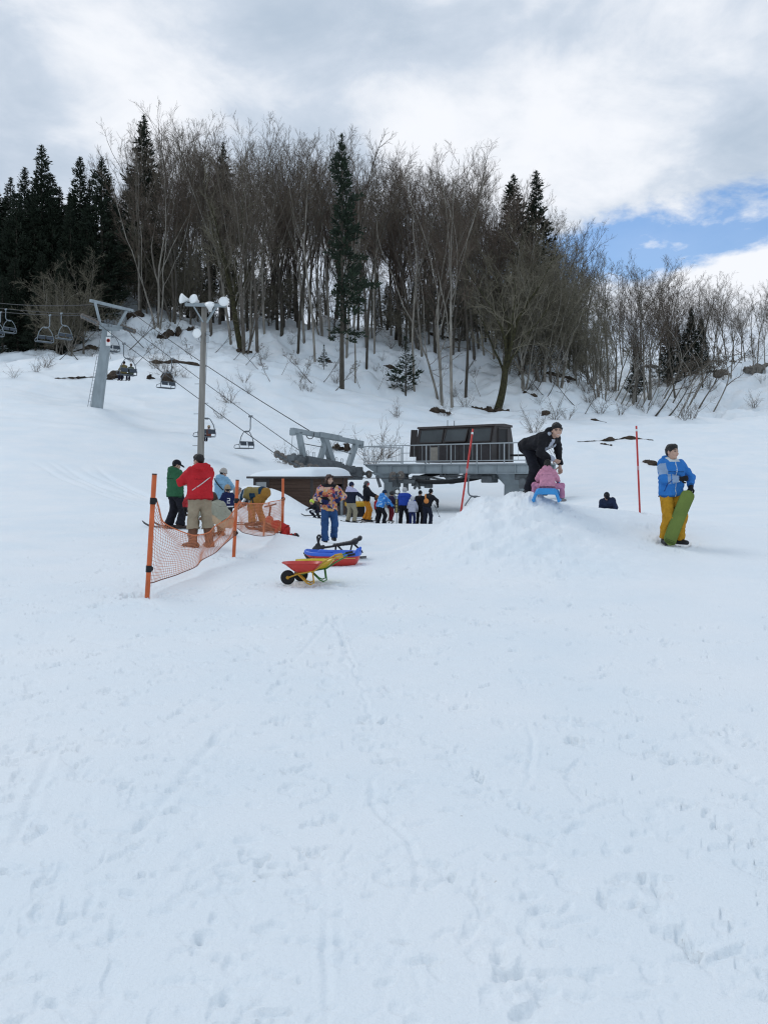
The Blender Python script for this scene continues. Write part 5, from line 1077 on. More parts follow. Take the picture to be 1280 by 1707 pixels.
def cloth(name, col, var=.10, rough=.85, bump=.35, sheen=.0): return mat('cloth_' + name, col, rough, var=var, scale=9, bump=min(1, bump * 2.2), bscale=13, spec=.2, sheen=sheen)
SKIN = mat('skin', (.52, .33, .25), .5, var=.08, scale=14, spec=.3); HAIRB = mat('black_hair', (.012, .010, .009), .45, var=.5, scale=40, bump=.6, bscale=60); HAIRBR = mat('brown_hair', (.045, .020, .014), .45, var=.5, scale=40, bump=.6, bscale=60)
EYE = mat('eye_dark', (.02, .015, .013), .3); LIP = mat('lips', (.42, .17, .15), .45); BOOTB = mat('black_boot', (.018, .018, .02), .5, var=.4, bump=.2); TEETH = mat('teeth', (.75, .72, .66), .3)
GLB = cloth('black_glove', (.012, .012, .014), rough=.7)

def ik(a, b, l1, l2, pole):
    """middle joint of a two-bone limb from a to b bending towards pole"""
    v = b - a; L = min(np.linalg.norm(v), (l1 + l2) * .995); t = unit(v); pv = pole - t * (pole @ t); pv = unit(pv)
    x = (l1 * l1 - l2 * l2 + L * L) / (2 * L); h = math.sqrt(max(l1 * l1 - x * x, 0)); return a + t * x + pv * h, a + t * L

def hand_sdf(sd, wr, d, n, side, r=1.0, curl=.5, grow=0.0):
    """palm, four fingers and a thumb; d along the hand, n out of the palm, side +1 when the thumb is towards +s"""
    d = unit(d); n = unit(n - d * (n @ d)); s_ = np.cross(n, d) * side; q = .0
    K = .004
    for i in range(4): sd.cone(wr + d * .005 * r, wr + d * .088 * r + s_ * (.030 - .02 * i) * r, (.017 + grow) * r, (.0135 + grow) * r, .012)
    for i, L in enumerate((.070, .080, .074, .058)):
        p = wr + d * .088 * r + s_ * (.031 - .0205 * i) * r; a = curl * .55; dd = d
        for j, f in enumerate((.42, .32, .26)):
            dd = unit(d * math.cos(a) + n * math.sin(a)); e = p + dd * L * f * r; sd.cone(p, e, (.0098 - .0008 * j + grow * .8) * r, (.0090 - .001 * j + grow * .8) * r, K); p = e; a += curl * (.75 - .1 * i * 0)
    p = wr + d * .028 * r + s_ * .030 * r; e = p + unit(d * .55 + s_ * .75 + n * .25) * .042 * r; f = e + unit(d * .85 + s_ * .25 + n * (.25 + .5 * curl)) * .036 * r
    sd.cone(p, e, (.0125 + grow) * r, (.0108 + grow) * r, .008); sd.cone(e, f, (.0105 + grow) * r, (.0088 + grow) * r, K)

PEOPLE = []
def C_trim(nm, c): return mat('trim_' + nm, tuple(q * .55 for q in c), .85, var=.1, scale=9, bump=.5, bscale=20, spec=.2)
def person(label, pos, H, face, pose=None, jacket=None, trousers=None, boots=BOOTB, gloves=None, hair=None, hat=None, vox=.011, group=None, hs=1.0, child=False, skin=True, extra=None, thick=1.0, hem=-.06, hood=None, collar=True, jslots=None, tslots=None, hatm=None, goggles=None, skirt=1.0, legw=1.0, smile=False, cat='person', seat=None, bootw=1.0, wr_off=None):
    """pose is given for a 1.70 m figure in its own frame: x right, y forward, z up"""
    p = dict(pelvis=(0, 0, .90), lean=0., roll=0., twist=0., ankR=(.10, 0, .09), ankL=(-.10, 0, .09), ftR=.12, ftL=-.12, wrR=(.27, .10, .84), wrL=(-.27, .10, .84), elR=(.6, -1, -.3), elL=(-.6, -1, -.3), knR=(.15, 1, 0), knL=(-.15, 1, 0), hy=0., hp=0., hr=0., curlR=.6, curlL=.6, palmR=(-1, .2, 0), palmL=(1, .2, 0), pitR=0., pitL=0., sh=0.)
    p.update(pose or {}); s = H / 1.70
    pel = np.array(p['pelvis'], float); Rt = rotz(R(p['twist'])) @ roty(R(p['roll'])) @ rotx(-R(p['lean'])); up = Rt[:, 2]; fw = Rt[:, 1]; rt = Rt[:, 0]
    waist = pel + up * .16; ch = pel + up * .36 + fw * .01; nk = pel + up * .515 - fw * .01; sw = .175 * (1 if not child else .92)
    shR = pel + up * .455 + rt * sw + fw * p['sh']; shL = pel + up * .455 - rt * sw + fw * p['sh']
    Rh = rotz(R(p['hy'])) @ rotx(-R(p['hp'])) @ roty(R(p['hr'])); hu, hf, hx = Rh[:, 2], Rh[:, 1], Rh[:, 0]
    hq = 1.0 * hs * (1.22 if child else 1.0); hc = nk + unit(up * .6 + hu * .4) * (.088 + .055 * hq) + hf * .025
    elR, wrR = ik(shR, np.array(p['wrR'], float), .275, .25, np.array(p['elR'], float)); elL, wrL = ik(shL, np.array(p['wrL'], float), .275, .25, np.array(p['elL'], float))
    hpR = pel + Rt[:, 0] * .088 - np.array((0, 0, .02)); hpL = pel - Rt[:, 0] * .088 - np.array((0, 0, .02))
    knR, akR = ik(hpR, np.array(p['ankR'], float), .425, .40, np.array(p['knR'], float)); knL, akL = ik(hpL, np.array(p['ankL'], float), .425, .40, np.array(p['knL'], float))
    pos = np.array(pos, float) - np.array((0, 0, .03)); root = thing('person', label, cat, pos, math.atan2(-face[0], face[1]), group)
    # ---- body: one continuous surface
    b = SDF(); 
    b.ell(hc + hu * .022 * hq - hf * .008 * hq, np.array((.076, .094, .098)) * hq, Rh); b.ell(hc - hu * .035 * hq + hf * .022 * hq, np.array((.058, .070, .076)) * hq, Rh, .025)
    b.cone(hc - hu * .088 * hq + hf * .055 * hq, hc - hu * .092 * hq + hf * .066 * hq, .020 * hq, .017 * hq, .02)          # chin
    b.cone(hc + hu * .012 * hq + hf * .090 * hq, hc - hu * .026 * hq + hf * .103 * hq, .009 * hq, .014 * hq, .010)          # nose
    for sg in (-1, 1):
        b.ell(hc + hx * sg * .033 * hq + hu * .012 * hq + hf * .094 * hq, np.array((.017, .012, .011)) * hq, Rh, .008, cut=True)        # eye sockets
        b.cone(hc + hx * sg * .016 * hq + hu * .030 * hq + hf * .088 * hq, hc + hx * sg * .048 * hq + hu * .030 * hq + hf * .074 * hq, .008 * hq, .007 * hq, .01)  # brows
        b.ell(hc + hx * sg * .033 * hq + hu * .012 * hq + hf * .078 * hq, np.array((.013, .012, .012)) * hq, Rh, .003)
        b.ell(hc + hx * sg * .043 * hq - hu * .028 * hq + hf * .066 * hq, np.array((.022, .020, .022)) * hq, Rh, .02)
        b.ell(hc + hx * sg * .080 * hq - hu * .002 * hq - hf * .004 * hq, np.array((.011, .022, .033)) * hq, Rh, .006)                 # ears
    b.cone(hc - hu * .052 * hq + hf * .083 * hq - hx * .016 * hq, hc - hu * .052 * hq + hf * .083 * hq + hx * .016 * hq, .009 * hq, None, .008)
    b.cone(hc - hu * .06 * hq, nk - up * .03, .052, .058, .02)
    for sg, sh_ in ((1, shR), (-1, shL)): b.cone(nk - up * .05, sh_, .05, .05, .03)
    for sg in (-1, 1): b.cone(ch + rt * .06 * sg, pel + rt * .055 * sg + up * .02, .095, .095, .04)
    for a, m_, c, h in ((shR, elR, wrR, 1), (shL, elL, wrL, -1)):
        b.cone(a, m_, .048, .040, .02); b.cone(m_, c, .040, .026, .015)
    for a, m_, c in ((hpR, knR, akR), (hpL, knL, akL)): b.cone(a, m_, .075, .052, .02); b.cone(m_, c, .050, .038, .02)
    hands = {}
    for h, el, wr in ((1, elR, wrR), (-1, elL, wrL)):
        d = unit(wr - el); pit = p['pitR'] if h > 0 else p['pitL']; n = np.array(p['palmR'] if h > 0 else p['palmL'], float)
        n = unit(n - d * (n @ d)); d2 = unit(d * math.cos(pit) + n * math.sin(pit)); n2 = unit(n * math.cos(pit) - d * math.sin(pit)); hands[h] = (wr, d2, n2)
        hand_sdf(b, wr, d2, n2, h, hq if child else 1.0, p['curlR'] if h > 0 else p['curlL'])
    for c, ft in ((akR, p['ftR']), (akL, p['ftL'])): b.cone(c, c + np.array((math.sin(ft), math.cos(ft), -.55)) * .10, .032, .028, .02)
    def face_slots(C):
        q = (C - hc) @ Rh / hq; mi = np.zeros(len(C), np.int32); fr = q[:, 1] > .045
        for sg in (-1, 1):
            mi[fr & (((q[:, 0] - sg * .033) / .0155) ** 2 + ((q[:, 2] - .011) / (.0065 if smile else .0080)) ** 2 < 1)] = 1
            mi[fr & (np.abs(q[:, 0] - sg * .033) < .021) & (np.abs(q[:, 2] - .034 + .06 * np.abs(np.abs(q[:, 0]) - .03)) < .0050)] = 3
        mi[fr & ((q[:, 0] / (.030 if smile else .024)) ** 2 + ((q[:, 2] + .053 - (6 * q[:, 0] ** 2 if smile else 0)) / .0085) ** 2 < 1)] = 2
        if smile: mi[fr & ((q[:, 0] / .022) ** 2 + ((q[:, 2] + .052 - 6 * q[:, 0] ** 2) / .0042) ** 2 < 1)] = 4
        return mi
    bare = gloves is None
    body = obj('body', b.mesh(max(vox * .72, .0075) if bare else vox * .85, 'body', [SKIN, EYE, LIP, HAIRB, TEETH], slots=face_slots), root)
    # ---- clothes
    if trousers is not None:
        t = SDF(); w = SDF()
        for sg in (-1, 1): w.cone(pel + Rt[:, 0] * .055 * sg + up * .10, pel + Rt[:, 0] * .06 * sg - up * .03, .110, .118, .05)
        w.plane(pel + up * .14, up); t.add(w)
        for a, m_, c in ((hpR, knR, akR), (hpL, knL, akL)):
            c = m_ + (c - m_) * p.get('tr_end', 1.0); l = SDF(); l.cone(a, m_, .108 * legw, .082 * legw, .03); l.cone(m_, c + (c - m_) * .02, .082 * legw, .078 * legw * bootw, .04)
            l.cone(m_ + (c - m_) * .86, c, .080 * legw, .084 * legw * bootw, .03)
            l.plane(c - (m_ - c) * -.02 - np.array((0, 0, .0)), unit(c - m_)); t.add(l, .03)
        tm = trousers if isinstance(trousers, (list, tuple)) else [trousers]
        obj('trousers', t.mesh(vox, 'trousers', tm, rough=.015, rscale=9, slots=tslots, seed=len(PEOPLE)), root)
    if jacket is not None:
        j = SDF(); T = thick
        for sg in (-1, 1): j.cone(ch + rt * .075 * sg, pel + rt * .070 * sg + up * (hem - .02), .128 * T, .128 * T * skirt, .06)
        j.cone(shR - rt * .03, shL + rt * .03, .075 * T, None, .06); j.ell(ch + fw * .01, (.19 * T, .135 * T, .20), Rt, .06)
        j.plane(pel + up * hem, -up)
        j.cone(pel + up * (hem + .012) + rt * .07, pel + up * (hem + .012) - rt * .07, .01, None, .02)
        for a, m_, c in ((shR, elR, wrR), (shL, elL, wrL)):
            l = SDF(); l.cone(a, m_, .074 * T, .064 * T, .03); l.cone(m_, c, .064 * T, .050 * T, .03); l.plane(c, unit(c - m_)); j.add(l, .035)
        if collar: j.cone(nk + rt * .02, nk - rt * .02 , .072, None, .03); j.cone(nk - up * .02, nk + unit(hu + up) * .03 - fw * .005, .074, .066, .02)
        if hood == 'down': j.ell(nk - fw * .075 + up * .025, (.135 * T, .072, .095), Rt @ rotx(.35), .025); j.ell(nk - fw * .03 + up * .045, (.105, .085, .035), Rt, .03)
        if hood == 'up':
            j.ell(hc + hu * .012 - hf * .02, np.array((.112, .122, .135)) * hq, Rh, .03); j.ell(hc + hf * .10 * hq - hu * .01, np.array((.068, .085, .092)) * hq, Rh, .012, cut=True)
        else: j.cone(nk + unit(hu + up) * .02, hc - hu * .06 + hf * .03, .050, .05, .01, cut=True)
        jm = list(jacket) if isinstance(jacket, (list, tuple)) else [jacket]
        if jm[0].name.startswith('cloth_'):
            src = jm[0].node_tree.nodes['Mix'].inputs if 'Mix' in jm[0].node_tree.nodes else [n for n in jm[0].node_tree.nodes if n.type == 'MIX_RGB'][0].inputs
            jm.append(C_trim(jm[0].name, tuple(src[1].default_value)[:3]))
        ctx = dict(pel=pel, up=up, fw=fw, rt=rt, ch=ch, nk=nk, shR=shR, shL=shL, elR=elR, elL=elL, wrR=wrR, wrL=wrL)
        def sl_(Q):
            mi = np.zeros(len(Q), np.int32) if jslots is None else jslots(Q, ctx).astype(np.int32)
            if jm[-1].name.startswith('trim_'):
                u = (Q - pel) @ up; tr = (u < hem + .030) & (np.linalg.norm(Q - wrR, axis=1) > .2) & (np.linalg.norm(Q - wrL, axis=1) > .2)
                tr |= np.linalg.norm(Q - wrR, axis=1) < .062; tr |= np.linalg.norm(Q - wrL, axis=1) < .062
                seam = (np.abs(u - .33) < .006) & (np.abs((Q - pel) @ rt) < .15); mi[(tr | seam) & (mi == 0)] = len(jm) - 1
            return mi
        obj('jacket', j.mesh(vox, 'jacket', jm, rough=.019, rscale=8.5, slots=sl_, seed=len(PEOPLE) + 5), root)
    if boots is not None:
        for c, m_, ft, nm in ((akR, knR, p['ftR'], 'boot'), (akL, knL, p['ftL'], 'boot')):
            k = SDF(); f = np.array((math.sin(ft), math.cos(ft), 0)); up2 = unit(m_ - c); top = p.get('boot_h', .12)
            pt = p.get('ft_pitch', 0.); f = unit(f + np.array((0, 0, -pt)))
            base = c - np.array((0, 0, .045)); k.cone(c + up2 * top, c, .062 * bootw, .058 * bootw, .02); k.cone(base - f * .055, base + f * .06, .052 * bootw, .050 * bootw, .03); k.cone(base + f * .06, base + f * .165 - np.array((0, 0, .006)), .050 * bootw, .040 * bootw, .03)
            if not pt: k.plane(np.array((0, 0, c[2] - .088)), (0, 0, -1))
            k.plane(c + up2 * (top + .01), up2)
            obj(nm, k.mesh(min(vox, .011), nm, [boots]), root)
    if gloves is not None:
        for h in (1, -1):
            g = SDF(); wr, d, n = hands[h]; el = elR if h > 0 else elL; hand_sdf(g, wr, d, n, h, 1.06 * (hq if child else 1), p['curlR'] if h > 0 else p['curlL'], grow=.0042)
            g.cone(wr - unit(wr - el) * .05, wr + d * .01, .043, .036, .012); obj('glove', g.mesh(max(vox * .55, .0055), 'glove', [gloves]), root)
    # ---- hair and headwear
    def hp_(x, y, z): return hc + (hx * x + hf * y + hu * z) * hq
    if hair in ('short', 'bob', 'tied', 'mop'):
        h = SDF(); hm = p.get('hairm', HAIRB)
        h.ell(hp_(0, -.012, .030), np.array((.087, .106, .106)) * hq, Rh)
        if hair == 'short': h.plane(hp_(0, .078, .060), hx * 0 + hf * .70 - hu * .72); h.ell(hp_(0, .035, .096), np.array((.068, .045, .028)) * hq, Rh, .03); [h.cone(hp_(sg * .080, .018, .03), hp_(sg * .079, .014, -.018), .012 * hq, .007 * hq, .012) for sg in (-1, 1)]
        if hair == 'mop': h.plane(hp_(0, .078, .054), hf * .66 - hu * .75); h.ell(hp_(0, .040, .090), np.array((.078, .048, .036)) * hq, Rh, .03); [h.cone(hp_(sg * .082, .012, .03), hp_(sg * .080, .010, -.012), .014 * hq, .007 * hq, .012) for sg in (-1, 1)]
        if hair == 'bob':
            h.ell(hp_(0, -.03, -.04), np.array((.100, .085, .110)) * hq, Rh, .03); h.ell(hp_(0, .085, -.035), np.array((.064, .082, .098)) * hq, Rh, .015, cut=True); h.cone(hp_(-.05, .07, .075), hp_(.065, .065, .06), .030 * hq, .026 * hq, .02); [h.cone(hp_(sg * .083, .035, .03), hp_(sg * .086, .02, -.10), .020 * hq, .020 * hq, .02) for sg in (-1, 1)]
        if hair == 'tied': h.plane(hp_(0, .070, .062), hf * .75 - hu * .66); h.ell(hp_(0, -.03, -.02), np.array((.088, .085, .09)) * hq, Rh, .03); h.cone(hp_(0, -.10, .03), hp_(0, -.13, -.05), .035 * hq, .018 * hq, .02); h.ell(hp_(0, .085, -.03), np.array((.075, .08, .09)) * hq, Rh, .01, cut=True)
        obj('hair', h.mesh(min(vox, .010), 'hair', [hm], rough=.012, rscale=24), root)
    hm = hatm
    if hat == 'cap':
        c = SDF(); c.ell(hp_(0, -.01, .038), np.array((.092, .110, .105)) * hq, Rh); c.plane(hp_(0, 0, .022), -hu + hf * .12); b1 = SDF(); b1.ell(hp_(0, .115, .040), np.array((.075, .085, .030)) * hq, Rh @ rotx(-.15)); b1.ell(hp_(0, .11, .020), np.array((.09, .10, .028)) * hq, Rh @ rotx(-.15), .004, cut=True); c.add(b1, .006)
        obj('cap', c.mesh(.007, 'cap', [hm]), root)
    if hat == 'beanie':
        c = SDF(); c.ell(hp_(0, -.012, .050), np.array((.094, .112, .118)) * hq, Rh); c.plane(hp_(0, 0, .008), -hu + hf * .22); o = 24
        for i in range(14): a = 6.283 * i / 14; e = 6.283 * (i + 1) / 14; c.cone(hp_(.089 * math.cos(a), -.01 + .104 * math.sin(a), .030 + .02 * math.sin(a)), hp_(.089 * math.cos(e), -.01 + .104 * math.sin(e), .030 + .02 * math.sin(e)), .019 * hq, None, .008)
        obj('beanie', c.mesh(.008, 'beanie', [hm], rough=.006, rscale=50), root)
    if hat == 'helmet':
        c = SDF(); c.ell(hp_(0, -.012, .030), np.array((.108, .125, .118)) * hq, Rh); c.ell(hp_(0, .11, -.035), np.array((.085, .09, .09)) * hq, Rh, .012, cut=True); c.plane(hp_(0, 0, -.065), -hu); obj('helmet', c.mesh(.009, 'helmet', [hm]), root)
    if goggles is not None:
        c = SDF(); c.cone(hp_(-.040, .088, .012), hp_(.040, .088, .012), .030 * hq, None, .01); c.ell(hp_(0, 0, .0), np.array((.078, .090, .10)) * hq, Rh, .004, cut=True); obj('goggles', c.mesh(.008, 'goggles', [goggles]), root)
    PEOPLE.append(root)
    J = dict(shR=shR, shL=shL, elR=elR, elL=elL, wrR=wrR, wrL=wrL, pel=pel, ch=ch, nk=nk, up=up, fw=fw, rt=rt, hc=hc, hands=hands, akR=akR, akL=akL, s=s, Rt=Rt)
    root.scale = (s, s, s); A = rotz(math.atan2(-face[0], face[1])); p0 = np.array(pos, float)
    J['w'] = lambda q: p0 + A @ (np.array(q, float) * s); J['root'] = root
    return J
def fdir(deg): a = R(deg); return (math.sin(a), math.cos(a))      # 0 = away from the viewer, 90 = to the right, 180 = towards the viewer
# ---------------------------------------------------------------- the people
def worn(J, a, b, off, r=.018, n=14, down=None): pass
C = cloth
# teenager with the green board
tg = ground(1118, 12.6)
def blue_slots(Cc, k):
    def seg(a, b, c): t = np.clip(((c - a) @ (b - a)) / ((b - a) @ (b - a)), 0, 1); return t, np.linalg.norm(c - a - t[:, None] * (b - a), axis=1)
    mi = np.zeros(len(Cc), np.int32); t1, d1 = seg(k['shR'], k['elR'], Cc); t2, d2 = seg(k['elR'], k['wrR'], Cc); x = (Cc - k['pel']) @ k['rt']; z = (Cc - k['pel']) @ k['up']; y = (Cc - k['pel']) @ k['fw']
    mi[(t1 > .05) & (t1 < .75) & (d1 < .095) & (y > .0) & (x > .13) & (x < .27)] = 1; mi[(t2 > .25) & (t2 < .93) & (d2 < .085) & ((t2 < .45) | (t2 > .53))] = 1
    mi[(np.abs(x) < .009) & (y > .06) & (z < .50)] = 2; mi[(z > .50) & (y > -.02) & (np.abs(x) < .10)] = 2
    mi[(np.abs((x - .15) + (z - .10) * .35) < .008) & (y > .05) & (z > .0) & (z < .2)] = 3
    return mi
JB = [C('sky_blue', (.032, .175, .50), var=.08), C('pale_blue_panel', (.26, .36, .52)), C('pale_lining', (.55, .60, .62)), C('navy_trim', (.02, .06, .22))]
J = person('teenager in a blue jacket and mustard trousers leaning on a green snow board', tg, 1.64, fdir(170), dict(pelvis=(0, 0, .90), ankR=(.13, .02, .09), ankL=(-.10, .05, .09), ftR=.35, ftL=-.4, wrR=(-.02, .235, 1.115), elR=(1, -.35, -.6), wrL=(-.245, .20, .985), elL=(-1, -.5, -.2), hy=24, hp=-2, curlR=1.15, curlL=.8, palmR=(0, -1, 0), palmL=(.3, -.2, -1), pitL=.7, sh=.0), jacket=JB, trousers=[C('mustard', (.46, .235, .018), var=.16)], gloves=GLB, hair='mop', vox=.010, thick=1.10, hem=-.10, hood='down', hs=1.07, jslots=blue_slots, legw=1.16, collar=True, skirt=1.06)
# the dark shirt seen in the collar opening
o = SDF().cone(J['nk'] + J['fw'] * .045 - J['up'] * .02, J['nk'] + J['fw'] * .062 - J['up'] * .055, .035, .03); obj('shirt_collar', o.mesh(.008, 'shirt_collar', [C('black_shirt', (.015, .015, .016))]), J['root'])
bt = J['w'](J['wrL'] + np.array((.07, .075, -.07))); bb = P(1113, 899, 12.35); bb[2] = float(tz(bb[0], bb[1])) + .02
M_GREEN = mat('green_foam', (.145, .20, .04), .7, var=.16, scale=3, bump=.3, bscale=60)
GB = thing('snow_board', 'green bendy snow board held upright by the teenager in blue', 'snow board', bb)
def board_mesh(a, b, w, th, m, parent, name, bend=.05, curlup=.06):
    t = unit(b - a); L = np.linalg.norm(b - a); n = unit(np.array((0, -1, 0.)) - t * (-t[1])); sd = np.cross(t, n); rings = []
    for i in range(29):
        f = i / 28; hw = w * (1 - max(0, abs(f - .5) * 2 - .80) ** 2 * 22) ** .5 if abs(f - .5) * 2 < 1 else .02; hw = max(hw, .012) * (.92 + .08 * f)
        c = a + t * L * f + n * (-bend * 4 * f * (1 - f) * .5 + (curlup * max(0, .10 - f) * 6))
        rings.append([c - sd * hw - n * th, c - sd * hw * .8 - n * th * 1.3, c + sd * hw * .8 - n * th * 1.3, c + sd * hw - n * th, c + sd * hw + n * th * 1.8, c + sd * hw * .82 + n * th * .5, c - sd * hw * .82 + n * th * .5, c - sd * hw + n * th * 1.8])
    return MB().loft(rings).build(name, m, parent), t, n, sd
bo, t_, n_, s_ = board_mesh(bb, bt, .112, .008, M_GREEN, GB, 'deck')
m = MB()
for f in (.035, .06, .085): m.beam(bb + t_ * f + n_ * .028 - s_ * .08, bb + t_ * f + n_ * .028 + s_ * .08, .012, .006)
m.build('grip_ribs', mat('dark_green_ribs', (.05, .085, .02), .7), bo)

# stooping man on the heap
mg = ground(891, 13.70)
blk = C('black_jacket', (.014, .014, .017), var=.3); J = person('man in black stooping over the child on the blue sledge atop the snow heap', mg, 1.76, fdir(130), dict(pelvis=(0, -.09, .865), lean=74, roll=0, twist=-14, ankR=(.13, -.06, .09), ankL=(-.11, -.02, .09), knR=(.2, 1, 0), knL=(-.2, 1, 0), wrR=(.10, .40, .62), elR=(.7, -.5, .3), wrL=(-.22, .36, .52), elL=(-.7, -.3, .3), hy=-46, hp=14, hr=4, curlR=.5, curlL=.5), jacket=[blk, C('grey_hoodie', (.42, .45, .52))], hood='down', jslots=lambda c, k: ((np.abs((c - k['pel']) @ k['rt'] - .02) < .045) & ((c - k['pel']) @ k['fw'] > .06) & ((c - k['pel']) @ k['up'] > .12)).astype(np.int32), trousers=[C('black_trousers', (.013, .014, .020), var=.25)], hair='mop', vox=.010, thick=1.06, hem=-.10, smile=True, skirt=1.05)
hd = SDF(); nk = J['nk']; up, fw, rt = J['up'], J['fw'], J['rt']
for sg in (-1, 1):
    hd.cone(nk + rt * .085 * sg - fw * .01 + up * .0, nk + rt * .115 * sg + fw * .12 - up * .10, .036, .030, .03); hd.cone(nk + rt * .115 * sg + fw * .12 - up * .10, nk + rt * .055 * sg + fw * .175 - up * .34, .032, .020, .03)
hd.cone(nk + rt * .09 - fw * .03 + up*.03, nk - rt * .09 - fw * .03 + up*.03, .045, None, .03); obj('hoodie', hd.mesh(.009, 'hoodie', [C('grey_hoodie', (.42, .45, .52))], rough=.008), J['root'])
m = MB()
for sg in (-.03, .03): q = nk + fw * .15 - up * .05 + rt * sg; m.tube([q, q + fw * .03 - up * .06, q + np.array((0, .03, -.16))], .006, 6)
m.build('drawstring', C('white_cord', (.7, .68, .66)), J['root'], True)

# child on the blue sledge
cg = ground(913, 13.25)
M_SLED = mat('blue_plastic', (.03, .27, .62), .35, var=.08, spec=.5)
sa = R(-18)      # the sledge points away to the left
SLD = thing('sledge', 'bright blue plastic sledge with runners under the child in pink', 'sledge', cg + np.array((0, 0, .0)), sa); SLD.scale = (.86, .9, .95)
k = SDF(); k.cone((-.16, -.28, .20), (.16, -.28, .20), .030, None, .02); k.cone((-.15, .22, .18), (.15, .22, .18), .03, None, .02)
for q in np.linspace(-.15, .15, 7): k.cone((q, -.28, .20), (q * .9, .25, .18), .026, None, .02)
k.cone((-.15, -.30, .20), (-.19, -.325, .13), .024, None, .02); k.cone((.15, -.30, .20), (.19, -.325, .13), .024, None, .02); k.cone((-.17, -.31, .165), (.17, -.31, .165), .026, None, .03); k.cone((-.14, -.315, .14), (.14, -.315, .14), .02, None, .03)
obj('seat', k.mesh(.010, 'seat', [M_SLED]), SLD)
for sg in (-1, 1):
    k = SDF(); k.cone((.17 * sg, -.29, .19), (.245 * sg, -.34, .03), .034, .030, .02); k.cone((.245 * sg, -.36, .02), (.245 * sg, .42, .02), .030, .028, .02); k.cone((.245 * sg, .42, .02), (.23 * sg, .56, .14), .028, .022, .02); k.cone((.16 * sg, .22, .18), (.24 * sg, .26, .03), .03, None, .02); k.cone((.24 * sg, -.36, .00), (.24 * sg, .42, .0), .018, None, .01)
    k.cone((.165 * sg, -.02, .20), (.225 * sg, -.02, .34), .018, .014, .01) if sg > 0 else None
    obj('runner', k.mesh(.010, 'runner', [M_SLED]), SLD)
pink = C('pink', (.58, .26, .36), var=.2); pinkd = C('pink_trousers', (.50, .22, .34), var=.15)
sp_ = rotz(sa) @ np.array((0, -.12, 0)); sgz = cg + sp_
J = person('small child in pink sitting on the blue sledge, seen from behind', sgz, .96, fdir(18), dict(pelvis=(0, 0, .50), lean=6, ankR=(.42, .22, .12), ankL=(-.44, .28, .14), knR=(.55, .5, 1), knL=(-.55, .5, 1), wrR=(.30, .34, .62), wrL=(-.30, .34, .62), hp=8, ftR=.5, ftL=-.5), jacket=[pink, pinkd], trousers=[pinkd], boots=C('grey_child_boot', (.24, .22, .22)), gloves=C('plum_mitten', (.09, .03, .07)), hair='tied', vox=.010, child=True, thick=1.18, hem=-.04, hood='down', skirt=1.12)

# man half hidden beyond the heap
J = person('man in dark navy with a black cap, half hidden behind the snow heap', ground(1016, 25), 1.70, fdir(205), dict(pelvis=(0, -.1, .66), lean=46, roll=8, hp=38, hy=18, wrR=(.16, .42, .62), wrL=(-.14, .42, .6), ankR=(.18, .0, .09), ankL=(-.18, .05, .09)), jacket=[C('navy_parka', (.018, .028, .065), var=.25)], trousers=[C('black_pants', (.014, .014, .017))], gloves=GLB, hair='short', hat='cap', hatm=C('black_cap', (.012, .012, .018)), vox=.014, thick=1.1)

# woman in the flowery jacket
def flowery():
    m = bpy.data.materials.new('flowery_cloth'); m.use_nodes = True; nt = m.node_tree; b = nt.nodes['Principled BSDF']; N = nt.nodes.new; L = nt.links.new; b.inputs['Roughness'].default_value = .85
    tc = N('ShaderNodeTexCoord'); ns = N('ShaderNodeTexNoise'); ns.inputs['Scale'].default_value = 14; L(tc.outputs['Object'], ns.inputs['Vector']); ad = N('ShaderNodeMixRGB'); ad.inputs[0].default_value = .06; L(tc.outputs['Object'], ad.inputs[1]); L(ns.outputs['Color'], ad.inputs[2])
    v = N('ShaderNodeTexVoronoi'); v.inputs['Scale'].default_value = 19; L(ad.outputs[0], v.inputs['Vector']); sx = N('ShaderNodeSeparateXYZ'); L(v.outputs['Color'], sx.inputs[0])
    r = N('ShaderNodeValToRGB'); r.color_ramp.interpolation = 'CONSTANT'; e = r.color_ramp.elements; cols = [(0, (.62, .23, .10)), (.22, (.55, .34, .12)), (.38, (.60, .36, .28)), (.52, (.03, .035, .12)), (.64, (.35, .06, .07)), (.76, (.52, .46, .38)), (.88, (.16, .14, .32))]
    e[0].position = 0; e[0].color = (*cols[0][1], 1); e[1].position = cols[1][0]; e[1].color = (*cols[1][1], 1)
    for p_, c in cols[2:]: q = e.new(p_); q.color = (*c, 1)
    L(sx.outputs[0], r.inputs[0]); L(r.outputs[0], b.inputs['Base Color']); return m
J = person('woman in a flowery orange jacket and jeans walking near the hut', ground(548, 17.5), 1.62, fdir(172), dict(pelvis=(0, 0, .89), ankR=(.09, .14, .09), ankL=(-.13, -.14, .16), ftR=.1, ftL=-.1, wrR=(.16, .26, 1.05), elR=(1, -.6, -.4), wrL=(-.24, .22, 1.08), elL=(-1, -.6, -.5), hy=24, hp=4, curlR=.9, curlL=1.1, palmR=(-1, 0, 0), palmL=(1, 0, 0)), jacket=[flowery(), C('black_scarf', (.012, .012, .016))], trousers=[C('blue_jeans', (.025, .072, .19), var=.25)], gloves=C('dark_blue_glove', (.012, .018, .075)), hair='bob', vox=.010, thick=1.12, hem=-.10, smile=True, legw=1.06, jslots=lambda c, k: ((c - k['nk']) @ k['up'] > -.035).astype(np.int32) * (np.linalg.norm(c - k['nk'], axis=1) < .19))
J['root'].children[0]; 
for ch in J['root'].children:
    if ch.name.startswith('hair'): ch.data.materials.clear(); ch.data.materials.append(HAIRBR)
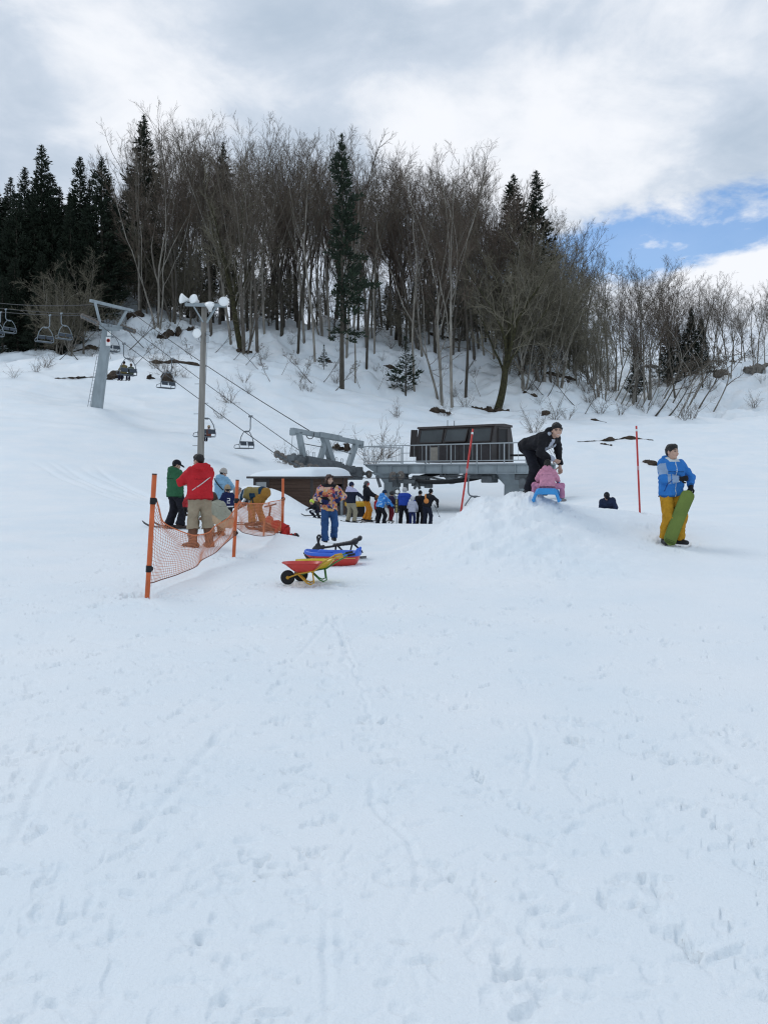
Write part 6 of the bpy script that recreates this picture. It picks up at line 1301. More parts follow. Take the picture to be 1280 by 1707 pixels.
def strap_bag(J, a, b, bag_c, size, label, m, back=False, r=.016, bagm=None, wide=.03):
    """a worn bag: its strap runs over the shoulder a to the bag"""
    pts = []; fw, up, rt = J['fw'], J['up'], J['rt']; s_ = -1 if back else 1
    t = thing('shoulder_bag', label, 'bag', J['w'](bag_c)); t.rotation_euler = J['root'].rotation_euler; sc = J['s']; off = np.array(bag_c, float)
    for i in range(13): f = i / 12; q = np.array(a) * (1 - f) + np.array(b) * f + fw * s_ * (.125 + .045 * math.sin(math.pi * f)); pts.append((q - off) * sc)
    mb = MB()
    for p0, p1 in zip(pts[:-1], pts[1:]): mb.beam(p0, p1, wide * sc, .006, up=fw)
    mb.build('strap', m, t, True)
    if size: k = SDF(); k.ell((0, 0, 0), np.array(size) * sc, None); k.cone((-size[0] * .5 * sc, size[1] * .3 * sc, size[2] * .5 * sc), (size[0] * .5 * sc, size[1] * .3 * sc, size[2] * .5 * sc), .02, None, .03); obj('pouch', k.mesh(.009, 'pouch', [bagm or m], rough=.008), t)
    return t
BKB = C('black_bag', (.012, .012, .014), var=.3)
strap_bag(J, J['shL'] + J['up'] * .06 - J['rt'] * -.02, J['pel'] + J['up'] * .18 + J['rt'] * .12, J['pel'] + J['up'] * .16 + J['rt'] * .13 + J['fw'] * .21, (.135, .065, .10), 'black belt bag slung across the flowery jacket', BKB)

# child with a lime helmet behind her
J = person('small child crouching on a board behind the woman in flowers, lime helmet', ground(529, 27), 1.05, fdir(230), dict(pelvis=(0, -.12, .50), lean=50, hp=15, hy=25, wrR=(.34, .42, .55), wrL=(-.32, .40, .5), ankR=(.22, 0, .09), ankL=(-.2, 0, .09), knR=(.5, 1, .2), knL=(-.5, 1, .2)), jacket=[C('black_child', (.015, .015, .02))], trousers=[C('navy_child', (.014, .016, .035))], gloves=C('grey_mitten', (.45, .45, .46)), hat='helmet', hatm=mat('lime_shell', (.50, .62, .06), .35), vox=.012, child=True)
BG = P(522, 861, 26.8); BG[2] = float(tz(BG[0], BG[1])) + .05; SB = thing('snowboard', 'black snowboard under the crouching child with the lime helmet', 'snowboard', BG)
m = MB(); m.loft([[BG + np.array((x, y * w, .012 + z + dz)) for y, dz in ((-.11, 0), (.11, 0), (.11, .02), (-.11, .02))] for x, w, z in ((-.42, .25, .07), (-.38, .7, .035), (-.30, 1, 0), (.30, 1, 0), (.38, .7, .035), (.42, .25, .07))], smooth=False); m.build('deck', mat('black_board', (.018, .02, .022), .4), SB)
m = MB(); m.box(BG + np.array((.16, 0, .08)), (.1, .16, .12), bev=.03); m.build('binding', M_BLACK, SB)

# group by the net
J1 = person('man in a red jacket and beige trousers with brown boots behind the orange net', ground(334, 14.45), 1.77, fdir(-32), dict(pelvis=(0, 0, .92), ankR=(.17, -.02, .09), ankL=(-.12, .04, .09), ftR=-.1, ftL=-.85, wrR=(.02, .36, 1.20), elR=(1, -.3, -.8), wrL=(-.16, .38, 1.20), elL=(-1, -.2, -.7), hy=28, hp=14, tr_end=.36, boot_h=.27, curlR=.9, curlL=.9), jacket=[C('red', (.50, .022, .030), var=.10)], trousers=[C('beige', (.33, .27, .19), var=.12)], boots=mat('brown_rubber_boot', (.13, .055, .028), .5, var=.2, bump=.1), hair='short', vox=.010, thick=1.22, hem=-.05, hood='down', legw=1.14, skirt=1.08, bootw=1.3)
for ch in list(J1['root'].children):
    if ch.name.startswith('trousers'): pass
t = strap_bag(J1, J1['shR'] - J1['up'] * .08 - J1['rt'] * .02, J1['pel'] + J1['up'] * .13 - J1['rt'] * .19, J1['pel'] + J1['up'] * .2, None, 'thin white strap of a bag crossing the back of the red jacket', C('white_strap', (.62, .60, .58)), back=True, wide=.016); t['category'] = 'bag strap'; t.name = 'bag_strap'
J2 = person('man in a green hooded jacket and black cap on skis behind the net', ground(292, 19.0), 1.74, fdir(42), dict(pelvis=(0, 0, .91), ankR=(.15, .03, .11), ankL=(-.2, -.05, .11), ftR=.1, ftL=.1, wrR=(.12, .34, 1.12), elR=(1, -.3, -.8), wrL=(-.10, .36, 1.12), elL=(-1, -.3, -.8), hy=-18, hp=24, boot_h=.2, curlR=.9, curlL=.9), jacket=[C('bottle_green', (.030, .115, .055), var=.12)], trousers=[C('black_ski', (.014, .014, .02), var=.3)], boots=mat('brown_black_ski_boot', (.05, .03, .025), .4), hair='short', hat='cap', hatm=C('black_cap', (.012, .012, .018)), vox=.011, thick=1.2, hem=-.12, hood='down', legw=1.24, skirt=1.1, bootw=1.15)
M_SKI = mat('dark_ski', (.03, .032, .036), .35, var=.3); M_SKIC = mat('cream_ski', (.52, .48, .34), .4); M_POLE = mat('ski_pole_shaft', (.06, .06, .065), .35)
def skis(c, dirdeg, L, label, m=None, gap=.20, group=None, back=.42, name='skis', spread=0.0):
    f = np.array((*fdir(dirdeg), 0.)); sd = np.array((f[1], -f[0], 0)); t = thing('ski_pair', label, 'skis', c, 0, group)
    for sg in (-1, 1):
        rings = []; ff = unit(f + sd * sg * spread)
        for u, w, z in ((-back, .3, .02), (-back + .04, 1, 0), (0, .85, 0), (1 - back - .16, 1.1, 0), (1 - back - .06, .8, .05), (1 - back, .2, .11)):
            q = c + sd * sg * gap / 2 + ff * u * L; zz = float(tz(q[0], q[1])) + .018 + z; rings.append([np.array((q[0], q[1], zz)) + sd * a * w * .045 + np.array((0, 0, b)) for a, b in ((-1, 0), (1, 0), (1, .014), (-1, .014))])
        o = MB().loft(rings, smooth=False).build('ski', m or M_SKI, t)
        q = c + sd * sg * gap / 2; MB().box(np.array((q[0], q[1], float(tz(q[0], q[1])) + .055)), (.07, .28, .05), rotz(math.atan2(-f[0], f[1])), .012).build('binding', M_BLACK, o)
    return t
skis(ground(292, 19.0), -62, 1.6, 'dark skis pointing left under the man in the green jacket', gap=.34)
def spole(a, b, label, group=None, m=None):
    t = thing('ski_pole', label, 'ski pole', b, 0, group); a = np.array(a); b = np.array(b); u = unit(b - a)
    MB().tube([a, b], .009, 7).build('shaft', m or M_POLE, t); MB().tube([a - u * .02, a + u * .12], .017, 8).build('grip', M_BLACK, t); MB().lathe(b - u * .06, u, [(.012, -.01), (.045, 0), (.012, .01)], 12).build('basket', M_BLACK, t); return t
J3 = person('person in a light blue jacket and pale beanie behind the man in red', ground(370, 21), 1.60, fdir(28), dict(hy=-30, hp=26, wrR=(.10, .34, 1.12), wrL=(-.10, .34, 1.1), elR=(1, -.4, -.6), elL=(-1, -.4, -.6), curlR=.9), jacket=[C('light_blue', (.24, .42, .58), var=.10)], trousers=[C('sand', (.36, .31, .25))], gloves=GLB, hair='short', hat='beanie', hatm=C('oat_wool', (.42, .39, .36), bump=.8), vox=.012, thick=1.2, hem=-.13, hood='down', skirt=1.08)
strap_bag(J3, J3['shL'] + J3['up'] * .05, J3['pel'] + J3['up'] * .16 + J3['rt'] * .16, J3['pel'] + J3['up'] * .12 + J3['rt'] * .24 - J3['fw'] * .05, (.07, .10, .15), 'black shoulder bag on the hip of the person in light blue', BKB, back=True)
person('small child in a red jacket with a black mitten beside the man in red', ground(321, 16.6), 1.08, fdir(20), dict(wrL=(-.30, .02, .88), wrR=(.3, .2, .95), hy=0, hp=10, roll=0), jacket=[C('dark_red', (.36, .03, .035), var=.3), C('black_hem', (.02, .018, .02))], trousers=[C('olive_child', (.12, .11, .075))], gloves=GLB, hat='helmet', hatm=mat('grey_blue_shell', (.33, .38, .45), .4), vox=.010, child=True, thick=1.2, jslots=lambda c, k: (((c - k['pel']) @ k['up']) < .10).astype(np.int32))
person('brown haired woman in a sage top and cream trousers crouching behind the net', ground(369, 16.5), 1.62, fdir(-62), dict(pelvis=(0, -.16, .34), lean=38, hp=18, hy=6, ankR=(.14, .12, .09), ankL=(-.10, .20, .09), knR=(.35, 1, .9), knL=(-.35, 1, .9), wrR=(.10, .58, .42), wrL=(-.14, .60, .46), elR=(1, -.2, -.5), elL=(-1, -.2, -.5)), jacket=[C('sage', (.33, .33, .26), var=.10)], trousers=[C('cream', (.52, .37, .24), var=.10)], boots=mat('tan_boot', (.22, .09, .045), .6), hair='bob', vox=.010, thick=1.16, hem=-.02, legw=1.15, hood=None)
for ch in PEOPLE[-1].children:
    if ch.name.startswith('hair'): ch.data.materials.clear(); ch.data.materials.append(HAIRBR)
jn = [C('navy_jersey', (.014, .020, .075)), C('white_jersey', (.70, .70, .72))]
def jersey(c, k):
    x = (c - k['pel']) @ k['rt']; z = (c - k['pel']) @ k['up']; y = (c - k['pel']) @ k['fw']; q = lambda x0, x1, z0, z1: (x > x0) & (x < x1) & (z > z0) & (z < z1)
    b = y < -.02; mi = np.zeros(len(c), np.int32)      # the figure 2 on the back, and pale bands
    X0 = .0
    for r_ in ((X0 - .06, X0 + .06, .30, .33), (X0 + .03, X0 + .06, .22, .33), (X0 - .06, X0 + .06, .205, .235), (X0 - .06, X0 - .03, .12, .235), (X0 - .06, X0 + .06, .115, .145)): mi[b & q(*r_)] = 1
    mi[(z < .02) & (z > -.03)] = 1; return mi
person('child in a navy jersey with white marks and a tan beanie', ground(380, 20.2), 1.13, fdir(-24), dict(hp=12, hy=10, wrR=(.3, .15, .95), wrL=(-.28, .2, .95)), jacket=jn, trousers=[C('dark_bib', (.02, .02, .026))], gloves=GLB, hair='short', hat='beanie', hatm=C('tan_wool', (.36, .27, .17), bump=.8), vox=.010, child=True, thick=1.18, jslots=jersey, hem=-.05)
# bending figure between the posts
tl_ = [C('olive_yellow', (.24, .185, .07), var=.15), C('teal_navy', (.012, .045, .085), var=.3), C('grey_white_stripe', (.42, .43, .44))]
def bendslots(c, k):
    u = (c - k['pel']) @ k['up']; y = (c - k['pel']) @ k['fw']; x = (c - k['pel']) @ k['rt']; mi = np.zeros(len(c), np.int32); mi[u < .08] = 1; mi[(np.abs(u - .24) < .07) & (y > .0) & (x < 0)] = 1; mi[(u > .44)] = 2; mi[(np.abs(u - .47) < .022) | (np.abs(u - .56) < .02)] = 1; return mi
J7 = person('skier in mustard trousers and olive teal jacket bent double behind the far net', ground(432, 18.5), 1.66, fdir(-78), dict(pelvis=(0, -.14, .84), lean=92, hp=62, ankR=(.22, -.02, .11), ankL=(-.20, .10, .11), wrR=(.12, .48, .52), wrL=(-.16, .50, .50), elR=(.8, -.2, .4), elL=(-.8, -.2, .4), boot_h=.18), jacket=tl_, trousers=[C('ochre', (.33, .17, .035), var=.15)], boots=mat('ski_boot_dark', (.06, .035, .025), .4), gloves=GLB, hat='beanie', hatm=C('grey_knit', (.26, .25, .24), bump=.8), vox=.011, thick=1.15, hem=.0, legw=1.12, jslots=bendslots)
skis(ground(432, 18.5), -78, 1.5, 'dark skis under the bent skier in mustard trousers', gap=.40)
for i, px in enumerate((412, 421)):
    b = ground(424 + i * 9, 17.9); spole(P(px, 833, 18.1), b, ('left' if i == 0 else 'right') + ' ski pole hanging from the bent skier behind the far net', m=mat('brown_pole', (.09, .05, .04), .5))
# child in red on all fours, snow scooter beside it
person('child in a bright red suit kneeling low in the snow behind the farthest orange post', ground(474, 17.7), 1.08, fdir(-75), dict(pelvis=(0, -.05, .30), lean=66, hp=50, ankR=(.14, -.42, .08), ankL=(-.14, -.40, .08), knR=(.2, 1, -.6), knL=(-.2, 1, -.6), wrR=(.22, .22, .10), wrL=(-.22, .24, .10)), jacket=[C('bright_red', (.50, .035, .03), var=.12)], trousers=[C('bright_red', (.50, .035, .03))], gloves=GLB, hat='helmet', hatm=mat('red_shell', (.50, .05, .035), .4), vox=.010, child=True, thick=1.15)
M_BRN = mat('scooter_brown', (.11, .045, .030), .5, var=.2)
sg_ = ground(447, 18.0); SC = thing('snow_scooter', 'brown snow scooter with T shaped handlebar standing behind the far net', 'snow scooter', sg_)
k = SDF(); k.cone((-.38, -.08, .06), (.20, .05, .06), .05, .05, .03); k.cone((-.38, -.08, .06), (-.50, -.11, .14), .045, .02, .02); k.cone((-.05, 0, .10), (.02, 0, .34), .07, .05, .04); k.cone((.10, .05, .12), (.30, .0, .10), .10, .08, .05); obj('body', k.mesh(.011, 'body', [M_BRN], rough=.006), SC)
MB().tube([sg_ + np.array((.02, 0, .30)), sg_ + np.array((.06, 0, .60))], .024, 8).build('steering_post', M_BRN, SC); MB().tube([sg_ + np.array((-.08, -.02, .59)), sg_ + np.array((.06, 0, .62)), sg_ + np.array((.20, .02, .66))], .018, 8).build('handlebar', M_BRN, SC)
k = SDF(); k.cone((-.28, -.16, .08), (-.30, -.18, .30), .075, .06, .03); k.cone((-.28, -.16, .06), (-.42, -.22, .05), .06, .05, .03); 
# lift queue
G = 'people queuing at the chairlift'; V_ = .014
person('person with lavender hood, navy jacket and beige trousers in the lift queue', ground(585, 31.5), 1.70, fdir(35), dict(wrR=(.38, .32, 1.05), elR=(1, -.3, -.6), hp=10, hy=-20, ankR=(.17, 0, .09), ankL=(-.17, 0, .09)), jacket=[C('navy_q', (.014, .018, .035)), C('lavender', (.48, .46, .62))], trousers=[C('khaki_q', (.28, .25, .18))], gloves=GLB, hair='short', hat='beanie', hatm=C('navy_wool', (.016, .02, .05)), vox=V_, group=G, thick=1.18, hood='down', legw=1.12, jslots=lambda c, k: ((c - k['pel']) @ k['up'] > .40).astype(np.int32))
person('skier in orange trousers, black jacket, grey helmet and red goggles in the queue', ground(611, 33), 1.76, fdir(98), dict(wrR=(.14, .38, 1.06), wrL=(-.12, .40, 1.08), elR=(1, -.4, -.6), elL=(-1, -.4, -.6), hy=-30, ankR=(.13, .1, .1), ankL=(-.13, -.12, .1), boot_h=.18), jacket=[C('black_q', (.012, .013, .018))], trousers=[C('orange_q', (.55, .21, .02), var=.12)], gloves=C('tan_glove', (.24, .12, .05)), hat='helmet', hatm=mat('grey_shell', (.07, .07, .075), .4), goggles=mat('red_lens', (.42, .04, .06), .2), vox=V_, group=G, thick=1.15, hood='down', legw=1.15)
def camo():
    m = bpy.data.materials.new('blue_white_print'); m.use_nodes = True; nt = m.node_tree; b = nt.nodes['Principled BSDF']; N = nt.nodes.new; L = nt.links.new; tc = N('ShaderNodeTexCoord'); n = N('ShaderNodeTexNoise'); n.inputs['Scale'].default_value = 8; n.inputs['Detail'].default_value = 3; L(tc.outputs['Object'], n.inputs['Vector'])
    r = N('ShaderNodeValToRGB'); r.color_ramp.interpolation = 'CONSTANT'; e = r.color_ramp.elements; e[0].color = (.03, .17, .52, 1); e[1].position = .56; e[1].color = (.40, .55, .75, 1); q = e.new(.44); q.color = (.05, .27, .66, 1); L(n.outputs['Fac'], r.inputs[0]); L(r.outputs[0], b.inputs['Base Color']); b.inputs['Roughness'].default_value = .85; return m
person('skier in a blue and white printed jacket and black trousers in the queue', ground(636, 32), 1.56, fdir(48), dict(pelvis=(0, -.1, .88), lean=22, hp=25, hy=-20, wrR=(.34, .42, .86), wrL=(.1, .45, .9), elR=(1, -.4, .2), ankR=(.16, -.02, .1), ankL=(-.24, -.06, .1), boot_h=.18), jacket=[camo()], trousers=[C('black_q2', (.012, .012, .016))], gloves=C('navy_glove', (.015, .025, .08)), hair='short', hat='beanie', hatm=C('teal_cap', (.015, .03, .06)), vox=V_, group=G, thick=1.18, hood='down', legw=1.12)
person('small child in red half hidden behind the skier in orange trousers', ground(627, 34.3), 1.05, fdir(100), dict(wrL=(-.3, .3, .9)), jacket=[C('crimson', (.42, .03, .04))], trousers=[C('black_q3', (.015, .015, .018))], gloves=GLB, hair='short', hat='helmet', hatm=mat('dark_shell', (.03, .03, .035), .4), vox=V_, group=G, child=True, thick=1.15)
person('child in maroon trousers and dark helmet beside the printed blue jacket', ground(650, 34), 1.36, fdir(60), dict(hp=15, lean=10, wrR=(.25, .35, .9), wrL=(-.1, .4, .95)), jacket=[C('plum_navy', (.030, .022, .055))], trousers=[C('maroon', (.14, .014, .024))], gloves=GLB, hat='helmet', hatm=mat('dark_shell', (.03, .03, .035), .4), vox=V_, group=G, child=True, thick=1.15)
person('adult in a royal blue jacket with arm round a child in pale grey', ground(673, 32), 1.66, fdir(14), dict(pelvis=(0, -.06, .90), lean=20, hp=16, wrR=(.42, .42, .96), elR=(1, .1, .2), wrL=(-.26, .25, .95), ankR=(.2, 0, .1), ankL=(-.17, .04, .1), boot_h=.16), jacket=[C('royal_blue', (.018, .055, .32), var=.1), C('white_yoke', (.55, .58, .62))], trousers=[C('black_q4', (.012, .012, .016))], boots=mat('salmon_boot', (.55, .12, .11), .45), gloves=GLB, hat='helmet', hatm=mat('white_grey_shell', (.40, .40, .41), .35), vox=V_, group=G, thick=1.2, legw=1.15, jslots=lambda c, k: (((c - k['pel']) @ k['up'] > .52)).astype(np.int32))
person('child in a pale grey jacket under the arm of the adult in royal blue', ground(687, 31.6), 1.22, fdir(10), dict(hp=20, lean=8, wrR=(.26, .3, .95), wrL=(-.2, .3, .95)), jacket=[C('pale_grey', (.44, .45, .54))], trousers=[C('navy_q5', (.016, .024, .09))], gloves=C('pale_mitten', (.4, .4, .42)), hat='helmet', hatm=mat('pale_shell', (.45, .46, .5), .4), vox=V_, group=G, child=True, thick=1.2, hem=-.1)
person('skier all in black second from the right in the queue', ground(699, 32.6), 1.48, fdir(20), dict(lean=10, hp=18, wrR=(.28, .3, .9), wrL=(-.28, .3, .9), boot_h=.18), jacket=[C('black_q6', (.012, .012, .015))], trousers=[C('black_q6', (.012, .012, .015))], gloves=GLB, hair='short', hat='beanie', hatm=C('black_wool', (.012, .012, .014)), vox=V_, group=G, thick=1.15)
JR = person('skier in black with an orange carrier on the back, rightmost in the queue', ground(712, 31.5), 1.56, fdir(40), dict(pelvis=(0, -.05, .92), lean=20, hp=10, hy=20, roll=8, wrR=(.42, .22, .95), elR=(1, -.4, .2), wrL=(-.2, .4, 1.0), ankR=(.16, 0, .1), ankL=(-.14, 0, .1), boot_h=.18), jacket=[C('black_q7', (.014, .014, .018))], trousers=[C('navy_black', (.015, .018, .032))], gloves=GLB, hair='short', hat='beanie', hatm=C('black_wool', (.012, .012, .014)), vox=V_, group=G, thick=1.2, legw=1.15)
ORB = C('orange_carrier', (.58, .22, .06), var=.15)
strap_bag(JR, JR['shL'] + JR['up'] * .04, JR['pel'] + JR['up'] * .12 + JR['rt'] * .06, JR['pel'] + JR['up'] * .18 + JR['rt'] * .04 - JR['fw'] * .19, (.13, .075, .12), 'orange carrier slung across the back of the rightmost skier in queue', ORB, back=True, wide=.07)
spole(P(724, 842, 31.4), P(733, 863, 31.2), 'ski pole slanting out right of the rightmost skier in the queue')
for px, d, L, lb, mm in ((636, 32, 1.5, 'dark skis under the printed blue jacket in the queue', M_SKI), (611, 33, 1.55, 'dark skis under the orange trousers in the queue', M_SKI), (673, 32, 1.5, 'cream skis under the adult in royal blue', M_SKIC), (699, 32.6, 1.4, 'cream skis under the skier all in black', M_SKIC), (712, 31.5, 1.5, 'dark skis under the rightmost skier in the queue', M_SKI), (585, 31.5, 1.4, 'dark skis under the person with the lavender hood', M_SKI)):
    skis(ground(px, d), 25 if px < 690 else 5, L, lb, mm, gap=.30, group='skis at the lift queue')
spole(P(648, 843, 32.6), ground(648.5, 32.8), 'upright cream ski pole between the printed jacket and maroon trousers', m=M_SKIC)
# yellow rescue box behind the queue
yg = ground(592, 34); YB = thing('rescue_box', 'yellow topped black equipment box between the hut and the orange trousers', 'equipment box', yg)
MB().box(yg + np.array((0, 0, .30)), (.78, .5, .46), rotz(.2), .03).build('crate', M_BLACK, YB); MB().box(yg + np.array((0, 0, .63)), (.86, .56, .24), rotz(.2), .06).build('lid', mat('yellow_plastic', (.62, .36, .03), .4), YB); MB().tube([yg + np.array((-.28, -.2, .75)), yg + np.array((-.22, -.2, 1.0)), yg + np.array((.1, -.15, 1.05)), yg + np.array((.22, -.15, .75))], .02, 8).build('handle', M_GALV, YB)

# riders on the chairs
def rider(ci, off, label, jm, hm, facing=1, child=False, H=1.65):
    t, p, a, kk = CHOBJ[ci]; sc = H / 1.70
    q = p + rotz(a) @ np.array((.16, kk + off, -2.03 - .44 * sc)); f = rotz(a) @ np.array((facing, 0, 0))
    return person(label, q, H, (f[0], f[1]), dict(pelvis=(0, 0, .56), lean=-4, ankR=(.1, .44, .16), ankL=(-.1, .44, .16), knR=(.1, 1, 1), knL=(-.1, 1, 1), wrR=(.18, .36, .74), wrL=(-.18, .36, .74), hp=8), jacket=[jm], trousers=[C('dark_rider', (.018, .018, .035))], gloves=GLB, hair='short', hat='beanie', hatm=hm, vox=.018, thick=1.15, group='riders on the chairlift', child=child), q, f
_, q, f = rider(0, .25, 'rider in an olive jacket and black beanie on the chair right of the tower', C('olive_rider', (.16, .13, .055)), C('black_wool', (.012, .012, .014)))
c = q + np.array((0, 0, .12)) + np.array((*f[:2], 0)) * .46
t = thing('ski_pair', 'skis dangling from the rider in olive on the chair', 'skis', c); sd = np.array((f[1], -f[0], 0))
for sg in (-1, 1): MB().beam(c + sd * sg * .1 - f * .6 - Z3 * .12, c + sd * sg * .1 + f * .85 + Z3 * .10, .09, .02, bev=.006).build('ski', M_SKI, t)
_, q, f = rider(0, -.27, 'smaller rider in a grey green jacket beside the rider in olive', C('greygreen_rider', (.10, .115, .08)), C('brown_wool', (.09, .06, .04)), H=1.45)
rider(2, -.25, 'child rider seen through the chair partly behind the floodlight pole', C('rust_rider', (.25, .09, .06)), C('tan_wool', (.36, .27, .17)), facing=1, H=1.2, child=True)

# ---------------------------------------------------------------- toys on the snow
M_REDP = mat('red_plastic', (.55, .045, .035), .35, var=.08, spec=.5); M_YELP = mat('yellow_plastic_tray', (.64, .47, .02), .35, var=.08, spec=.5); M_YTUBE = mat('yellow_tube', (.55, .30, .03), .4); M_GTUBE = mat('green_tube', (.06, .20, .05), .4); M_TYRE = mat('toy_tyre', (.012, .012, .013), .7); M_BLUP = mat('blue_plastic_tray', (.03, .13, .62), .35, spec=.5)
def barrow(px, d, rz, label, tray, tubem, gripm, hub):
    o = ground(px, d); t = thing('toy_wheelbarrow', label, 'toy wheelbarrow', o, rz, 'toy wheelbarrows on the snow')
    # local: x runs from the wheel (-) to the handles (+)
    m = MB(); rings = []
    for z, x0, x1, w in ((.165, -.12, .10, .085), (.20, -.17, .15, .115), (.255, -.24, .20, .150), (.285, -.285, .225, .165), (.290, -.30, .235, .178), (.283, -.285, .222, .160), (.215, -.16, .14, .105), (.178, -.11, .09, .075)):
        n = 20; r_ = []
        for i in range(n):
            a = 6.283 * i / n; c, s_ = math.cos(a), math.sin(a); e = .55; r_.append(np.array(((x0 + x1) / 2 + (x1 - x0) / 2 * abs(c) ** e * np.sign(c), w * abs(s_) ** e * np.sign(s_), z)))
        rings.append(r_)
    m.loft(rings); m.build('tray', tray, t, True)
    m = MB()
    for sg in (-1, 1):
        m.tube([(-.22, .045 * sg, .095), (-.08, .075 * sg, .150), (.12, .10 * sg, .185), (.22, .14 * sg, .26), (.40, .15 * sg, .36), (.47, .15 * sg, .37)], .0105, 8)
        m.tube([(-.10, .075 * sg, .155), (.03, .105 * sg, .03), (.075, .11 * sg, .010), (.12, .11 * sg, .03), (.10, .10 * sg, .185)], .0100, 8)
    m.tube([(.10, -.10, .175), (.10, .10, .175)], .009, 6); m.build('frame', tubem, t, True)
    for sg in (-1, 1): MB().tube([(.40, .15 * sg, .36), (.50, .15 * sg, .376)], .016, 8).build('grip', gripm, t, True)
    a, b = MB(), MB(); c = (-.22, 0, .095); a.lathe(c, (0, 1, 0), [(.055, -.028), (.082, -.030), (.094, -.018), (.095, 0), (.094, .018), (.082, .030), (.055, .028)], 24); w = a.build('wheel', M_TYRE, t, True)
    b.lathe(c, (0, 1, 0), [(.01, -.040), (.022, -.040), (.024, -.024), (.054, -.020), (.054, .020), (.024, .024), (.022, .040), (.01, .040)], 20); b.build('wheel_rim', hub, w, True); m = MB(); m.tube([(-.22, -.05, .095), (-.22, .05, .095)], .008, 8); m.build('axle', hub, w, True)
barrow(508, 10.1, R(6), 'red toy wheelbarrow with yellow legs, nearest on the snow', M_REDP, M_YTUBE, mat('yellow_grip', (.55, .32, .03), .5), M_YTUBE)
barrow(529, 10.45, R(8), 'yellow toy wheelbarrow with green legs, behind the red one', M_YELP, M_GTUBE, M_BLACK, M_YTUBE)
# red and blue sledge boat
bg = ground(556, 12.5); BO = thing('sledge', 'red tub sledge with bright blue rim beside the wheelbarrows', 'sledge', bg, R(-7))
def tub(zs, m, name, t):
    mb = MB(); rings = []
    for z, x0, x1, w in zs:
        n = 28; r_ = []
        for i in range(n): a = 6.283 * i / n; c, s_ = math.cos(a), math.sin(a); e = .5; r_.append(np.array(((x0 + x1) / 2 + (x1 - x0) / 2 * abs(c) ** e * np.sign(c), w * abs(s_) ** (e + .1) * np.sign(s_) * (1 - .12 * max(0, -c)), z + .03 * max(0, -c) ** 3)))
        rings.append(r_)
    mb.loft(rings); return mb.build(name, m, t, True)
tub([(.0, -.25, .34, .14), (.03, -.33, .38, .18), (.10, -.42, .42, .215), (.125, -.43, .425, .222), (.15, -.445, .430, .228), (.185, -.45, .433, .232), (.18, -.43, .415, .212), (.06, -.33, .33, .16), (.03, -.25, .30, .13)], M_REDP, 'hull', BO)
tub([(.165, -.452, .436, .234), (.172, -.470, .452, .250), (.205, -.475, .456, .252), (.225, -.462, .446, .240), (.222, -.425, .41, .205), (.17, -.42, .405, .200)], M_BLUP, 'rim', BO)
m = MB(); m.tube([(x, -.236 - .004, .128 + .002 * i) for i, x in enumerate(np.linspace(-.36, .40, 9))], .006, 6); m.build('yellow_stripe', mat('yellow_line', (.60, .42, .10), .5), BO, True)
k = SDF(); k.cone((-.18, -.16, .225), (.0, -.17, .235), .05, .03, .03); k.cone((.40, -.13, .22), (.42, -.13, .275), .035, .022, .02); k.cone((.40, .13, .22), (.42, .13, .275), .035, .022, .02); obj('grip_bulge', k.mesh(.009, 'grip_bulge', [M_BLUP]), BO)
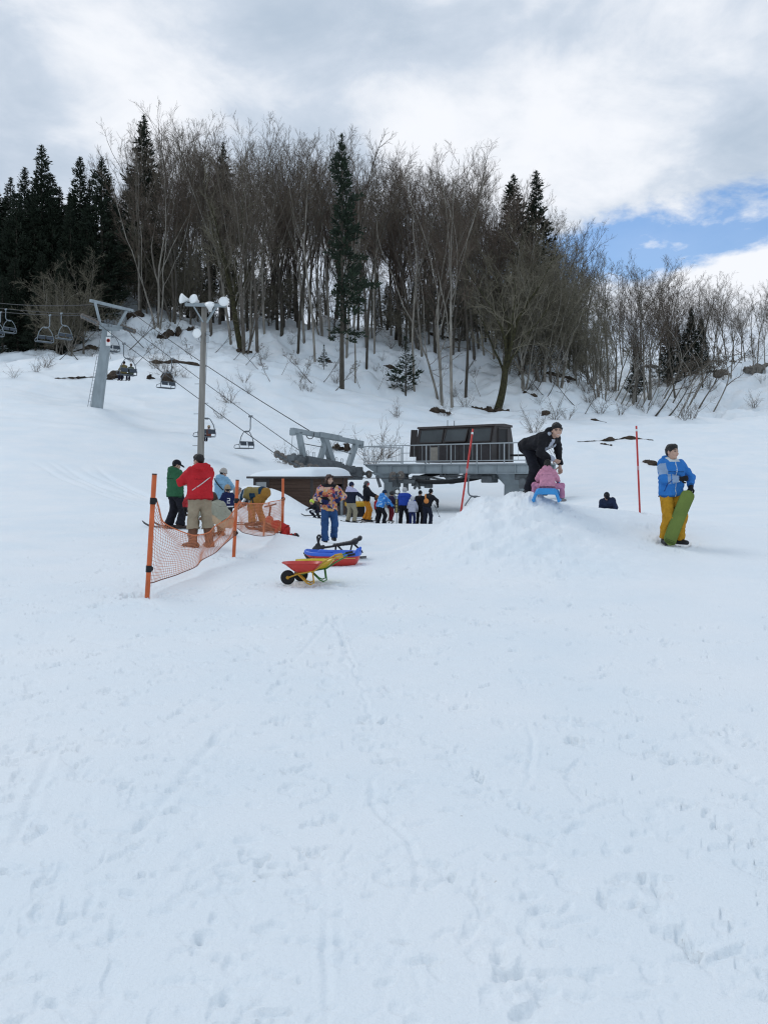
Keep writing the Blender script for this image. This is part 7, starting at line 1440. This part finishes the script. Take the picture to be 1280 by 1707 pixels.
# black snow bike behind it
kg = ground(562, 13.2); SK = thing('snow_bike', 'black snow bike with long low seat and short skis behind the blue rimmed sledge', 'snow bike', kg)
k0 = lambda px, py, d=13.2: P(px, py, d)
M_BP = mat('black_plastic', (.022, .022, .025), .45, spec=.4); zf = float(tz(kg[0], kg[1]))
m = MB(); m.tube([k0(532, 914), k0(556, 910.5), k0(566, 907)], .020, 8); m.tube([k0(560, 909), k0(559, 921, 13.1), k0(558, 929, 13.1)], .016, 8); m.tube([k0(562, 909), k0(575, 922, 13.0), k0(580, 929, 13.0)], .016, 8); m.tube([k0(587, 907), k0(584, 919, 13.3), k0(576, 924, 13.3), k0(570, 922, 13.3)], .016, 8); m.tube([k0(589, 906), k0(603, 919, 13.2), k0(604, 922, 13.2)], .016, 8); m.build('frame', M_BP, SK)
k = SDF(); 
for i in range(8): f = i / 7; c = k0(557 + 36 * f, 909 - 5.5 * f - (3 * max(0, f - .75)), 13.2) - kg; k.cone(c - np.array((0, .04 + .03 * f, 0)), c + np.array((0, .04 + .03 * f, 0)), .026 + .012 * f, None, .03)
c = k0(598, 899, 13.2) - kg; k.cone(c + np.array((-.06, -.08, -.03)), c + np.array((-.06, .08, -.03)), .045, None, .04); k.cone(c + np.array((.02, -.08, .02)), c + np.array((.02, .08, .02)), .04, None, .04); obj('seat', k.mesh(.010, 'seat', [M_BP]), SK)
m = MB(); m.tube([k0(535, 915), k0(531, 905), k0(529, 895), k0(531, 892.5), k0(535, 893)], .020, 8); m.tube([k0(535, 893), k0(532, 900), k0(530, 908)], .018, 8); m.build('steering_bar', M_BP, SK)
k = SDF(); c = k0(531, 914) - kg; k.cone(c + np.array((-.06, 0, -.02)), c + np.array((.08, 0, .02)), .05, .04, .03); k.cone(c + np.array((0, 0, .0)), c + np.array((-.02, 0, .06)), .05, .03, .03); obj('front_fairing', k.mesh(.010, 'front_fairing', [M_BP], rough=.01), SK)
m = MB(); q = k0(606, 923, 13.2); m.loft([[np.array((q[0] + x, q[1] + y, float(tz(q[0] + x, q[1])) + .02 + z)) for y, z in ((-.05, 0), (.05, 0), (.05, .02), (-.05, .02))] for x in (-.28, -.05, .05)], smooth=False); m.build('rear_ski', M_BP, SK)
m = MB(); q = k0(516, 919, 13.1); m.loft([[np.array((q[0] + x, q[1] + y, float(tz(q[0] + x, q[1])) + .03 + z + dz)) for y, z in ((-.045, 0), (.045, 0), (.045, .02), (-.045, .02))] for x, dz in ((-.10, .07), (-.02, .01), (.30, 0))], smooth=False); m.build('front_ski', M_BP, SK)
m = MB(); q = P(508, 925, 11.9); m.tube([q, q + np.array((.05, 0, -.05)), q + np.array((.13, .02, -.10))], [.012, .024, .006], 8); m.tube([q + np.array((.05, .0, -.05)), q + np.array((.14, 0, -.03)), q + np.array((.16, .0, -.12))], .005, 6); tr_ = m.build('tow_rope_grip', M_BLACK); tag(tr_, 'little black tow rope handle left of the blue rimmed sledge', 'tow rope')
